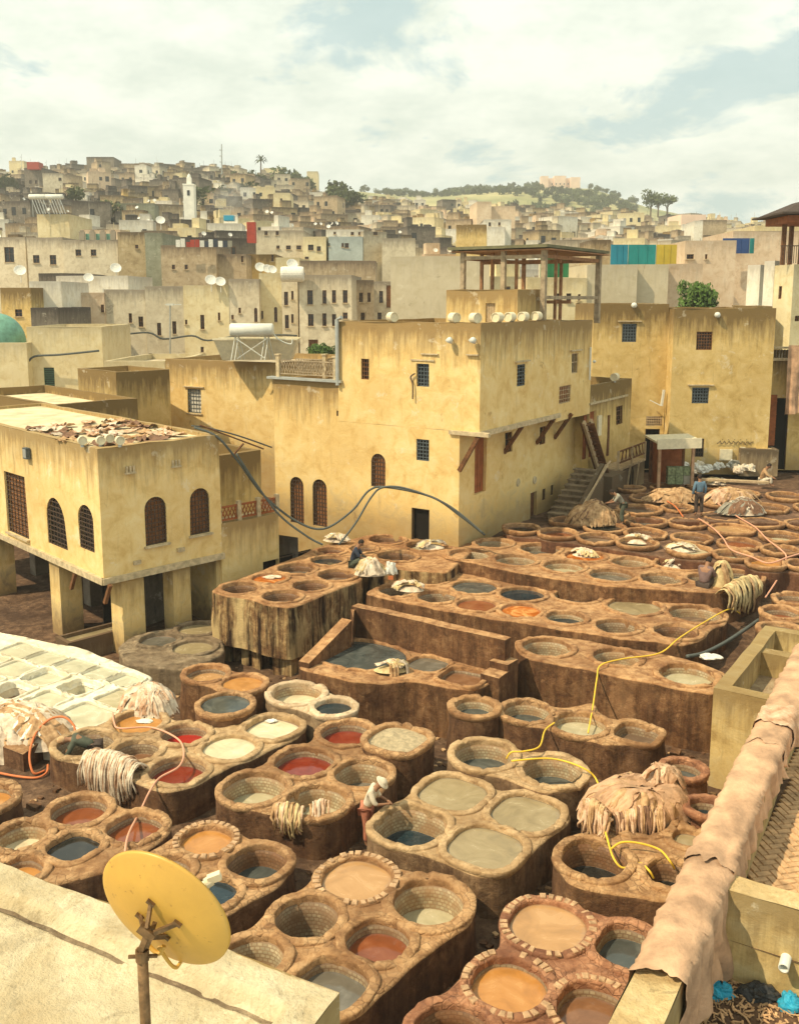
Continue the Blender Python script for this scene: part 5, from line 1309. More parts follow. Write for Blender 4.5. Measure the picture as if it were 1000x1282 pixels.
0 and drape('draped_hide', 'bunched tan hide over the wall beyond the cross wall', sc_+.15, sd_+.3, .02, .14, .32, 'cloth_pink', 12.4, puff=.03)
drape('draped_hide', 'long pale hide with a dark hole on the wall beside the trough box', sd_+.1, se, .035, .15, .4, 'cloth_pink', 17.7, puff=.04)
drape('draped_hide', 'dark pinkish hide bunched across the wall beside the trough box', sd_+.9, sd_+1.7, .06, .2, .45, 'hide_pink', 23.7, puff=.06)
# far right cloth hung from the balcony
def curtain(name, label, a, b, ztop_, L, mat, seed, out):
    vs, fs = [], []; nu, nv = 26, 16; a, b = Vector(a), Vector(b)
    for i in range(nu):
        for j in range(nv):
            u, t = i/(nu-1), j/(nv-1); q = a.lerp(b, u) + out*(nz(u*4, seed, t*.6, 2.0)*.35*(.2+t) + .1)
            vs.append((q.x, q.y, ztop_ - L*t*(1-.5*u*(t > .0)*0) - .3*(1-u)*t))
    for i in range(nu-1):
        for j in range(nv-1): a_ = i*nv+j; fs.append((a_, a_+1, a_+nv+1, a_+nv))
    o = mk(name, vs, fs, mat, None, None, True, origin=Vector((a.x, a.y, ztop_))); tagp(o, label, 'cloth'); return o
yC = T0.y-1.0
cA_, cB_ = PD(986, 440, yC), PD(1030, 440, yC)
curtain('hanging_cloth', 'brownish cloth hanging from the balcony beside the passage', (cA_.x, yC, 0), (cB_.x, yC, 0), ztop(cA_, 990, 432), 3.6, 'cloth_pink', 4.4, Vector((0, -1, 0)))

# ------------------------------------------------------------ hides
def strip(mb, path, w, wd, thick=.02, seed=0.0, taper=.6):
    """flat strap of skin along path, wide in direction wd"""
    k = 6; vs, fs = [], []; n = len(path)
    for i, p in enumerate(path):
        t = (Vector(path[min(i+1, n-1)])-Vector(path[max(i-1, 0)])).normalized(); wdir = (wd - t*wd.dot(t)).normalized(); nn = t.cross(wdir)
        s = 1.0 - (1-taper)*(i/(n-1)) ; ww = w*s*(.8+.4*nz(i*.5, seed, 0)); off = nz(i*.35, seed, 5)*w*.5
        for j in range(k):
            a = 2*math.pi*j/k; vs.append(Vector(p) + wdir*(math.cos(a)*ww/2+off) + nn*(math.sin(a)*thick*(1+.6*nz(i, j, seed))))
    for i in range(n-1):
        for j in range(k): fs.append((i*k+j, i*k+(j+1) % k, (i+1)*k+(j+1) % k, (i+1)*k+j))
    fs += [tuple(range(k))[::-1], tuple(range((n-1)*k, n*k))]
    mb.add(vs, fs)
def hanging(label, a, b, out, hang, mats, n=40, up=.12, back=.35, w=.11, curve=0.0, name='hide_bundle', group='bundles of wet hides'):
    a, b, out = Vector(a), Vector(b), Vector(out).normalized(); rt = root(name, label, 'hides', (a+b)/2, group); wd = (b-a).normalized()
    for k in range(n):
        u = (k+random.uniform(-.4, .4))/n; q = a.lerp(b, min(1, max(0, u))) - out*curve*(4*u*(1-u)-1)*-1
        h = up*(.5+math.sin(math.pi*min(1, max(0, u)))*.7)+random.uniform(0, .07); L = hang*(.55+.5*math.sin(math.pi*min(1, max(.08, u))))*random.uniform(.65, 1.15); bk = back*random.uniform(.5, 1.1); o = .07+random.uniform(0, .13)
        sw = random.uniform(-.12, .12)
        path = spline([q-out*bk+Vector((0, 0, -.06)), q-out*bk*.5+Vector((0, 0, h*.8)), q+out*.03+Vector((0, 0, h)), q+out*(.06+o)+Vector((0, 0, h*.3-.06)), q+out*(.1+o)+wd*sw*.5+Vector((0, 0, -L*.5)), q+out*(.06+o*.9)+wd*sw+Vector((0, 0, -L))], 3)
        mb = MB(); strip(mb, path, w*random.uniform(.7, 1.5), wd, .022, random.uniform(0, 99), .45)
        mb.done('hide', random.choice(mats), rt, True)
    return rt
def mound(label, c, rx, ry, h, mats, n=60, rot=0.0, fall=.15, w=.13, name='hide_pile', core=None, group='piles of hides', frontfall=0.0, fdir=None, dip=0.0):
    c = Vector(c); rt = root(name, label, 'hides', c, group); ca, sa = math.cos(rot), math.sin(rot)
    vs, fs = [], []; M, R_ = 28, 8; sd = random.uniform(0, 50)
    for r in range(R_+1):
        for k in range(M):
            th = 2*math.pi*k/M; s = r/R_; x, y = rx*s*math.cos(th), ry*s*math.sin(th)
            vs.append((c.x+x*ca-y*sa, c.y+x*sa+y*ca, c.z + h*(1-s**2.4)*(1+.25*nz(x, y, sd, 1.6))*(1-dip*math.exp(-(s/.4)**2)) - .03))
    for r in range(R_):
        for k in range(M): fs.append((r*M+k, (r+1)*M+k, (r+1)*M+(k+1) % M, r*M+(k+1) % M))
    mk('core', vs, fs, core or mats[0], rt, None, True)
    for k in range(max(10, int(n/2.4))):
        th0 = random.uniform(0, 2*math.pi); dth = random.uniform(.35, .8); s0 = random.uniform(-.5, .5); s1 = random.uniform(.8, 1.1); o_ = random.uniform(.02, .09); q_ = random.uniform(0, 99); fr = random.uniform(5, 9)
        NU, NV = 12, 16; vs, fs = [], []
        for i in range(NU):
            for j in range(NV):
                u, t = i/(NU-1)*2-1, j/(NV-1); rag = nz(u*2, q_, 0, 1.5)*.16*(t > .5) + nz(t*3, q_+5, u, 1.2)*.05
                s = s0+(s1-s0)*t + rag; lat = dth*u*(1+nz(t*3, q_, 3, 1)*.4)*.55 + .2*nz(t*1.5, q_, 9, 1)
                fold = abs(nz(u*fr*.5, q_, t*.7, 1.0))*.16 + nz(u*4, t*6, q_, 1)*.03
                x, y = rx*(s*math.cos(th0)-lat*math.sin(th0)), ry*(s*math.sin(th0)+lat*math.cos(th0)); s = math.hypot(x/rx, y/ry); z = h*(1-min(1.0, s)**2.4)*(1+.25*nz(x, y, sd, 1.6))*(1-dip*math.exp(-(s/.4)**2)) + .03 + o_ + fold*(.5+.5*(1-t))
                nx_, ny_ = math.cos(th0)*fold*.7, math.sin(th0)*fold*.7
                if s > .92: z -= (s-.92)*fall*6 + (frontfall*(s-.92)*5 if fdir is not None and Vector((x, y, 0)).normalized().dot(fdir) > .4 else 0)
                x += nx_; y += ny_
                vs.append((c.x+x*ca-y*sa, c.y+x*sa+y*ca, c.z+z))
        for i in range(NU-1):
            for j in range(NV-1): e = i*NV+j; fs.append((e, e+1, e+NV+1, e+NV))
        mk('hide', vs, fs, random.choice(mats), rt, None, True)
    return rt
cam_dir = Vector((0, -1, 0))
hanging('thick bundle of white and tan hides hanging beside the bent man', P(106, 950, 1.32), P(172, 968, 1.32), azv(198), .85, ['hide_white', 'hide_pink', 'hide_white'], 110, .22, .5, .08)
mound('pinkish white mound of hides behind the orange foil vat', P(187, 882, 1.25), .8, .5, .5, ['hide_white', 'hide_pink', 'hide_white'], 60, rad(-15), .2)
mound('big heap of white cloth like hides at the lime pit corner', P(28, 918, .7), 1.7, 1.0, .6, ['hide_white', 'plastic_white', 'hide_white', 'hide_tan'], 80, rad(-20), .35, .3, frontfall=.5, fdir=azv(190))
slab('stone_plinth', 'dark mud plinth under the white hides heap', 'plinth', [P(5, 955, .4), P(30, 965, .4), P(85, 925, .4), P(60, 905, .4)], 0, .85, 'adobe_side', 'adobe_top')
hanging('pale stringy hides hanging over the near edge of the vat beside the worker', P(343, 1014, 1.38), P(380, 1019, 1.38), azv(185), .48, ['hide_tan', 'hide_yellow', 'hide_pink'], 26, .12, .2, .09)
hanging('smaller stringy pale hides hanging next to the worker in white', P(389, 1014, 1.38), P(412, 1010, 1.38), azv(175), .42, ['hide_pink', 'hide_tan', 'hide_white'], 18, .10, .2, .09)
gp = P(797, 1008, 1.4)
mound('great round pile of tan hides beside the draped wall', gp, 1.2, .72, .52, ['cloth_pink', 'cloth_pink', 'hide_tan', 'cloth_pink'], 120, rad(8), .25, .13, frontfall=.7, fdir=azv(195), dip=.45)
hanging('dark hollow fringe of tan hides hanging into the vat from the great pile', P(770, 1030, 1.42), P(832, 1026, 1.42), azv(188), .5, ['hide_pink', 'hide_tan', 'hide_brown'], 46, .2, .35, .09)
mound('small tan hide lump topping the great pile', P(826, 982, 1.75), .5, .3, .3, ['hide_pink', 'cloth_pink'], 26, 0, .1, .14)
hanging('folded curve of tan hides at the end of the great pile', P(728, 1016, 1.5), P(765, 1040, 1.4), azv(205), .35, ['hide_pink', 'hide_tan'], 26, .3, .5, .11)
mound('crumpled pale hide lying on the basin edge', P(489, 838, 1.8), .5, .28, .14, ['hide_yellow', 'hide_tan', 'hide_white'], 26, 0, .35, .2, frontfall=.4, fdir=azv(190))
hanging('row of yellowish hides hanging over the end of the middle row', P(909, 744, 2.73), P(948, 728, 2.73), azv(140), .8, ['hide_yellow', 'hide_yellow', 'hide_tan'], 26, .25, .4, .24)
mound('upright folded yellowish hides behind the worker in mauve', P(902, 732, 2.65), .38, .3, .75, ['hide_yellow', 'hide_yellow', 'hide_tan'], 30, 0, .2, .15)
mound('rounded brown pile of hides before the stone steps', P(742, 654, 3.0), 1.15, .65, .75, ['hide_tan', 'hide_brown', 'hide_tan'], 70, 0, .15, .17)
mound('long low pile of pale hides before the meter cabinet', P(842, 626, 3.2), 1.4, .5, .4, ['cloth_pink', 'hide_tan', 'hide_tan'], 50, 0, .1, .18)
mound('rounded pale hide pile beneath the squatting person', P(913, 628, 3.2), 1.3, .6, .5, ['hide_tan', 'hide_pink'], 50, 0, .1, .18)
mound('grey hide heap among the far vats', P(928, 642, 3.15), 1.0, .5, .5, ['hide_white', 'hide_brown', 'cloth_grey'], 40, 0, .1, .18)
for (x, y, z, l) in ((420, 676, 2.7, 'pale hides spread on the tall block behind the navy shirt'), (464, 718, 2.65, 'buff rolled hides beside the white bag'), (540, 685, 2.62, 'torn pale skins on the end of the tall block'), (733, 695, 2.6, 'white hides soaking beside the yellow scraps'),
                     (797, 678, 2.85, 'white hides soaking in a far field vat'), (853, 688, 2.95, 'bright white hides in the vat under the pink hose'), (847, 708, 2.5, 'white hides half sunk in the pit near mauve shirt'), (512, 737, 2.25, 'crumpled white skin at the edge of a deep vat'), (895, 605, 3.3, 'pale hides near the white plank edge')):
    mound(l, P(x, y, z), .55 if x != 464 else .6, .33, .14 if x != 464 else .4, ['hide_white', 'hide_yellow', 'hide_white'], 16, random.uniform(-.5, .5), .05, .2)
# skins drying on the old house roof
random.seed(21)
spots = []
for k in range(46):
    t, s = random.uniform(.25, 4.3), random.uniform(.3, 7.2); q = K0 + inn_r*0 + dr*t + dl*s; spots.append(q)
for k, q in enumerate(spots):
    L, W_ = random.uniform(.3, .75), random.uniform(.2, .4); a = random.uniform(0, 3.1); n_ = 7; vs, fs = [], []; sd = random.uniform(0, 99)
    for i in range(n_):
        for j in range(n_):
            u, v = i/(n_-1)*2-1, j/(n_-1)*2-1; e = 1+.35*nz(u, v, sd, 1.4); x, y = u*L*e*(1-.25*abs(v)), v*W_*e*(1-.25*abs(u)); z = z_rf-.12+.03+abs(nz(u, v, sd, 1.5))*.22+.05*u*u
            vs.append((q.x+x*math.cos(a)-y*math.sin(a), q.y+x*math.sin(a)+y*math.cos(a), z))
    for i in range(n_-1):
        for j in range(n_-1): b = i*n_+j; fs.append((b, b+1, b+n_+1, b+n_))
    dk = k % 3 == 0
    o = mk('drying_hide', vs, fs, 'hide_brown' if dk else random.choice(['hide_tan', 'hide_white', 'hide_pink']), None, None, True, origin=Vector((q.x, q.y, z_rf-.12)))
    tagp(o, 'curled dark brown skin drying on the old house roof' if dk else 'pale curled skin drying on the old house roof', 'hide', 'dark skins drying on the roof' if dk else 'pale skins drying on the roof')
random.seed(5)

# ------------------------------------------------------------ hoses and cables
def hose(name, label, pts, r, mat, cat='hose', k=7, z=None):
    q = spline([P(*p) for p in pts], k); mb = MB(); mb.tube(q, r, 8)
    for i in range(0): pass
    tagp(mb.done(name, mat, None, True, origin=q[0]), label, cat)
hose('hose', 'yellow hose running over the vats and down the long wall', [(926, 768, 2.0), (912, 763, 2.25), (880, 780, 2.27), (850, 799, 2.27), (825, 818, 2.08), (780, 825, 2.07), (752, 833, 2.07), (747, 850, 1.8), (742, 885, 1.5), (736, 918, 1.3)], .022, 'hose_yellow')
hose('hose', 'yellow hose looping between the raised pair of vats', [(694, 905, 1.5), (682, 915, 1.5), (675, 935, 1.68), (655, 941, 1.68), (640, 942, 1.68), (634, 950, 1.5)], .022, 'hose_yellow')
hose('hose', 'yellow hose coiling from the ponds to the vats by the great pile', [(640, 953, 1.68), (690, 950, 1.7), (730, 962, 1.68), (748, 980, 1.45), (752, 1018, 1.5), (760, 1050, 1.4), (768, 1075, 1.3), (780, 1087, 1.2), (800, 1081, 1.3), (812, 1090, 1.35), (818, 1100, 1.2)], .022, 'hose_yellow')
hose('hose', 'short yellow hose bent over the vats under the great pile', [(765, 1063, 1.4), (778, 1055, 1.5), (800, 1056, 1.5), (825, 1064, 1.45), (838, 1078, 1.4), (844, 1088, 1.2)], .022, 'hose_yellow')
hose('hose', 'orange hose arching beside the white hides heap', [(56, 965, .42), (42, 968, .45), (37, 945, .8), (45, 918, 1.1), (62, 901, 1.35), (80, 898, 1.4), (92, 908, 1.25), (94, 918, 1.1)], .03, 'hose_orange')
hose('hose', 'orange hose lying on the mud at the left', [(-10, 966, .42), (20, 972, .42), (45, 974, .42), (58, 968, .45), (60, 958, .5)], .03, 'hose_orange')
hose('hose', 'long pink hose crossing the red vats towards the dish', [(141, 893, 1.28), (143, 905, 1.28), (150, 912, 1.3), (190, 911, 1.3), (222, 925, 1.32), (230, 942, 1.3), (224, 960, 1.32), (200, 974, 1.3), (188, 990, 1.3), (176, 1015, 1.0), (162, 1042, 1.3), (157, 1062, 1.3), (156, 1085, 1.25)], .025, 'hose_pink')
hose('hose', 'pink hose among the far vats beside the standing man', [(820, 611, 3.3), (832, 625, 3.25), (845, 634, 3.25), (855, 647, 3.1)], .03, 'hose_orange')
hose('hose', 'pale hose winding from the standing man over the far vats', [(874, 649, 3.12), (892, 661, 3.12), (905, 674, 3.12), (915, 688, 3.12), (940, 697, 3.12), (962, 705, 3.1), (985, 698, 3.1), (1005, 692, 3.1)], .03, 'hose_pink')
hose('hose', 'pale hose running from the hide piles down to the dark gully', [(884, 620, 3.3), (905, 635, 3.2), (925, 648, 3.12), (945, 660, 3.12), (960, 675, 3.12), (977, 688, 3.1), (984, 697, 3.0), (980, 712, 2.8), (970, 730, 2.5), (958, 748, 2.3)], .03, 'hose_pink')
hose('hose', 'dark rubber hose lying in the gully by the trough box', [(860, 822, 2.0), (880, 818, 1.9), (905, 806, 1.9), (930, 790, 2.0), (950, 776, 2.1)], .06, 'cable')
def cable3(label, pts, r=.045):
    q = spline(pts, 8); mb = MB(); mb.tube(q, r, 8); tagp(mb.done('cable', 'cable', None, True, origin=q[0]), label, 'cable')
cable3('thick grey cable sagging from the old house to the tall house door', [PD(243, 535, 34.5), PD(272, 547, 34.5), PD(300, 580, 34.8), PD(330, 620, 35.2), PD(370, 652, 35.5), PD(405, 662, 35.6), PD(440, 640, 36.0), PD(462, 614, 36.5), PD(485, 610, 36.4), PD(540, 622, 36.0), PD(575, 645, 35.8), PD(607, 670, 35.5)])
cable3('second grey cable drooping below the first along the tall house', [PD(296, 568, 34.7), PD(320, 605, 34.9), PD(350, 645, 35.1), (PD(385, 672, 35.2)), PD(404, 682, 35.2)], .04)
cable3('grey cable loop rising under the arched window of the tall house', [PD(424, 682, 35.2), PD(445, 655, 35.7), PD(465, 622, 36.2), PD(480, 610, 36.2), PD(510, 612, 36.0), PD(560, 632, 35.6), PD(605, 668, 35.2)], .04)
cable3('thin rods lying over the gap behind the old house', [PD(240, 533, 35), PD(262, 536, 35.5), PD(300, 546, 36), PD(340, 560, 37)], .03)

# ------------------------------------------------------------ near roof with the satellite dish
RA, RB = P(0, 1080, 7.0), P(425, 1243, 7.0); dR = (RB-RA).normalized(); nR = Vector((dR.y, -dR.x, 0)); RA = RA - dR*3
LR = (RB-RA).length
rf = root('near_roof', 'pale weathered concrete roof edge under the satellite dish', 'roof', (RA.x, RA.y, 6.5))
def grid_top(name, a, du, dv, L, W_, z, mat, amp, step=.07, dip=None):
    nu, nv = int(L/step)+1, int(W_/step)+1; vs, fs = [], []
    for i in range(nu+1):
        for j in range(nv+1):
            q = a + du*L*i/nu + dv*W_*j/nv; zz = z + nz(q.x, q.y, 0, 1.5)*amp + nz(q.x, q.y, 3, 6)*amp*.35
            if dip: zz += dip(L*i/nu, W_*j/nv)
            vs.append((q.x, q.y, zz))
    for i in range(nu):
        for j in range(nv): b = i*(nv+1)+j; fs.append((b, b+1, b+nv+2, b+nv+1))
    return mk(name, vs, fs, mat, rf, None, True)
def dip(u, v):
    e = min(1, max(0, (v-.30-.03*nz(u, 0, 2, 3))/.05)); ed = min(1, max(0, (LR-.3-u)/.08))
    c = min(1, max(0, (v-1.95-.05*nz(u, 0, 0, 1.5)*4)/.12))
    return -.16*e*ed + .16*c
grid_top('top', RA, dR, nR, LR, 3.6, 7.0, 'concrete_pale', .028, .04, dip)
def strip_top(u0, u1, v0, v1, z, mat, amp):
    a = RA + dR*u0 + nR*v0; grid_top('dirt_line', a, dR, nR, u1-u0, v1-v0, z, mat, amp, .04)
strip_top(.0, LR-.34, .34, .40, 6.85, 'grey_mud', .05)
m_ = MB()
wall_face(m_, RB+nR*3.6, RB, 3.0, 6.995, (), .1, 0, .03, .3); wall_face(m_, RB, RA, 3.0, 6.995, (), .1, 0, .03, .4)
m_.done('wall', 'plaster_moss', rf)

dc = PD(205, 1141, 5.74); r_ = ray(205, 1141).normalized()
right = Vector((1, 0, 0)); upv = r_.cross(right).normalized() * -1
upv = right.cross(r_).normalized()
ax = (r_*math.cos(rad(56)) + (right*.56 + upv*.83).normalized()*math.sin(rad(56))).normalized()
dsh = root('satellite_dish', 'yellow satellite dish on a rusty pole seen from behind', 'satellite dish', (dc.x-.15, dc.y, 7.0))
prof = [(0.0, -.075), (.1, -.072), (.2, -.063), (.3, -.047), (.38, -.028), (.45, -.006), (.485, .006), (.495, .012), (.495, .03), (.48, .022), (.45, .006), (.38, -.018), (.3, -.036), (.2, -.052), (.1, -.06), (0.0, -.063)]
m_ = MB(); m_.lathe(dc, prof, 56, ax); m_.done('reflector', 'dish_yellow', dsh, True)
pp = PD(178, 1192, 5.62); m_ = MB()
m_.tube([(pp.x, pp.y, 6.9), (pp.x, pp.y, pp.z)], .036, 14); m_.done('pole', 'rusty_steel', dsh, True)
m_ = MB(); m_.lathe((pp.x, pp.y, pp.z-.06), [(.045, 0), (.045, .075), (.036, .075), (.030, .07)], 14); m_.bar((pp.x-.09, pp.y-.01, pp.z-.03), (pp.x+.1, pp.y, pp.z-.03), .018)
m_.done('clamp', 'rusty_steel', dsh)
hub = dc - ax*.075; e1 = ax.orthogonal().normalized(); e2 = ax.cross(e1)
tow = (Vector((pp.x, pp.y, pp.z-.02)) - hub)
m_ = MB()
side = r_.cross(ax).normalized(); sdn = ax.cross(side).normalized()
for a, b in ((-.11, .09), (.11, .09), (-.1, -.12), (.12, -.12)):
    q = hub + side*a + sdn*b; m_.bar(q, hub - ax*.10 + side*a*.25 + sdn*b*.3, .022, .03)
    m_.box(q+ax*.006, (.06, .05, .02), side)
m_.bar(hub - ax*.09, Vector((pp.x, pp.y, pp.z+.01)), .05, .04); m_.bar(hub-ax*.05-sdn*.02, Vector((pp.x+.04, pp.y, pp.z+.05)), .03, .07)
m_.bar(hub - ax*.1 + side*.05, hub - ax*.1 - side*.07, .05, .06)
m_.done('bracket', 'rusty_steel', dsh)
arm0 = hub - sdn*0.0
fp = PD(263, 1104, 0.01) if False else None
fl = dc + ax*.47 - sdn*0.0
q265 = ray(262, 1104); # feed sits where it shows just past the upper rim
t_ = 6.45; fd = Vector((0, 0, CZ)) + q265*t_
m_ = MB(); m_.tube([fd, fd+(dc+ax*.0-fd).normalized()*.10], [.03, .022], 12); m_.box(fd+Vector((.035, 0, .03)), (.09, .05, .05), Vector((1, .2, .3)))
m_.lathe(fd, [(0, -.02), (.037, -.02), (.037, .03), (0, .03)], 14, (dc-fd)); m_.done('feed_horn', 'cream_plastic', dsh)
lo = dc + (right*-.0) - sdn*0
rimlow = dc - (right*.56+upv*.83).normalized()*.0
m_ = MB(); edge = dc + (ax.cross(side)).normalized()*0
edge_dir = (Vector((0, 0, -1)) - ax*Vector((0, 0, -1)).dot(ax)).normalized()
pe = dc + edge_dir*.47
m_.tube(spline([hub-ax*.05+edge_dir*.2, pe-ax*.05, pe+edge_dir*.05+ax*.03, pe+ax*.25+edge_dir*.0, fd], 5), .013, 8); m_.done('feed_arm', 'dish_yellow', dsh)
m_ = MB(); q = hub + edge_dir*.2 - ax*.02; m_.tube(spline([q+side*.02, q-side*.02+edge_dir*.07-ax*.03, q-side*.12+edge_dir*.08-ax*.02, q-side*.13], 5), .016, 8); m_.done('cable_loop', 'dish_yellow', dsh)

# ------------------------------------------------------------ litter, bags, pipe
def crumple(name, label, c, sx, sy, sz, mat, seed, cat='plastic bag', group=None):
    vs, fs = [], []; n_, m__ = 14, 22
    for i in range(n_+1):
        for k in range(m__):
            ph, th = math.pi*i/n_, 2*math.pi*k/m__; d = Vector((math.sin(ph)*math.cos(th), math.sin(ph)*math.sin(th), math.cos(ph)))
            e = 1 + .5*noise.noise(d*1.6+Vector((seed, 0, 0))) + .28*noise.noise(d*5+Vector((seed, 3, 0)))
            vs.append((c[0]+d.x*sx*e, c[1]+d.y*sy*e, c[2]+max(-.3, d.z)*sz*e+sz*.3))
    for i in range(n_):
        for k in range(m__): fs.append((i*m__+k, i*m__+(k+1) % m__, (i+1)*m__+(k+1) % m__, (i+1)*m__+k))
    o = mk(name, vs, fs, mat, None, None, False, origin=Vector(c)); tagp(o, label, cat, group); return o
zp = PW.z-1.3
crumple('plastic_bag', 'crumpled bright blue plastic bag below the cross wall', P(896, 1246, zp), .2, .12, .13, 'plastic_blue', 1.0)
crumple('plastic_bag', 'blue plastic bag at the bottom corner of the litter floor', P(990, 1262, zp), .15, .13, .12, 'plastic_blue', 4.0)
crumple('plastic_bag', 'dark crumpled plastic sheet beside the blue bag', P(950, 1248, zp), .24, .14, .12, 'plastic_black', 7.0)
lt = []
m_ = MB()
for k in range(420):
    q = P(random.uniform(862, 1010), random.uniform(1222, 1295), zp+.01); a = random.uniform(0, 6.3); L = random.uniform(.03, .13)
    m_.bar(q, q+Vector((math.cos(a)*L, math.sin(a)*L, random.uniform(0, .05))), random.uniform(.006, .03), .008)
o = m_.done('litter', 'terrace_brick', None, origin=P(930, 1250, zp)); o['kind'] = 'stuff'; o['label'] = 'twigs and scraps littering the floor by the blue bags'
q = P(992, 1207, 4.2); q = PW + nD*((P(975, 1160, 4.6)-PW).dot(nD)+.12) - dD*.02; q.z = 4.25; m_ = MB(); m_.lathe(q, [(.065, -.2), (.065, .16), (.05, .16), (.05, -.2)], 20, -dD+Vector((0, 0, -.1)))
tagp(m_.done('drain_pipe', 'metal_white', None, True, origin=q), 'grey plastic pipe end poking from the cross wall', 'pipe')
crumple('white_sack', 'white sack with orange print on the tall block', P(489, 718, 2.65), .2, .16, .36, 'plastic_white', 2.0, 'sack')
bgp = P(489, 722, 2.9); m_ = MB(); m_.box(bgp+Vector((0, -.2, .02)), (.18, .02, .14)); tagp(m_.done('orange_print', 'hose_orange', None, origin=bgp), 'orange printed patch on the white sack', 'print')
random.seed(9)
for k in range(22):
    q = P(random.uniform(858, 942), random.uniform(583, 594), 3.3)
    crumple('rag_sack', 'crumpled pale sack in the heap at the foot of the yard end house', q, random.uniform(.18, .34), .2, random.uniform(.15, .3), random.choice(['plastic_white', 'hide_white', 'cloth_white', 'cloth_grey']), k*3.1, 'sack', 'pale sacks heaped by the yard end house')
crumple('stone_slab', 'white flat stone on the mud by the front row of vats', P(888, 824, 1.95), .3, .2, .08, 'plastic_white', 30.0, 'stone')
crumple('foil_scrap', 'crinkled silver foil floating on orange dye', P(182, 903, 1.12), .2, .13, .025, 'metal_white', 31.0, 'foil')
crumple('white_scrap', 'white folded scrap floating on the cream vat', P(340, 903, 1.12), .14, .1, .03, 'plastic_white', 33.0, 'scrap')
crumple('white_scrap', 'white skins floating in the orange vat of the tall block', P(341, 723, 2.52), .3, .17, .05, 'hide_white', 36.0, 'scrap')
# rubble on the mud between blocks
m_ = MB(); random.seed(11)
for k in range(2600):
    x, y = random.uniform(-9, 9.5), random.uniform(12, 32); 
    if any(v_sdf(v, x, y) < v.rim+.05 for v, _, _ in ALLV if abs(v.c.y-y) < 2): continue
    s = random.uniform(.02, .07)*(1+ (random.random() < .05)*1.6); a = random.uniform(0, 3); m_.box((x, y, gz(x, y)+nz(x, y, 3, .9)*.1+s*.2), (s*2, s*1.4, s), (math.cos(a), math.sin(a), random.uniform(-.2, .2)), random.choice((0, 0, 1)))
o = m_.done('rubble', ['adobe_side', 'hide_tan'], None, origin=Vector((0, 20, 0))); o['kind'] = 'stuff'; o['label'] = 'loose rubble and scraps on the wet mud between the vats'
# stall
sq = P(840, 606, 3.3); stl = root('lean_to_stall', 'small stall with white board roof and patchwork counter', 'stall', sq)
y0 = sq.y; xl, xr = PD(824, 600, y0).x, PD(866, 600, y0).x; zt1 = ztop(sq, 845, 556)
for x in (xl, xr): m_ = MB(); m_.box((x, y0, (3.1+zt1)/2), (.14, .14, zt1-3.1)); m_.done('post', 'cloth_pink', stl)
for x in (xl, xr): m_ = MB(); m_.box((x, y0+1.6, (3.1+zt1)/2), (.12, .12, zt1-3.1)); m_.done('post', 'wood_brown', stl)
m_ = MB(); m_.box(((xl+xr)/2-.05, y0+.6, zt1+.2), (xr-xl+.55, 2.4, .1), (1, 0, .03)); m_.box(((xl+xr)/2-.05, y0-.62, zt1+.12), (xr-xl+.5, .08, .5), (1, 0, .03)); m_.done('board_roof', 'cream_plastic', stl)
m_ = MB(); m_.box(((xl+xr)/2, y0+1.6, 4.2), (xr-xl, .06, 2.2)); m_.box((xl+.1, y0+.8, 4.2), (.06, 1.5, 2.2)); m_.done('back_panel', 'wood_red', stl)
for i in range(3):
    for j in range(2):
        m_ = MB(); w_ = (xr-xl-.5)/3; m_.box((xl+.55+w_*(i+.3), y0+.2, 3.4+.45*j+.1), (w_*.94, .35, .43)); m_.done('crate_cover', random.choice(['sack_green', 'cloth_grey', 'sack_green']), stl)
# plank edge
a, b = P(876, 600, 3.6), P(962, 604, 3.6); m_ = MB(); m_.bar(a, b, .3, .1); tagp(m_.done('plank', 'wood_pale', None, origin=a), 'long pale plank laid before the sack heap', 'plank')

# ------------------------------------------------------------ lamps and drums on walls and roofs
def drum(label, q, d, group, r=.17, L=.34):
    rt = root('drum_lamp', label, 'drum lamp', q, group); m_ = MB(); q = Vector(q)
    m_.lathe(q, [(0, -L/2), (r, -L/2), (r, L/2), (r*.86, L/2), (r*.86, L/2-.04), (0, L/2-.04)], 20, d); m_.done('housing', 'cream_plastic', rt)
    m_ = MB(); m_.box(q-Vector((0, 0, r+.03)), (.1, .1, .1)); m_.done('foot', 'metal_grey', rt)
names = ['first', 'second', 'third', 'fourth']
for k, (x, y) in enumerate(((103, 553), (126, 556), (137, 550), (150, 553))):
    q = PD(x, y, 31.8+(.5 if k == 2 else 0)); drum(f'cream drum lamp on the old house corner, {names[k]} from the left', (q.x, q.y, z_rf+.2), (.5, -1, .1), 'drum lamps on the old house', .15, .3)
for k, (x, yy, w) in enumerate(((489, 394, 'over the left part of the tall house'), (563, 397, 'beside the stair hut, left one'), (588, 397, 'beside the stair hut, right one'), (621, 397, 'first in the row on the side parapet'), (636, 396, 'second in the row on the side parapet'), (652, 396, 'third in the row on the side parapet'), (668, 396, 'fourth in the row on the side parapet'))):
    base = on_l(x) if x < 600 else on_r(x); inw = rr if x < 600 else ll
    drum('round cream drum lamp ' + w, (base.x+inw.x*.15, base.y+inw.y*.15, z_m+.2), (.6, -1, 0) if k < 3 else (-.8, -1, 0), 'drum lamps on the tall house', .2, .36)
for x, y, lb_ in ((567, 425, 'white shaded lamp on the tall house front under the parapet'), (596, 425, 'small round white lamp near the tall house corner')):
    q, d, n_ = on_face(Ml1, M0, x, y, .25); m_ = MB(); m_.lathe(q, [(.03, .12), (.10, .06), (.16, -.08), (.14, -.08), (0, .05)], 16, Vector((.4, -.4, 1))); m_.bar(q, q-n_*.25, .03)
    tagp(m_.done('wall_lamp', 'metal_white', None, True, origin=q), lb_, 'lamp')
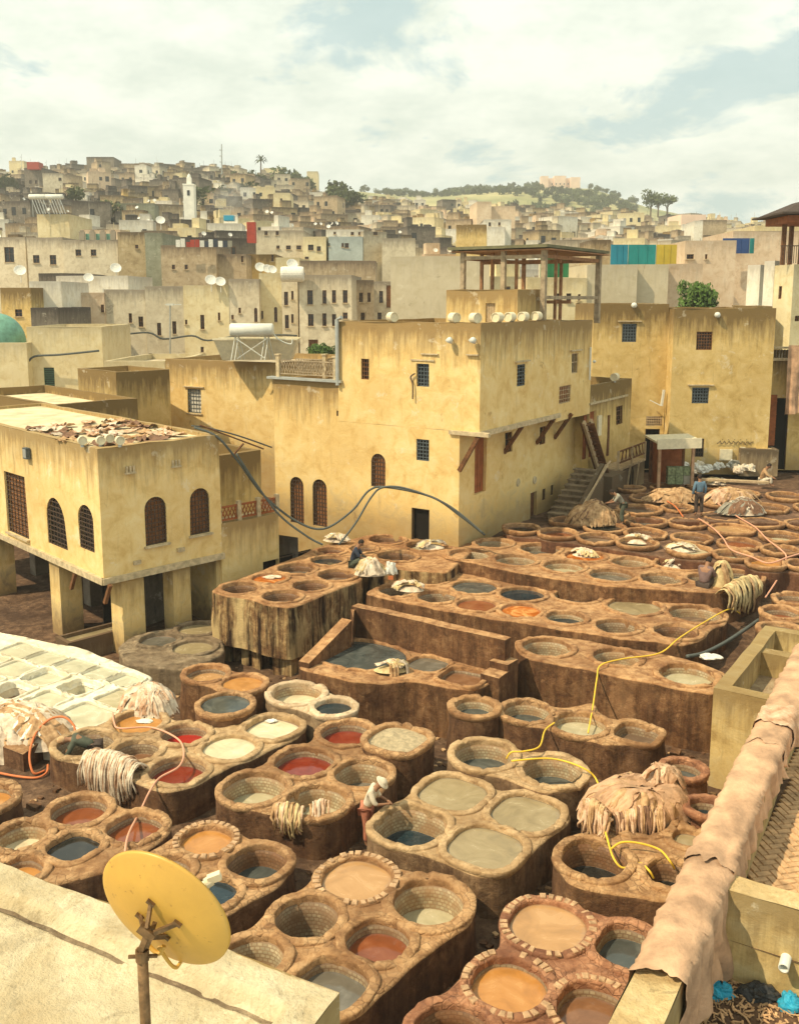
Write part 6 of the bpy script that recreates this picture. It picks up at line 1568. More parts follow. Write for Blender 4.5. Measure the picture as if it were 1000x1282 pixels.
for x, y, a_, b_, lb_ in ((787+6, 382, S1, S0, 'round pale globe lamp under the yellow rear house parapet'), (897, 394, R0, R1, 'white crescent lamp on the yard end house parapet')):
    q, d, n_ = on_face(a_, b_, x, y, .15); m_ = MB(); m_.lathe(q, [(0, .16), (.12, .12), (.17, 0), (.12, -.12), (0, -.16)], 16); m_.bar(q, q-n_*.2, .04); tagp(m_.done('wall_lamp', 'metal_white', None, True, origin=q), lb_, 'lamp')
q, d, n_ = on_face(S1, S0, 828, 498, .5); m_ = MB(); m_.bar(q+Vector((0, 0, .5)), q-Vector((.1, 0, .4)), .1, .22); m_.bar(q-Vector((.1, 0, .4)), q-Vector((.7, -.3, .1)), .04); tagp(m_.done('wall_lamp', 'metal_white', None, origin=q), 'tilted white lamp on the corner of the yard end house', 'lamp')
q, d, n_ = on_face(s1, s2, 736, 460, .1); m_ = MB(); m_.tube([(q.x, q.y, q.z-.6), (q.x, q.y, q.z+1.0)], .05, 6); m_.lathe((q.x+.2, q.y, q.z+.3), [(0, .1), (.1, 0), (0, -.1)], 8); tagp(m_.done('wall_pipe', 'metal_white', None, origin=q), 'pale standpipe on the annex roof corner', 'pipe')
q = e1_.lerp(e2_, .55); drum('round pale drum lamp on the annex parapet', (q.x, q.y-.1, za+.25), (-.6, -1, 0), 'drum lamp on the annex', .2, .4)
def rod(label, a, b, r=.03, mat='wood_brown'):
    m_ = MB(); m_.tube([a, b], r, 6); tagp(m_.done('rod', mat, None, origin=Vector(a)), label, 'rod')
rod('rusty rod slung over the gap behind the old house roof', PD(250, 532, 35.2), PD(330, 562, 36.5)); rod('short stick leaning over the gap beside the cables', PD(290, 572, 35), PD(305, 555, 35.2), .04)
for px, py, w in ((527+12, 449-6, .8), (592, 444, .5)):
    q, d, n_ = on_face(Ml1, M0, px, py, .06); m_ = MB(); m_.box(q, (w, .12, .05), d); m_.done('ledge', 'stone_trim', mh)
q, d, n_ = on_face(Ml1, M0, 519, 490, .15); m_ = MB(); m_.tube(spline([q+Vector((0, 0, -.3)), q+Vector((0, 0, .3)), q+d*-.1+Vector((0, 0, .6)), q+d*.1+Vector((0, 0, .75))], 4), .03, 6); tagp(m_.done('hook', 'iron', None, origin=q), 'bent dark iron hook beside the blue grille window', 'hook')

# ------------------------------------------------------------ people
def skin(name, pts, edges, rads, mat, parent, loc, rotz, sub=2, rootv=0):
    me = bpy.data.meshes.new(name); me.from_pydata([Vector(p) for p in pts], edges, []); me.materials.append(MATS[mat])
    o = bpy.data.objects.new(name, me); COL.objects.link(o); o.parent = parent
    m = o.modifiers.new('skin', 'SKIN'); m.use_smooth_shade = True
    for i, v in enumerate(me.skin_vertices[0].data):
        r = rads[i]; v.radius = (r, r) if not hasattr(r, '__len__') else r
        v.use_root = (i == rootv)
    s = o.modifiers.new('sub', 'SUBSURF'); s.levels = sub; s.render_levels = sub
    return o
def person(label, loc, az, J, shirt, trousers, hat=None, hair='hair', sc=1.0, sleeve=1.0, extra=None):
    """J: joint name -> (right, forward, up) in metres before scaling"""
    rt = root('person', label, 'person', loc); rt.rotation_euler = (0, 0, -rad(az)); rt.scale = (sc, sc, sc)
    g = {k: Vector(v) for k, v in J.items()}
    pel, che, nek, hd = g['pelvis'], g['chest'], g['neck'], g['head']
    names_ = ['pelvis', 'waist', 'chest', 'neck', 'head', 'top']
    g['waist'] = g.get('waist', pel.lerp(che, .45)); g['top'] = hd + (hd-nek).normalized()*.09
    pts, ed, rd, idx = [], [], [], {}
    def addp(n, r): idx[n] = len(pts); pts.append(g[n]); rd.append(r)
    for n, r in (('pelvis', (.13, .10)), ('waist', (.12, .09)), ('chest', (.15, .10)), ('neck', .055), ('head', (.08, .095)), ('top', .06)): addp(n, r)
    ed += [(0, 1), (1, 2), (2, 3), (3, 4), (4, 5)]
    for s in ('l', 'r'):
        for n, r in (('sh', .06), ('el', .042), ('wr', .028), ('ha', .032)): addp(n+s, r)
        ed += [(2, idx['sh'+s]), (idx['sh'+s], idx['el'+s]), (idx['el'+s], idx['wr'+s]), (idx['wr'+s], idx['ha'+s])]
        hdv = (g['ha'+s]-g['wr'+s]).normalized(); sv = hdv.orthogonal().normalized()
        for k, (o, L) in enumerate(((-.03, .07), (-.01, .085), (.01, .08), (.03, .065))):
            n = f'f{k}{s}'; g[n] = g['ha'+s]+sv*o+hdv*L+hdv.cross(sv)*.02; addp(n, .008); ed.append((idx['ha'+s], idx[n]))
        g['t'+s] = g['wr'+s].lerp(g['ha'+s], .5)+sv*.055+hdv*.03; addp('t'+s, .010); ed.append((idx['ha'+s], idx['t'+s]))
        if 'kn'+s in g:
            for n, r in (('hi', .085), ('kn', .058), ('an', .038), ('to', .035)): addp(n+s, r)
            ed += [(0, idx['hi'+s]), (idx['hi'+s], idx['kn'+s]), (idx['kn'+s], idx['an'+s]), (idx['an'+s], idx['to'+s])]
    skin('body', pts, ed, rd, 'skin', rt, loc, 0)
    # shirt
    P2, R2, E2 = [g['pelvis'].lerp(g['waist'], .2), g['waist'], g['chest'], g['chest'].lerp(g['neck'], .6)], [(.16, .13), (.15, .12), (.175, .13), .09], [(0, 1), (1, 2), (2, 3)]
    for s in ('l', 'r'):
        k = len(P2); P2 += [g['sh'+s], g['sh'+s].lerp(g['el'+s], .9), g['el'+s].lerp(g['wr'+s], max(0.05, sleeve))]; R2 += [.08, .06, .05]; E2 += [(2, k), (k, k+1), (k+1, k+2)]
    skin('shirt', P2, E2, R2, shirt, rt, loc, 0)
    if 'knl' in g:
        P3, R3, E3 = [g['pelvis']], [(.165, .135)], []
        for s in ('l', 'r'):
            k = len(P3); P3 += [g['hi'+s], g['kn'+s], g['kn'+s].lerp(g['an'+s], .85)]; R3 += [.11, .082, .07]; E3 += [(0, k), (k, k+1), (k+1, k+2)]
        skin('trousers', P3, E3, R3, trousers, rt, loc, 0)
    # head details, built along the head's own axes
    upd = (hd-nek).normalized(); fw = Vector(J.get('face', (0, 1, 0))).normalized(); fw = (fw-upd*fw.dot(upd)).normalized(); sd = fw.cross(upd)
    def sph(mb, c, rx, ry, rz, n=10):
        vs, fs = [], []
        for i in range(n+1):
            for k in range(n*2):
                a, b = math.pi*i/n, math.pi*k/n; vs.append(c + sd*rx*math.sin(a)*math.cos(b) + fw*ry*math.sin(a)*math.sin(b) + upd*rz*math.cos(a))
        for i in range(n):
            for k in range(n*2): fs.append((i*n*2+k, i*n*2+(k+1) % (n*2), (i+1)*n*2+(k+1) % (n*2), (i+1)*n*2+k))
        mb.add(vs, fs)
    hc = hd+upd*.03
    def fin(mb, n, m): o = mb.done(n, m, None, True); o.parent = rt; return o
    m1 = MB(); sph(m1, hc, .078, .095, .115); sph(m1, hc+fw*.1-upd*.01, .014, .022, .022, 5)
    for s in (-1, 1): sph(m1, hc+sd*.08*s, .012, .022, .032, 5)
    fin(m1, 'head', 'skin')
    m1 = MB()
    for s in (-1, 1): sph(m1, hc+fw*.088+sd*.032*s+upd*.015, .011, .008, .008, 5)
    m1.box(hc+fw*.095-upd*.055, (.045, .01, .012), sd); fin(m1, 'eyes_and_mouth', 'hair')
    m1 = MB(); sph(m1, hc-fw*.012+upd*.022, .088, .1, .112)
    if hat:
        m1 = MB(); sph(m1, hc+upd*.05, .1, .115, .09); m1.lathe(hc+upd*.045, [(.1, .02), (.17, -.01), (.175, -.018), (.1, .0)], 20, upd); fin(m1, 'hat', hat)
    else: 
        for i, v in enumerate(m1.v): 
            vv = Vector(v)-hc
            if vv.dot(fw) > .045 and vv.dot(upd) < .06: m1.v[i] = tuple(Vector(v)-fw*.05)
        fin(m1, 'hair', hair)
    return rt
STAND = dict(pelvis=(0, 0, .95), chest=(0, .02, 1.32), neck=(0, .03, 1.5), head=(0, .05, 1.61), shl=(-.18, 0, 1.42), shr=(.18, 0, 1.42), ell=(-.26, -.03, 1.14), elr=(.26, -.03, 1.14), wrl=(-.25, .08, .9), wrr=(.25, .08, .9),
  hal=(-.24, .12, .82), har=(.24, .12, .82), hil=(-.09, 0, .9), hir=(.09, 0, .9), knl=(-.11, .03, .5), knr=(.11, .0, .5), anl=(-.12, -.02, .09), anr=(.12, -.03, .09), tol=(-.14, .13, .04), tor=(.14, .12, .04))
person('man in pale blue shirt and dark trousers standing with his back turned', P(874, 646, 3.05), -4, STAND, 'cloth_blue', 'cloth_dark', sc=1.06, sleeve=.95)
LEAN = dict(STAND, pelvis=(0, -.05, .93), chest=(0, .12, 1.27), neck=(0, .2, 1.43), head=(0, .29, 1.52), shl=(-.17, .1, 1.38), shr=(.17, .1, 1.38), ell=(-.22, .2, 1.12), elr=(.22, .2, 1.12), wrl=(-.1, .42, 1.08), wrr=(.1, .42, 1.1), hal=(-.05, .5, 1.07), har=(.05, .5, 1.09), face=(0, .8, -.5),
  hil=(-.09, -.05, .88), hir=(.09, -.05, .88), knl=(-.1, .05, .5), knr=(.1, -.02, .5))
wq = P(461, 1058, .42)
person('worker in white shirt and brimmed hat leaning against the six vat block', wq, 100, LEAN, 'cloth_white', 'cloth_pinkred', hat='cloth_white', sc=.98, sleeve=.3)
BEND = dict(pelvis=(0, -.25, .82), chest=(0, .18, 1.02), neck=(0, .36, 1.04), head=(0, .48, 1.03), shl=(-.18, .22, 1.05), shr=(.18, .22, 1.05), ell=(-.22, .34, .8), elr=(.22, .34, .8), wrl=(-.15, .5, .6), wrr=(.15, .5, .6), hal=(-.13, .56, .53), har=(.13, .56, .53), face=(0, .6, -.8),
  hil=(-.1, -.25, .8), hir=(.1, -.25, .8), knl=(-.13, -.1, .42), knr=(.13, -.12, .42), anl=(-.14, -.2, .06), anr=(.14, -.22, .06), tol=(-.15, -.05, .03), tor=(.15, -.06, .03))
person('man in olive shirt bending inside the empty vat beside white hides', Vector((*(P(106, 931, 1.25))[:2], .30)), -100, BEND, 'cloth_green', 'cloth_dark', hat=None, hair='hide_tan', sc=1.05, sleeve=.6)
person('man in grey green shirt stooping over the brown hide pile', P(778, 657, 2.95), -85, dict(LEAN, chest=(0, .2, 1.2), neck=(0, .32, 1.34), head=(0, .43, 1.4), shl=(-.17, .2, 1.3), shr=(.17, .2, 1.3), ell=(-.2, .36, 1.05), elr=(.2, .36, 1.05), wrl=(-.12, .6, .98), wrr=(.12, .6, .95), hal=(-.1, .68, .96), har=(.1, .68, .92)), 'cloth_grey', 'cloth_green', sc=1.0, sleeve=.05)
SIT = dict(pelvis=(0, 0, .2), chest=(0, .12, .58), neck=(0, .2, .74), head=(0, .28, .84), shl=(-.18, .12, .68), shr=(.18, .12, .68), ell=(-.22, .28, .44), elr=(.22, .28, .44), wrl=(-.1, .48, .35), wrr=(.1, .48, .35), hal=(-.06, .56, .32), har=(.06, .56, .32), face=(0, .8, -.5),
  hil=(-.1, .03, .18), hir=(.1, .03, .18), knl=(-.16, .4, .38), knr=(.16, .4, .38), anl=(-.14, .42, .04), anr=(.14, .42, .04), tol=(-.15, .56, .02), tor=(.15, .56, .02))
person('man in navy shirt crouching among the vats of the tall block', P(441, 711, 2.55), 95, SIT, 'cloth_navy', 'cloth_green', sc=1.12, sleeve=.05)
person('worker in mauve shirt crouching in the middle row vat', P(880, 741, 2.45), 40, SIT, 'cloth_mauve', 'cloth_dark', sc=1.2, sleeve=.9)
person('person in tan clothes crouching beside the pale sack heap', P(952, 607, 3.2), 110, SIT, 'hide_tan', 'cloth_white', sc=1.15, sleeve=.9)
# ------------------------------------------------------------ town
random.seed(31)
def tz_(x, y): return terrain(500+F*x/(y*_cp), y)
def mid(label, px0, px1, pyt, D, mat, wins=(), az=90, depth=9, z0=None, name='town_house', parapet=.4, roofmat='roof_grey', group=None, fine=2.2, wstyle='sash', wob=.05, side=(), cat='house'):
    p0 = PD(px0, pyt, D); z1 = p0.z; p1 = along(p0, az, px1); p0.z = p1.z = 0
    if z0 is None: z0 = min(tz_(p0.x, p0.y), tz_(p1.x, p1.y))-2
    n = azv(az-90)*depth; hs = []
    for w in wins:
        px, a, b, ww = w[:4]; h = HP(p0, p1, px, a, b, ww, len(w) > 4 and w[4]); h.update(style=wstyle, mat='wood_brown', sill=True); hs.append(h)
        if len(w) > 5: h.update(w[5])
    return house(name, label, cat, [p0, p1, p1+n, p0+n], z0, z1, mat, {0: hs}, parapet, roofmat, group, fine=fine, wob=wob), p0, p1, z1
def corner(label, pxc, pyc, D, pxl, pxr, azr, mat, parapet=.35, z0=0.0, wl_=(), wr_=(), roofmat='roof_cream', name='town_house', fine=1.5, cap=.24):
    c = PD(pxc, pyc, D); z1 = c.z; l = along(c, azr-90, pxl); r = along(c, azr, pxr)
    c.z = l.z = r.z = 0
    H = {0: [dict(HP(l, c, *w), style='sash', mat='wood_brown') for w in wl_], 1: [dict(HP(c, r, *w), style='sash', mat='wood_brown') for w in wr_]}
    return house(name, label, 'house', [l, c, r, l+(r-c)], z0, z1, mat, H, parapet, roofmat, fine=fine, cap=cap)
corner('low yellow house with sunny walled roof just behind the old house', 65, 507, 46, -40, 172, 46, 'plaster_ochre', .45)
corner('ochre box shaped rooftop room between the old and grey topped houses', 145, 466, 53, 97, 212, 46, 'plaster_ochre', .4)
GB = dict(style='grille', cols=4, rows=5, mat='iron_blue', back='plastic_white', lintel=True, thick=.03)
rh, rp0, rp1, rz1 = mid('grey topped house with one blue framed window behind the railed terrace', 207, 352, 449, 59, 'plaster_yellow', [(243, 487, 517, 17, False, GB)], az=118, z0=-.3, name='rear_house', roofmat='roof_grey', fine=.9, wob=.03)
mid('cream roof wall patch behind the ochre rooftop room', 130, 206, 452, 64, 'plaster_cream', az=95, z0=0)
mid('broad cream wall with green louvred window and a cable along it', 33, 127, 409, 74, 'plaster_cream', [(61, 460, 484, 13, False, dict(style='louvre', mat='shutter_green', rows=9))], az=88, z0=-.5)
mid('low cream wall left of the green dome', -30, 33, 429, 73, 'plaster_cream', az=90, z0=-.5)
dq = PD(-2, 428, 76); m_ = MB(); m_.lathe(dq, [(2.1*math.cos(t*.1745), 2.3*math.sin(t*.1745)) for t in range(-2, 10)], 28); tagp(m_.done('green_dome', 'dome_green', None, True, origin=dq), 'green shrine dome at the left edge above the cream wall', 'dome')
def wirew(label, pts, r=.05, nm='wall_cable', off=.12):
    q = spline(pts, 5); mb = MB(); mb.tube(q, r, 5); tagp(mb.done(nm, 'cable', None, True, origin=q[0]), label, 'cable')
wirew('cable sagging across the broad cream wall', [PD(x, y, 73.4) for x, y in ((-10, 471), (15, 468), (33, 455), (44, 446), (75, 444), (124, 439))], .09)
L95 = 'yellow town house in the long row, '
row = [(75, 130, 366, 'plaster_pink', 'with pink stained wall and red shutter', [(85, 382, 397, 10), (138-1-9, 381, 391, 4)]), (130, 181, 362, 'plaster_sand', 'the one with grey band parapet', [(163, 392, 404, 4), (176, 396, 409, 6), (132+6, 442, 453, 5)]),
 (181, 229, 358, 'plaster_sand', 'behind the street lamp', [(199, 404, 420, 5), (218, 402, 418, 5), (188, 442, 449, 4)]), (229, 286, 357, 'plaster_cream', 'with white dishes on its parapet', [(233, 400, 406, 3), (253, 394, 412, 5), (274, 391, 401, 3), (253, 434, 441, 4)]),
 (286, 324, 349, 'plaster_sand', 'behind the water heater', [(291, 394, 400, 3), (300, 385, 392, 3), (320, 385, 403, 4, True)]), (324, 352, 342, 'plaster_cream', 'with narrow arched slits', [(328, 389, 399, 3), (345, 384, 403, 4, True)]),
 (352, 372, 338, 'plaster_sand', 'a narrow one with paired windows', [(358, 365, 382, 5), (366, 364, 375, 3), (359, 394, 411, 5), (366, 393, 404, 3)])]
for a, b, t, m, l, w in row: mid(L95+l, a, b, t, 97+random.uniform(-.8, .8), m, w, az=90+random.uniform(-4, 4), group='long row of yellow houses')
mid('pale house with pedimented windows in two rows above green bushes', 374, 440, 344, 95, 'plaster_sand', [(388, 363, 381, 7), (406, 363, 380, 5), (418, 363, 379, 5), (432, 363, 379, 6), (389, 393, 408, 7), (406, 392, 408, 5), (418, 393, 408, 5), (432, 391, 399, 6), (392, 425, 444, 12, False, dict(style='door', mat='wood_brown'))], az=94)
mid('shaded house end with grey windows beside the pedimented house', 440, 468, 350, 99, 'plaster_brown', [(452, 366, 378, 5), (462, 366, 378, 4), (454, 391, 401, 5)], az=70)
mid('narrow house at the edge of the blank beige wall', 466, 496, 352, 102, 'plaster_sand', [(477, 364, 379, 5), (487, 357, 385, 7, False, dict(back='curtain_rust')), (475, 391, 402, 5)], az=92)
wirew('long cable running along the yellow row of houses', [PD(x, y, 95.6) for x, y in ((126, 440), (128, 424), (145, 420), (185, 416), (205, 424), (240, 420), (260, 426), (300, 420), (350, 419), (372, 420))], .10)
mid('small ochre house with brown window at the left edge', 0, 38, 360, 88, 'plaster_ochre', [(23, 387, 396, 9)], az=96)
mid('white plastered roof wall beside the small ochre house', 36, 76, 352, 90, 'plaster_white', az=88)
mid('low grey block wall on the roofs at the left', 38, 72, 385, 84, 'plaster_dim', az=90)
mid('white stained parapet house behind the yellow row', 70, 160, 345, 104, 'plaster_white', az=92); mid('dark grey roof wall at the left beyond the white parapet', 48, 104, 342, 110, 'plaster_dim', az=90)
# second line
mid('yellow house with rusty grille at the left edge under a glass roof', -20, 31, 297, 128, 'plaster_sand', [(11, 309, 328, 12)], az=96, z0=2)
mid('yellow house with two framed windows and air conditioners', 33, 78, 297, 126, 'plaster_sand', [(45, 319, 329, 8), (66, 319, 331, 8)], az=94, z0=2)
h_, p0, p1, z1 = mid('sand house with merlons and green roof panels', 78, 147, 300, 125, 'plaster_sand', [(98, 312, 320, 7), (117, 312, 320, 7)], az=92, z0=2)
d = (p1-p0).normalized()
for k in range(4):
    q = p0+d*(2.6+k*1.35); m_ = MB(); m_.box((q.x, q.y+.1, z1+.5), (.7, .3, 1.1), d); m_.box((q.x, q.y+.1, z1+1.12), (.4, .3, .25), d); m_.done('merlon', 'plaster_sand', h_)
    if k < 3: m_ = MB(); m_.box((q.x+.68, q.y+.3, z1+.4), (.6, .05, .8), d); m_.done('green_panel', 'dome_green', h_)
mid('terracotta edged roof terrace house behind the merlons', 100, 150, 287, 133, 'plaster_pink', az=91, z0=2)
mid('grey beige house with pale blue sheet roof', 147, 182, 290, 124, 'plaster_grey', [(171, 306, 311, 4)], az=88, z0=2, roofmat='plaster_blue')
mid('dark teal grey tower like house wall', 181, 203, 291, 122, 'plaster_teal', az=92, z0=2)
mid('brown brick walled house with laundry on its roof', 201, 270, 307, 118, 'plaster_brown', [(217, 331, 337, 4), (233, 331, 337, 4)], az=90, z0=2)
mid('brown house wing joined to the laundry roof', 268, 308, 318, 119, 'plaster_brown', [(341-38, 320, 328, 3)], az=93, z0=2)
mid('khaki low house below the long yellow house', 305, 345, 318, 122, 'plaster_ochre', [(341, 318, 327, 3)], az=90, z0=2)
mid('long yellow house with a row of small square windows', 320, 380, 288, 138, 'plaster_sand', [(333, 289, 294, 4), (347, 289, 294, 4), (348, 307, 311, 4), (361, 307, 312, 6), (374, 307, 312, 6)], az=91, z0=3)
mid('pale yellow block with two square windows', 379, 408, 296, 134, 'plaster_cream', [(389, 306, 313, 7), (399, 308, 314, 5), (377+7, 321, 324, 5)], az=93, z0=3)
mid('white topped pale blue house with three windows', 408, 455, 287, 136, 'plaster_white', [(419, 290, 293, 3), (441, 290, 294, 4), (450, 290, 294, 3)], az=90, z0=3)
mid('pale blue front of the white topped house', 411, 454, 296, 134, 'plaster_blue', [(429, 304, 309, 3), (434, 304, 310, 5), (412, 304, 308, 2)], az=90, z0=3)
mid('bare sand coloured house right of the pale blue front', 455, 484, 289, 135, 'plaster_sand', [(470, 290, 294, 5)], az=66, z0=3)
mid('long low sand house behind the narrow edge house', 478, 520, 298, 130, 'plaster_sand', az=90, z0=3)
mid('stone edged roof of the lower yellow house', 370, 470, 326, 112, 'plaster_brown', az=90, z0=3); mid('yellow roof house with shaded front below the stone edge', 345, 375, 322, 112, 'plaster_cream', az=90, z0=3)
m_ = MB(); q = PD(315, 304, 121); qt = PD(315, 278, 121); m_.box(((q.x+qt.x)/2, 121, (q.z+qt.z)/2), (1.05, 1.0, qt.z-q.z)); tagp(m_.done('red_chimney', 'pipe_red', None, origin=q), 'tall square red chimney above the brown roofs', 'chimney')
m_ = MB(); q = PD(287, 273, 150); m_.box(q, (1.5, 1.5, .8)); tagp(m_.done('blue_tank', 'plastic_blue', None, origin=q), 'bright blue roof box left of the red chimney', 'tank')
# blank walls on the right
big, b0, b1, bz = mid('big blank beige wall rising behind the stair hut', 489, 613, 321, 64, 'plaster_blank', az=92, z0=0, depth=8, fine=3)
mid('cream house with two dark windows seen through the pergola', 660, 735, 347, 70, 'plaster_cream', [(697, 367, 377, 6), (712, 367, 377, 6), (725, 368, 376, 3)], az=92, z0=0)
mid('blank grey beige wall left part with a dark damp streak', 735, 798, 331, 70, 'plaster_blank', az=86, z0=0, fine=3); mid('blank grey wall next to the damp streak', 798, 837, 331, 71, 'plaster_blank', az=93, z0=0, fine=3)
mid('warm beige low wall behind the green tree', 837, 880, 330, 72, 'plaster_pink', [(0, 0, 1, 1)][:0], az=91, z0=0, fine=3)
mid('tall warm beige wall with small brown window', 858, 922, 301, 75, 'plaster_pink', [(864, 318, 324, 9), (884, 318, 324, 3)], az=90, z0=0, fine=3)
mid('long beige wall stepping up at the right', 918, 1040, 289, 84, 'plaster_pink', az=91, z0=0, fine=3)
mid('cream rooftop wall above the long beige wall', 945, 1040, 282, 92, 'plaster_cream', az=91, z0=0, fine=3)
mid('brown house end behind the yellow panel', 740, 765, 300, 98, 'plaster_grey', az=90, z0=2)
mid('grey brown wall left of the pergola roof', 690, 745, 300, 104, 'plaster_sand', az=90, z0=2)
def panel(label, px0, px1, a, b, D, mat, nm='colour_panel'):
    p, q = PD(px0, b, D), PD(px1, a, D); m_ = MB(); m_.box(((p.x+q.x)/2, D, (p.z+q.z)/2), (q.x-p.x, .15, q.z-p.z))
    for k in range(1, 3): m_.box((p.x+(q.x-p.x)*k/3, D-.09, (p.z+q.z)/2), (.05, .04, q.z-p.z))
    tagp(m_.done(nm, mat, None, origin=p), label, 'panel')
panel('blue painted screen on the roof above the grey wall', 764, 786, 306, 331, 73.2, 'panel_blue'); panel('teal painted screen between the blue and yellow ones', 786, 821, 306, 331, 73.2, 'panel_teal'); panel('yellow painted screen at the end of the painted row', 821, 847, 306, 331, 73.2, 'panel_yellow')
panel('dark blue painted screen on the high beige roof', 904, 938, 298, 317, 83, 'panel_navy'); panel('narrow turquoise screen at the end of the dark blue one', 938, 944, 298, 317, 82.9, 'panel_teal')
panel('green painted screen seen through the pergola', 676, 712, 322, 347, 72, 'panel_green')
# right edge white house and pavilion
corner('white pier of the house at the right edge', 952, 331, 60, 936, 958, 60, 'plaster_white', z0=2)
corner('second taller white pier beside the yellow tower', 970, 326, 58, 957, 976, 60, 'plaster_white', z0=2)
corner('yellow tower house at the right edge under the tiled pavilion', 994, 331, 56, 970, 1030, 60, 'plaster_cream', z0=2, wl_=[(977, 358, 374, 4)], wr_=[(998, 395, 402, 6)])
pv = root('roof_pavilion', 'wooden pavilion with overhanging tiled roof at the right edge', 'pavilion', PD(995, 330, 57))
zp0, zp1 = ztop(PD(995, 330, 57), 990, 331), ztop(PD(995, 330, 57), 990, 268)
for px, y in ((981, 57.5), (990, 58.5), (1003, 56.5), (1012, 58)): q = PD(px, 300, y); m_ = MB(); m_.box((q.x, q.y, (zp0+zp1)/2), (.22, .22, zp1-zp0)); m_.done('post', 'wood_brown', pv)
cx_ = PD(1008, 270, 57.5).x
m_ = MB(); m_.add([(cx_-2.1, 55.3, zp1), (cx_+2.2, 55.3, zp1), (cx_+2.2, 59.8, zp1), (cx_-2.1, 59.8, zp1), (cx_-.5, 57, zp1+.75), (cx_+.5, 57, zp1+.75), (cx_+.5, 58.2, zp1+.75), (cx_-.5, 58.2, zp1+.75)], [(0, 1, 5, 4), (1, 2, 6, 5), (2, 3, 7, 6), (3, 0, 4, 7), (4, 5, 6, 7), (3, 2, 1, 0)])
m_.box((cx_, 57.5, zp1-.06), (4.6, 4.8, .1)); m_.done('roof', 'cloth_dark', pv)
m_ = MB(); m_.box((cx_, 57.5, zp1-.35), (3.4, 3.4, .4)); m_.done('eaves', 'wood_red', pv)
m_ = MB(); xa = PD(977, 330, 56.3).x
for k in range(24): m_.box((xa+k*.14, 56.2, zp0+.55), (.03, .03, 1.0))
m_.box((xa+1.6, 56.2, zp0+1.05), (3.4, .05, .06)); m_.done('railing', 'iron', pv)

# solar water heaters
def heater(label, px, py, D, w, h, sc):
    q = PD(px, py, D); rt = root('solar_heater', label, 'water heater', q, None); L = w
    m_ = MB(); m_.lathe((q.x, q.y, q.z), [(0, -L/2), (sc*.85, -L/2), (sc, -L/2+.06), (sc, L/2-.06), (sc*.85, L/2), (0, L/2)], 20, (1, 0, 0)); m_.done('tank', 'metal_white', rt, True)
    return rt, q
rt, q = heater('large solar water heater tank on the grey topped roof', 315, 413, 54, 2.45, 0, .38)
m_ = MB()
for a in (-.95, -.75, .75, .95):
    m_.bar((q.x+a, q.y, q.z-.3), (q.x+a-.2, q.y-.4, q.z-1.7), .045); m_.bar((q.x+a, q.y, q.z-.3), (q.x+a+.2, q.y+.6, q.z-1.7), .045)
m_.bar((q.x-.9, q.y-.2, q.z-.45), (q.x+.8, q.y-.4, q.z-1.6), .045); m_.bar((q.x+.9, q.y-.2, q.z-.45), (q.x-.8, q.y-.4, q.z-1.6), .045)
m_.tube(spline([(q.x+1.1, q.y, q.z+.1), (q.x+1.5, q.y-.1, q.z-.5), (q.x+2.2, q.y, q.z-.8), (q.x+2.3, q.y, q.z-.5)], 5), .04, 6)
m_.done('frame', 'metal_white', rt)
bs_ = root('roof_basin', 'long pale flared basin under the large water heater', 'basin', (q.x, q.y+1.2, q.z-1.7))
m_ = MB(); zt2, zb4 = q.z-.55, q.z-1.75; yb = q.y+1.5
m_.add([(q.x-2.3, yb-1, zt2), (q.x+2.5, yb-1, zt2), (q.x+2.5, yb+1, zt2), (q.x-2.3, yb+1, zt2), (q.x-1.9, yb-.6, zb4), (q.x+2.1, yb-.6, zb4), (q.x+2.1, yb+.6, zb4), (q.x-1.9, yb+.6, zb4)], [(4, 5, 1, 0), (5, 6, 2, 1), (6, 7, 3, 2), (7, 4, 0, 3), (7, 6, 5, 4)])
m_.box((q.x+.1, yb-1, zt2), (4.9, .12, .1)); m_.box((q.x+.1, yb+1, zt2), (4.9, .12, .1)); m_.done('shell', 'cream_plastic', bs_)
for px in (47, 68):
    rt, q = heater('solar water heater with slanted tubes, %s of the pair' % ('left' if px == 47 else 'right'), px, 246, 141, 2.5, 0, .36); m_ = MB()
    for k in range(5): m_.bar((q.x-.8+k*.4, q.y-.2, q.z-.2), (q.x+.6+k*.4, q.y-2.0, q.z-2.6), .07)
    for k in (0, 2): m_.bar((q.x-.8+k*.8, q.y, q.z-.2), (q.x-.8+k*.8, q.y, q.z-2.8), .06)
    m_.done('tubes', 'metal_grey', rt)
mid('greenish stair hut under the pair of solar heaters', 46, 86, 268, 142, 'plaster_cream', az=93, z0=5)

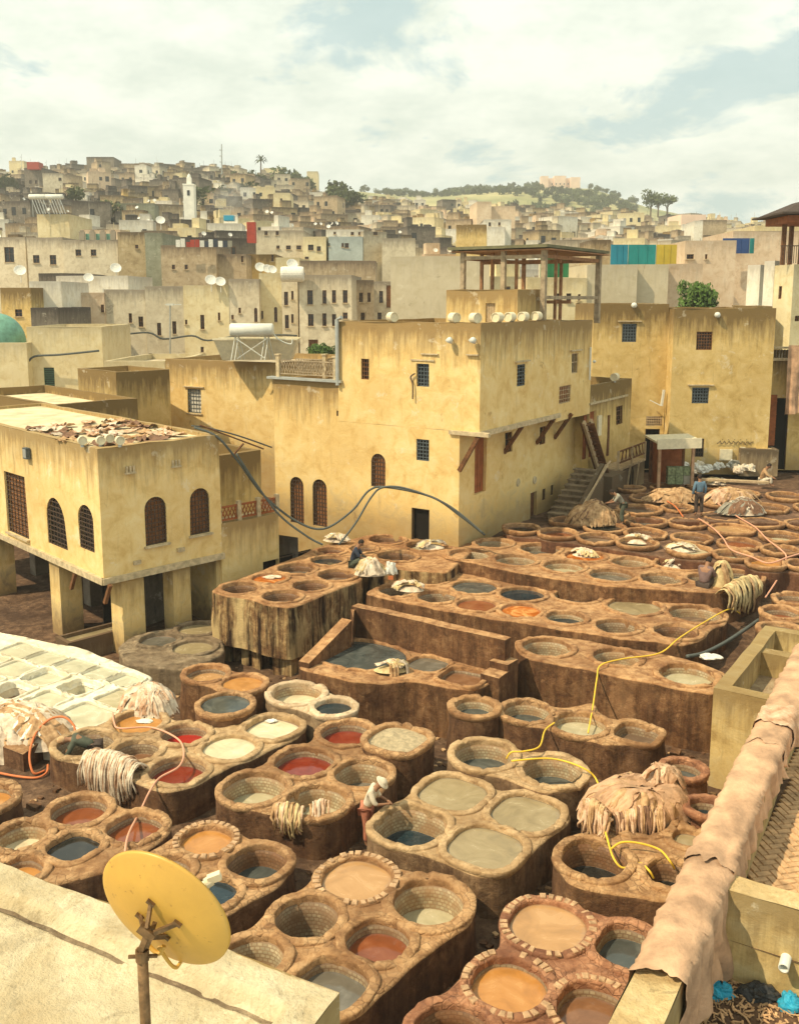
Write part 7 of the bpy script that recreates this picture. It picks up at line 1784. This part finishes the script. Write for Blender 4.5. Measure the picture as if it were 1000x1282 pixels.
# hillside houses, each a thing until the limit, the rest as one mass
def box_house(mb, c, w, dp, a, z0, z1, rng, m=0, winm=None, wins=None):
    ca, sa = math.cos(a), math.sin(a)
    def T(x, y, z): return (c[0]+x*ca-y*sa, c[1]+x*sa+y*ca, z)
    def ring(hw, hd, z): return [T(-hw, -hd, z), T(hw, -hd, z), T(hw, hd, z), T(-hw, hd, z)]
    hw, hd = w/2, dp/2; vs = ring(hw, hd, z0)+ring(hw, hd, z1)+ring(hw-.25, hd-.25, z1)+ring(hw-.25, hd-.25, z1-.6)
    fs = []
    for r in range(3):
        for k in range(4): fs.append((r*4+k, r*4+(k+1) % 4, r*4+4+(k+1) % 4, r*4+4+k))
    n = len(mb.v); H = z1-z0
    uv = [(0, H), (w, H), (w+dp, H), (2*w+dp, H), (0, 0), (w, 0), (w+dp, 0), (2*w+dp, 0)]+[(0, 0), (w, 0), (w, .2), (0, .2)]*2
    mb.add(vs, fs, uv, m); mb.add([vs[12+k] for k in range(4)], [(0, 1, 2, 3)], [(0, 3)]*4, m)
    for _k in range(rng.choice((0, 1, 1, 2, 3))):
        rw, rd_ = rng.uniform(.8, w*.45), rng.uniform(.8, dp*.5); ox, oy = rng.uniform(-1, 1)*(hw-rw/2-.2), rng.uniform(-1, 1)*(hd-rd_/2-.2); zz = z1+rng.uniform(.4, 2.3)
        vs = [T(ox+sx*rw/2, oy+sy*rd_/2, z) for z in (z1-.6, zz) for sx, sy in ((-1, -1), (1, -1), (1, 1), (-1, 1))]
        mb.add(vs, [(0, 1, 5, 4), (1, 2, 6, 5), (2, 3, 7, 6), (3, 0, 4, 7), (4, 5, 6, 7)], [(v[0]+v[1], zz-v[2]) for v in vs], m)
        if rng.random() < .3: mb.add([T(ox-.04, oy, zz), T(ox+.04, oy, zz), T(ox+.04, oy, zz+rng.uniform(1.5, 3)), T(ox-.04, oy+.05, zz+2)], [(0, 1, 2, 3)], None, m)
    nw = int(w/2.2)
    for fl in range(int(H/3)+1):
        for k in range(nw):
            if rng.random() < .35: continue
            x = -hw + w*(k+.5)/nw + rng.uniform(-.3, .3); zc = z1-2.1-fl*2.7; s = rng.uniform(.35, .55)
            if zc < z0+1: continue
            wins.append((T(x, -hd-.015, zc), a, s, rng.uniform(.5, .85)))
    if rng.random() < .6:
        for fl in range(2):
            y = rng.uniform(-.6, .6)*hd; sx = -1 if c[0] > 0 else 1; zc = z1-2.1-fl*2.7
            if zc > z0+1: wins.append((T(sx*(hw+.015), y, zc), a+math.pi/2*sx, rng.uniform(.35, .5), .7))
rng = random.Random(77)
cands = []
D = 108.0
while D < 445:
    px = -60 + rng.uniform(0, 20)
    while px < 1065:
        w = rng.uniform(6.0, 12) if D < 150 else rng.uniform(4.2, 8); y = D + rng.uniform(-3, 3)
        x = (px-500)/F*(y*_cp-8)
        keep = True
        if D < 140 and px < 520: keep = False
        if D < 150 and px > 735: keep = rng.random() < .0 if D < 105 else True
        if rng.random() < .06: keep = False
        if keep: cands.append((D, px, x, y, w))
        px += (w+rng.uniform(-1.2, 1.6))*F/D*.93
    D += 6.5 + D*.011
COLS = [('plaster_sand', 'sand coloured'), ('plaster_cream', 'cream'), ('plaster_brown', 'brown'), ('plaster_white', 'whitewashed'), ('plaster_dim', 'dark weathered'), ('plaster_ochre', 'ochre'), ('plaster_pink', 'pinkish beige'), ('plaster_grey', 'greyish beige')]
wlink = {}
def win_mesh(s, h):
    key = (round(s, 1), round(h, 1))
    if key not in wlink:
        m_ = MB(); s2, h2 = key; m_.box((0, 0, 0), (s2*1.25, .06, h2*2.2), None, 1); m_.box((0, -.035, 0), (s2*.95, .05, h2*1.85), None, 0)
        me = bpy.data.meshes.new('window'); me.from_pydata(m_.v, [], m_.f); me.materials.append(MATS['glass_dark']); me.materials.append(MATS['wood_brown']); me.polygons.foreach_set('material_index', m_.m); wlink[key] = me
    return wlink[key]
cands.sort(key=lambda c: c[0]); mass = MB(); massw = []; nthing = 0
for i, (D, px, x, y, w) in enumerate(cands):
    g = tz_(x, y); up = 1-max(0, min(1, (px-430)/200)); tilt = rng.choice([0.1, -.15, .3, -.35, .55])+rng.uniform(-.1, .1)
    ci = rng.choices(range(8), [5, 3.2, 4+3*up, 2.6, 1.5+8.5*up, .8, 1.2*(2-up), 4])[0]
    hgt = rng.uniform(3.0, 8.5) * (1.0 if D < 300 else .9)
    if rng.random() < .07: hgt += 3
    dp = rng.uniform(6, 9)
    if nthing < 296:
        mb = MB(); wins = []; c = (x, y); box_house(mb, c, w, dp, tilt, g-3.5, g+hgt, rng, 0, None, wins)
        rt = root('hillside_house', f'{COLS[ci][1]} flat roofed house on the {"lower" if D < 190 else "middle"} slope of the town', 'house', (x, y, g), f'{COLS[ci][1]} houses on the {"lower" if D < 190 else "middle"} slope')
        mb.done('wall', COLS[ci][0], rt); nthing += 1
        if D < 150:
            for p, a, s, h in wins:
                o = bpy.data.objects.new('window', win_mesh(s, h)); COL.objects.link(o); o.parent = rt; o.location = Vector(p)-wloc(rt); o.rotation_euler = (0, 0, a)
        elif wins:
            m_ = MB()
            for p, a, s, h in wins: m_.box(p, (s*2.1, .08, h*2.0), (math.cos(a), math.sin(a), 0))
            o = m_.done('window_rows', 'glass_dark', rt); o['kind'] = 'stuff'
    else: box_house(mass, (x, y), w, dp, tilt, g-3.5, g+hgt, rng, ci, None, massw)
o = mass.done('upper_town', [c[0] for c in COLS], None, origin=Vector((0, 300, 30))); o['kind'] = 'stuff'; o['label'] = 'densely packed small houses covering the upper slope of the town'
m_ = MB()
for p, a, s, h in massw: m_.box(p, (s*2.1, .08, h*2.0), (math.cos(a), math.sin(a), 0))
o = m_.done('upper_town_windows', 'glass_dark', None, origin=Vector((0, 300, 30))); o['kind'] = 'stuff'; o['label'] = 'dark windows of the packed houses on the upper slope'
# landmark houses of the ridge
for (l, a, b, t, D, m, w) in (('dark grey tower house on the ridge', 108, 142, 196, 392, 'plaster_dim', []), ('grey house with red roof room at the left ridge', 30, 52, 210, 330, 'plaster_dim', [(38, 225, 230, 3), (45, 225, 230, 3)]), ('tan three storey house below the red roof room', 53, 78, 216, 300, 'plaster_sand', [(75, 222, 226, 4)]),
    ('long white house at the left end of the ridge', -20, 31, 214, 420, 'plaster_white', []), ('narrow yellow tower house left of the minaret', 219, 228, 216, 300, 'plaster_cream', []), ('long flat brown terrace house on the ridge', 148, 184, 204, 400, 'plaster_brown', []),
    ('cream villa with dark arches on the ridge by the palm', 330, 354, 210, 425, 'plaster_cream', [(336, 216, 220, 3), (341, 216, 220, 3), (346, 216, 220, 3)]), ('pale block right of the dark trees on the ridge', 384, 398, 214, 430, 'plaster_cream', []),
    ('pale yellow house face below the dark trees', 342, 363, 241, 250, 'plaster_cream', [(352, 248, 251, 3)]), ('white cube house near the minaret foot', 194, 215, 251, 215, 'plaster_white', [(205, 256, 259, 4)]),
    ('grey green round edged house with blue roof tank', 150, 193, 254, 205, 'plaster_teal', []), ('pink tall house in the middle of the right slope', 597, 615, 252, 240, 'plaster_pink', []), ('pink long house wing beside it', 613, 645, 258, 242, 'plaster_pink', []),
    ('white house with dark openings on the right slope', 606, 640, 274, 175, 'plaster_white', [(613, 278, 283, 3), (625, 278, 282, 3)]), ('bright white front below the dark openings', 610, 632, 284, 168, 'plaster_white', []), ('ochre domed end house above the pergola', 571, 609, 281, 150, 'plaster_ochre', []),
    ('tan house with flat dark roof on the right skyline', 878, 910, 275, 260, 'plaster_brown', []), ('red brick house on the right skyline', 853, 884, 268, 300, 'fort_pink', []), ('white block beside the brick house on the skyline', 869, 880, 276, 240, 'plaster_white', [])):
    mid(l, a, b, t, D, m, w, az=90+random.uniform(-8, 8), name='ridge_house', depth=12, fine=5, wob=.1)
m_ = MB(); q = PD(44, 208, 329); m_.box(q, (4, 4, 2.4)); tagp(m_.done('roof_room', 'pipe_red', None, origin=q), 'red rooftop room on the grey ridge house', 'room')
# minaret
mn = root('minaret', 'white square minaret with small lantern on top', 'minaret', PD(238, 262, 190))
q = PD(238, 262, 190); zt3 = ztop(q, 238, 232); zt4 = ztop(q, 238, 222); w = 13*188/F
m_ = MB(); m_.box((q.x, q.y, (q.z-4+zt3)/2), (w, w, zt3-q.z+4)); m_.box((q.x, q.y, zt3+.1), (w*1.06, w*1.06, .3)); m_.done('tower', 'whitewash', mn)
m_ = MB(); m_.box((q.x, q.y, (zt3+zt4)/2), (w*.42, w*.42, zt4-zt3)); m_.lathe((q.x, q.y, zt4), [(w*.2, 0), (w*.15, .4), (.02, .8)], 10); m_.done('lantern', 'whitewash', mn)
m_ = MB(); m_.box((q.x, q.y-w/2-.02, zt3-1.5), (.5, .1, 1.0)); m_.done('window', 'glass_dark', mn)
# masts, palm
for px, a, b, D, r, l in ((277.5, 180, 232, 395, .35, 'tall lattice radio mast on the ridge'), (27, 192, 222, 400, .12, 'thin antenna mast at the left end of the ridge'), (58, 200, 225, 380, .1, 'thin antenna pole beside the red roof room')):
    q, t = PD(px, b, D), PD(px, a, D); m_ = MB(); m_.tube([(q.x, D, q.z-4), (t.x, D, t.z)], [r, r*.6], 6)
    for k in range(7): z = q.z+(t.z-q.z)*k/7; m_.box((q.x, D, z), (r*3, r*3, .15))
    tagp(m_.done('radio_mast', 'metal_grey', None, origin=q), l, 'mast')
q = PD(326, 214, 410); rt = root('palm_tree', 'lone tall palm tree on the ridge', 'tree', q); t = PD(326, 200, 410); m_ = MB(); m_.tube([(q.x, 410, q.z-5), (q.x+.3, 410, t.z)], [.4, .25], 7); m_.done('trunk', 'bark', rt)
m_ = MB()
for k in range(26):
    a = k*2.4; el = rng.uniform(-.5, 1.1); dd = Vector((math.cos(a)*math.cos(el), math.sin(a)*math.cos(el), math.sin(el))); o_ = Vector((q.x+.3, 410, t.z)); s = dd.cross(Vector((0, 0, 1))).normalized()*.35
    e = o_+dd*2.3; e2 = e+dd*1.0+Vector((0, 0, -1.1)); m_.add([o_-s*.3, o_+s*.3, e+s, e-s, e2], [(0, 1, 2, 3), (3, 2, 4)])
m_.done('crown', 'leaf', rt)

# trees
def crown_mesh(n, seed, leaf, rad_=1.0, mat='leaf', lobes=9):
    r_ = random.Random(seed); L = [(Vector((r_.uniform(-.6, .6), r_.uniform(-.6, .6), r_.uniform(-.35, .6))), r_.uniform(.3, .55)) for _ in range(lobes)]
    vs, fs = [], []
    for i in range(n):
        c, R = r_.choice(L); d = Vector((r_.gauss(0, 1), r_.gauss(0, 1), r_.gauss(0, 1))).normalized(); p = (c+d*R*r_.uniform(.55, 1.05))*rad_
        u = Vector((r_.gauss(0, 1), r_.gauss(0, 1), r_.gauss(0, 1))).normalized(); v = u.orthogonal().normalized(); s = leaf*r_.uniform(.6, 1.3); k = len(vs)
        vs += [p-u*s, p+v*s*.6, p+u*s, p-v*s*.6]; fs.append((k, k+1, k+2, k+3))
    me = bpy.data.meshes.new('crown'); me.from_pydata(vs, [], fs); me.materials.append(MATS[mat]); return me
far_cr = [crown_mesh(420, s, .16, 1.0, 'leaf_far') for s in (1, 2, 3, 4)]
tm_ = MB(); tm_.tube([(0, 0, -1.6), (0.02, 0, -.6), (.05, .02, .2)], [.09, .07, .03], 6); tm_.tube([(0, 0, -.7), (.3, .1, .1)], [.05, .02], 5); tm_.tube([(0, 0, -.8), (-.28, -.1, .05)], [.05, .02], 5)
tr_me = bpy.data.meshes.new('trunk'); tr_me.from_pydata(tm_.v, [], tm_.f); tr_me.materials.append(MATS['bark'])
def tree(label, p, r, h, mesh, group=None):
    rt = root('tree', label, 'tree', p, group); 
    o = bpy.data.objects.new('crown', mesh); COL.objects.link(o); o.parent = rt; o.location = (0, 0, h); o.scale = (r, r, r*rng.uniform(.8, 1.3)); o.rotation_euler = (0, 0, rng.uniform(0, 6))
    o = bpy.data.objects.new('trunk', tr_me); COL.objects.link(o); o.parent = rt; o.location = (0, 0, h); s = max(r, h/1.6); o.scale = (r, r, s)
def on_hill(px, D): x = (px-500)/F*D; return Vector((x, D, terrain(px, D)))
for k in range(520):
    px = rng.uniform(560, 800) if k > 50 else rng.uniform(455, 600); D = rng.uniform(600, 905) if k > 60 else rng.uniform(760, 905) 
    if px > 790: D = rng.uniform(450, 560)
    q = on_hill(px, D); q.z += nz(q.x, D, 0, .01)*6
    r = rng.uniform(2.4, 4.3); dens = nz(q.x, q.y, 2, .012)
    if 668 < px < 732 and D > 800: continue
    if dens < -.15 and rng.random() < .8: continue
    nt_ = globals().get('nt_', 0)+1
    if nt_ > 270: break
    tree('dark green olive tree dotting the far grassy hill', q, r, r*.55, rng.choice(far_cr), 'trees on the far hill')
for px, D, r, l in ((806, 445, 4.6, 'big dark tree on the right skyline, left of the pair'), (815, 452, 4.4, 'broad dark tree in the middle of the right skyline clump'), (826, 448, 4.8, 'tall dark tree at the end of the right skyline clump')):
    q = on_hill(px, D); q.z = PD(px, 262, D).z-2; tree(l, q, r, 5.5, rng.choice(far_cr))
for px, py, D, r, l in ((300, 230, 400, 6, 'left'), (318, 230, 405, 6, 'middle'), (289, 234, 380, 5, 'lower'), (360, 231, 395, 7, 'great'), (376, 235, 400, 6, 'right'), (366, 245, 380, 5, 'bottom')):
    q = PD(px, py, D); q.z -= 5; tree(f'dark bushy tree on the ridge, the {l} one near the villa', q, r, 5, rng.choice(far_cr))
for px, py, D, r in ((10, 236, 330, 4.5), (95, 247, 240, 2.8), (140, 262, 205, 2.2), (190, 226, 350, 4), (245, 246, 240, 3.2), (255, 250, 260, 3.2), (430, 246, 330, 5), (421, 243, 330, 4), (425, 250, 320, 4), (445, 250, 330, 4), (310, 240, 330, 4), (280, 246, 300, 3.5)):
    q = PD(px, py, D); q.z -= 3; tree('small green tree between the hillside houses', q, r, 3, rng.choice(far_cr), 'trees between the hillside houses')
nr = crown_mesh(2200, 9, .10, 1.0, 'leaf_bright', 22)
q = PD(872, 378, 67); tree('bright green leafy tree behind the yard end house', q-Vector((0, 0, 1.5)), 1.45, 1.4, nr)
for px, D in ((404, 91), (412, 90.5), (398, 91.5)): q = PD(px, 442, D); tree('green bush at the foot of the pedimented house', q-Vector((0, 0, .5)), 1.0, .5, nr, 'bushes below the pedimented house')
# fort
fq = PD(700, 237, 890); ft = root('hill_fort', 'pale pink fort with square towers on the far hill', 'fort', fq); z0 = fq.z-14; fq.z += 2
zt5 = PD(700, 221, 890).z
def fb(a, b, top, dp, nm, y=890): p, q = PD(a, 237, y), PD(b, 237, y); m_ = MB(); m_.box(((p.x+q.x)/2, y+dp/2, (z0+top)/2), (q.x-p.x, dp, top-z0)); m_.done(nm, 'fort_pink', ft)
fb(683, 717, zt5-1.2, 20, 'wall'); fb(677, 686, zt5, 9, 'tower', 884); fb(714, 726, zt5-1.0, 9, 'tower', 884); fb(694, 708, zt5+.6, 14, 'keep', 887)
for k in range(5): p = PD(691+k*5, 230, 886); m_ = MB(); m_.box(p, (.9, .6, 1.4)); m_.done('window', 'glass_dark', ft)
# rooftop dishes, tanks and laundry
dm = MB(); dm.lathe((0, 0, 0), [(0, -.1), (.25, -.07), (.45, 0), (.43, .02), (.24, -.05), (0, -.08)], 14, (.3, -.8, .5)); dm.tube([(0, .1, -.9), (0, .1, -.1)], .04, 5)
dme = bpy.data.meshes.new('roof_dish'); dme.from_pydata(dm.v, [], dm.f); dme.materials.append(MATS['plastic_white'])
roofs = [(o.location.x, o.location.y, max((o.matrix_world @ Vector(c)).z for ch in o.children if ch.type == 'MESH' and ch.name.startswith('wall') for c in [v.co for v in ch.data.vertices]) + 0) for o in []]
hs_ = [o for o in COL.objects if o.name.startswith('hillside_house')]
for o in rng.sample(hs_, 150):
    wc = [c for c in o.children if c.name.startswith('wall')][0]; zs = sorted(v.co.z for v in wc.data.vertices); z1 = zs[min(len(zs)-1, 12)]
    xs = [v.co.x for v in wc.data.vertices[4:8]]; ys = [v.co.y for v in wc.data.vertices[4:8]]; z1 = wc.data.vertices[5].co.z
    for j in range(rng.choice((1, 1, 2))):
        i0 = wc.data.vertices[4].co.lerp(wc.data.vertices[5].co, rng.uniform(.15, .85)); r = bpy.data.objects.new('roof_dish', dme); COL.objects.link(r); s = rng.uniform(.55, .95)
        r.location = o.location + Vector((i0.x, i0.y+.5, z1+.75*s)); r.rotation_euler = (0, 0, rng.uniform(-.8, .8)); r.scale = (s,)*3
        tagp(r, 'small white satellite dish on a hillside roof', 'satellite dish', 'satellite dishes on the hillside roofs')
for px, py, D, s, l in ((264, 350, 96, 1.3, 'large white dish on the cream house parapet, left one'), (276, 352, 96, 1.2, 'large white dish on the cream house parapet, right one'), (326, 334, 112, 1.4, 'grey dish cluster on the roof, left one'), (335, 336, 112, 1.3, 'grey dish cluster on the roof, middle one'), (341, 337, 111, 1.2, 'grey dish cluster on the roof, right one'),
    (366, 330, 110, 1.5, 'pale round dish over the yellow house roofs'), (111, 347, 103, 1.2, 'dish on the white stained parapet'), (145, 335, 115, 1.5, 'dish below the grey beige house'), (25, 338, 100, 1.4, 'rusty dish at the left roofs'), (201, 275, 150, 1.6, 'dish on the roofs near the terracotta terrace')):
    r = bpy.data.objects.new('roof_dish', dme); COL.objects.link(r); r.location = PD(px, py, D); r.scale = (s,)*3; tagp(r, l, 'satellite dish')
tk = root('water_tank', 'white round water tank on the roofs above the narrow house', 'water tank', PD(366, 343, 94)); m_ = MB(); m_.lathe(PD(366, 343, 94), [(0, -1.1), (.7, -1.1), (.75, -.9), (.75, .9), (.7, 1.1), (0, 1.1)], 20, (1, 0, 0)); m_.done('tank', 'plastic_white', tk)
for k, (px, mt_) in enumerate(((223, 'plastic_white'), (229, 'plastic_white'), (236, 'pipe_red'), (241, 'pipe_red'), (247, 'pipe_red'), (253, 'plastic_white'), (259, 'cloth_navy'), (264, 'plastic_white'), (270, 'cloth_navy'), (276, 'plastic_white'), (282, 'cloth_navy'), (288, 'cloth_grey'))):
    q = PD(px, 309, 117); m_ = MB(); h = rng.uniform(.6, 1.1); vs = [(q.x-.25, 117, q.z), (q.x+.25, 117.05, q.z), (q.x+.28, 117.1, q.z+h), (q.x-.25, 117, q.z+h)]; m_.box((q.x, 117, q.z+h/2), (.52, .05, h), (1, .1*(k % 3), 0))
    tagp(m_.done('laundry', mt_, None, origin=q), f'{ {"plastic_white": "white", "pipe_red": "red", "cloth_navy": "dark blue", "cloth_grey": "grey"}[mt_] } washing hung on the brown brick house roof', 'laundry', 'washing on the brown house roof, ' + mt_.split('_')[-1])
q = PD(213, 447, 94); t = PD(213, 381, 94); sl = root('street_lamp', 'slim two armed street lamp before the yellow row', 'street lamp', q); m_ = MB(); m_.tube([q, t], .09, 6); m_.done('pole', 'metal_grey', sl); m_ = MB(); m_.bar((t.x-.5, t.y, t.z), (t.x+1.1, t.y, t.z), .1); m_.box((t.x, t.y, t.z), (.7, .3, .2)); m_.done('lamp_head', 'metal_white', sl)
# smoke over the roofs
def volbox(name, mn_, mx_, dens, col, aniso=0.0, noise_=None):
    m = bpy.data.materials.new(name); m.use_nodes = True; nt = m.node_tree; nt.nodes.clear(); out = nt.nodes.new('ShaderNodeOutputMaterial'); v = nt.nodes.new('ShaderNodeVolumePrincipled')
    v.inputs['Density'].default_value = dens; v.inputs['Color'].default_value = (*col, 1); v.inputs['Anisotropy'].default_value = aniso; nt.links.new(v.outputs[0], out.inputs['Volume']); MATS[name] = m
    m_ = MB(); c = (Vector(mn_)+Vector(mx_))/2; s = Vector(mx_)-Vector(mn_); m_.box(c, tuple(s)); o = m_.done(name, name, None, origin=c); o['kind'] = 'stuff'; return o
hz = volbox('haze', (-900, -8, -2), (900, 1200, 165), HAZE, (1.0, 1.0, .92), .2)
sm_ = volbox('smoke', (0, 0, 0), (1, 1, 1), .05, (1, 1, .97))
_v, _f = [], []
for (sx, sy, r0, e_) in ((283, 250, 2.6, 1.0), (292, 243, 3.0, .8), (298, 256, 2.2, .9), (305, 262, 1.6, .8)):
    c_ = PD(sx, sy, 195); k0 = len(_v); n_ = 12
    for i in range(n_+1):
        for k in range(2*n_):
            a, b = math.pi*i/n_, math.pi*k/n_; d = Vector((math.sin(a)*math.cos(b), math.sin(a)*math.sin(b), math.cos(a))); R = r0*(1+.5*noise.noise(d*1.7+Vector((sx, 0, 0))))
            _v.append(c_+Vector((d.x*R*1.2, d.y*R, d.z*R*e_)))
    for i in range(n_):
        for k in range(2*n_): _f.append((k0+i*2*n_+k, k0+(i+1)*2*n_+k, k0+(i+1)*2*n_+(k+1) % (2*n_), k0+i*2*n_+(k+1) % (2*n_)))
bpy.data.objects.remove(sm_); sm_ = mk('smoke', _v, _f, 'smoke', None, None, True, origin=PD(292, 252, 195)); sm_['kind'] = 'stuff'; sm_['label'] = 'thin pale smoke rising over the hillside roofs'
hz['label'] = 'thin warm haze over the town'
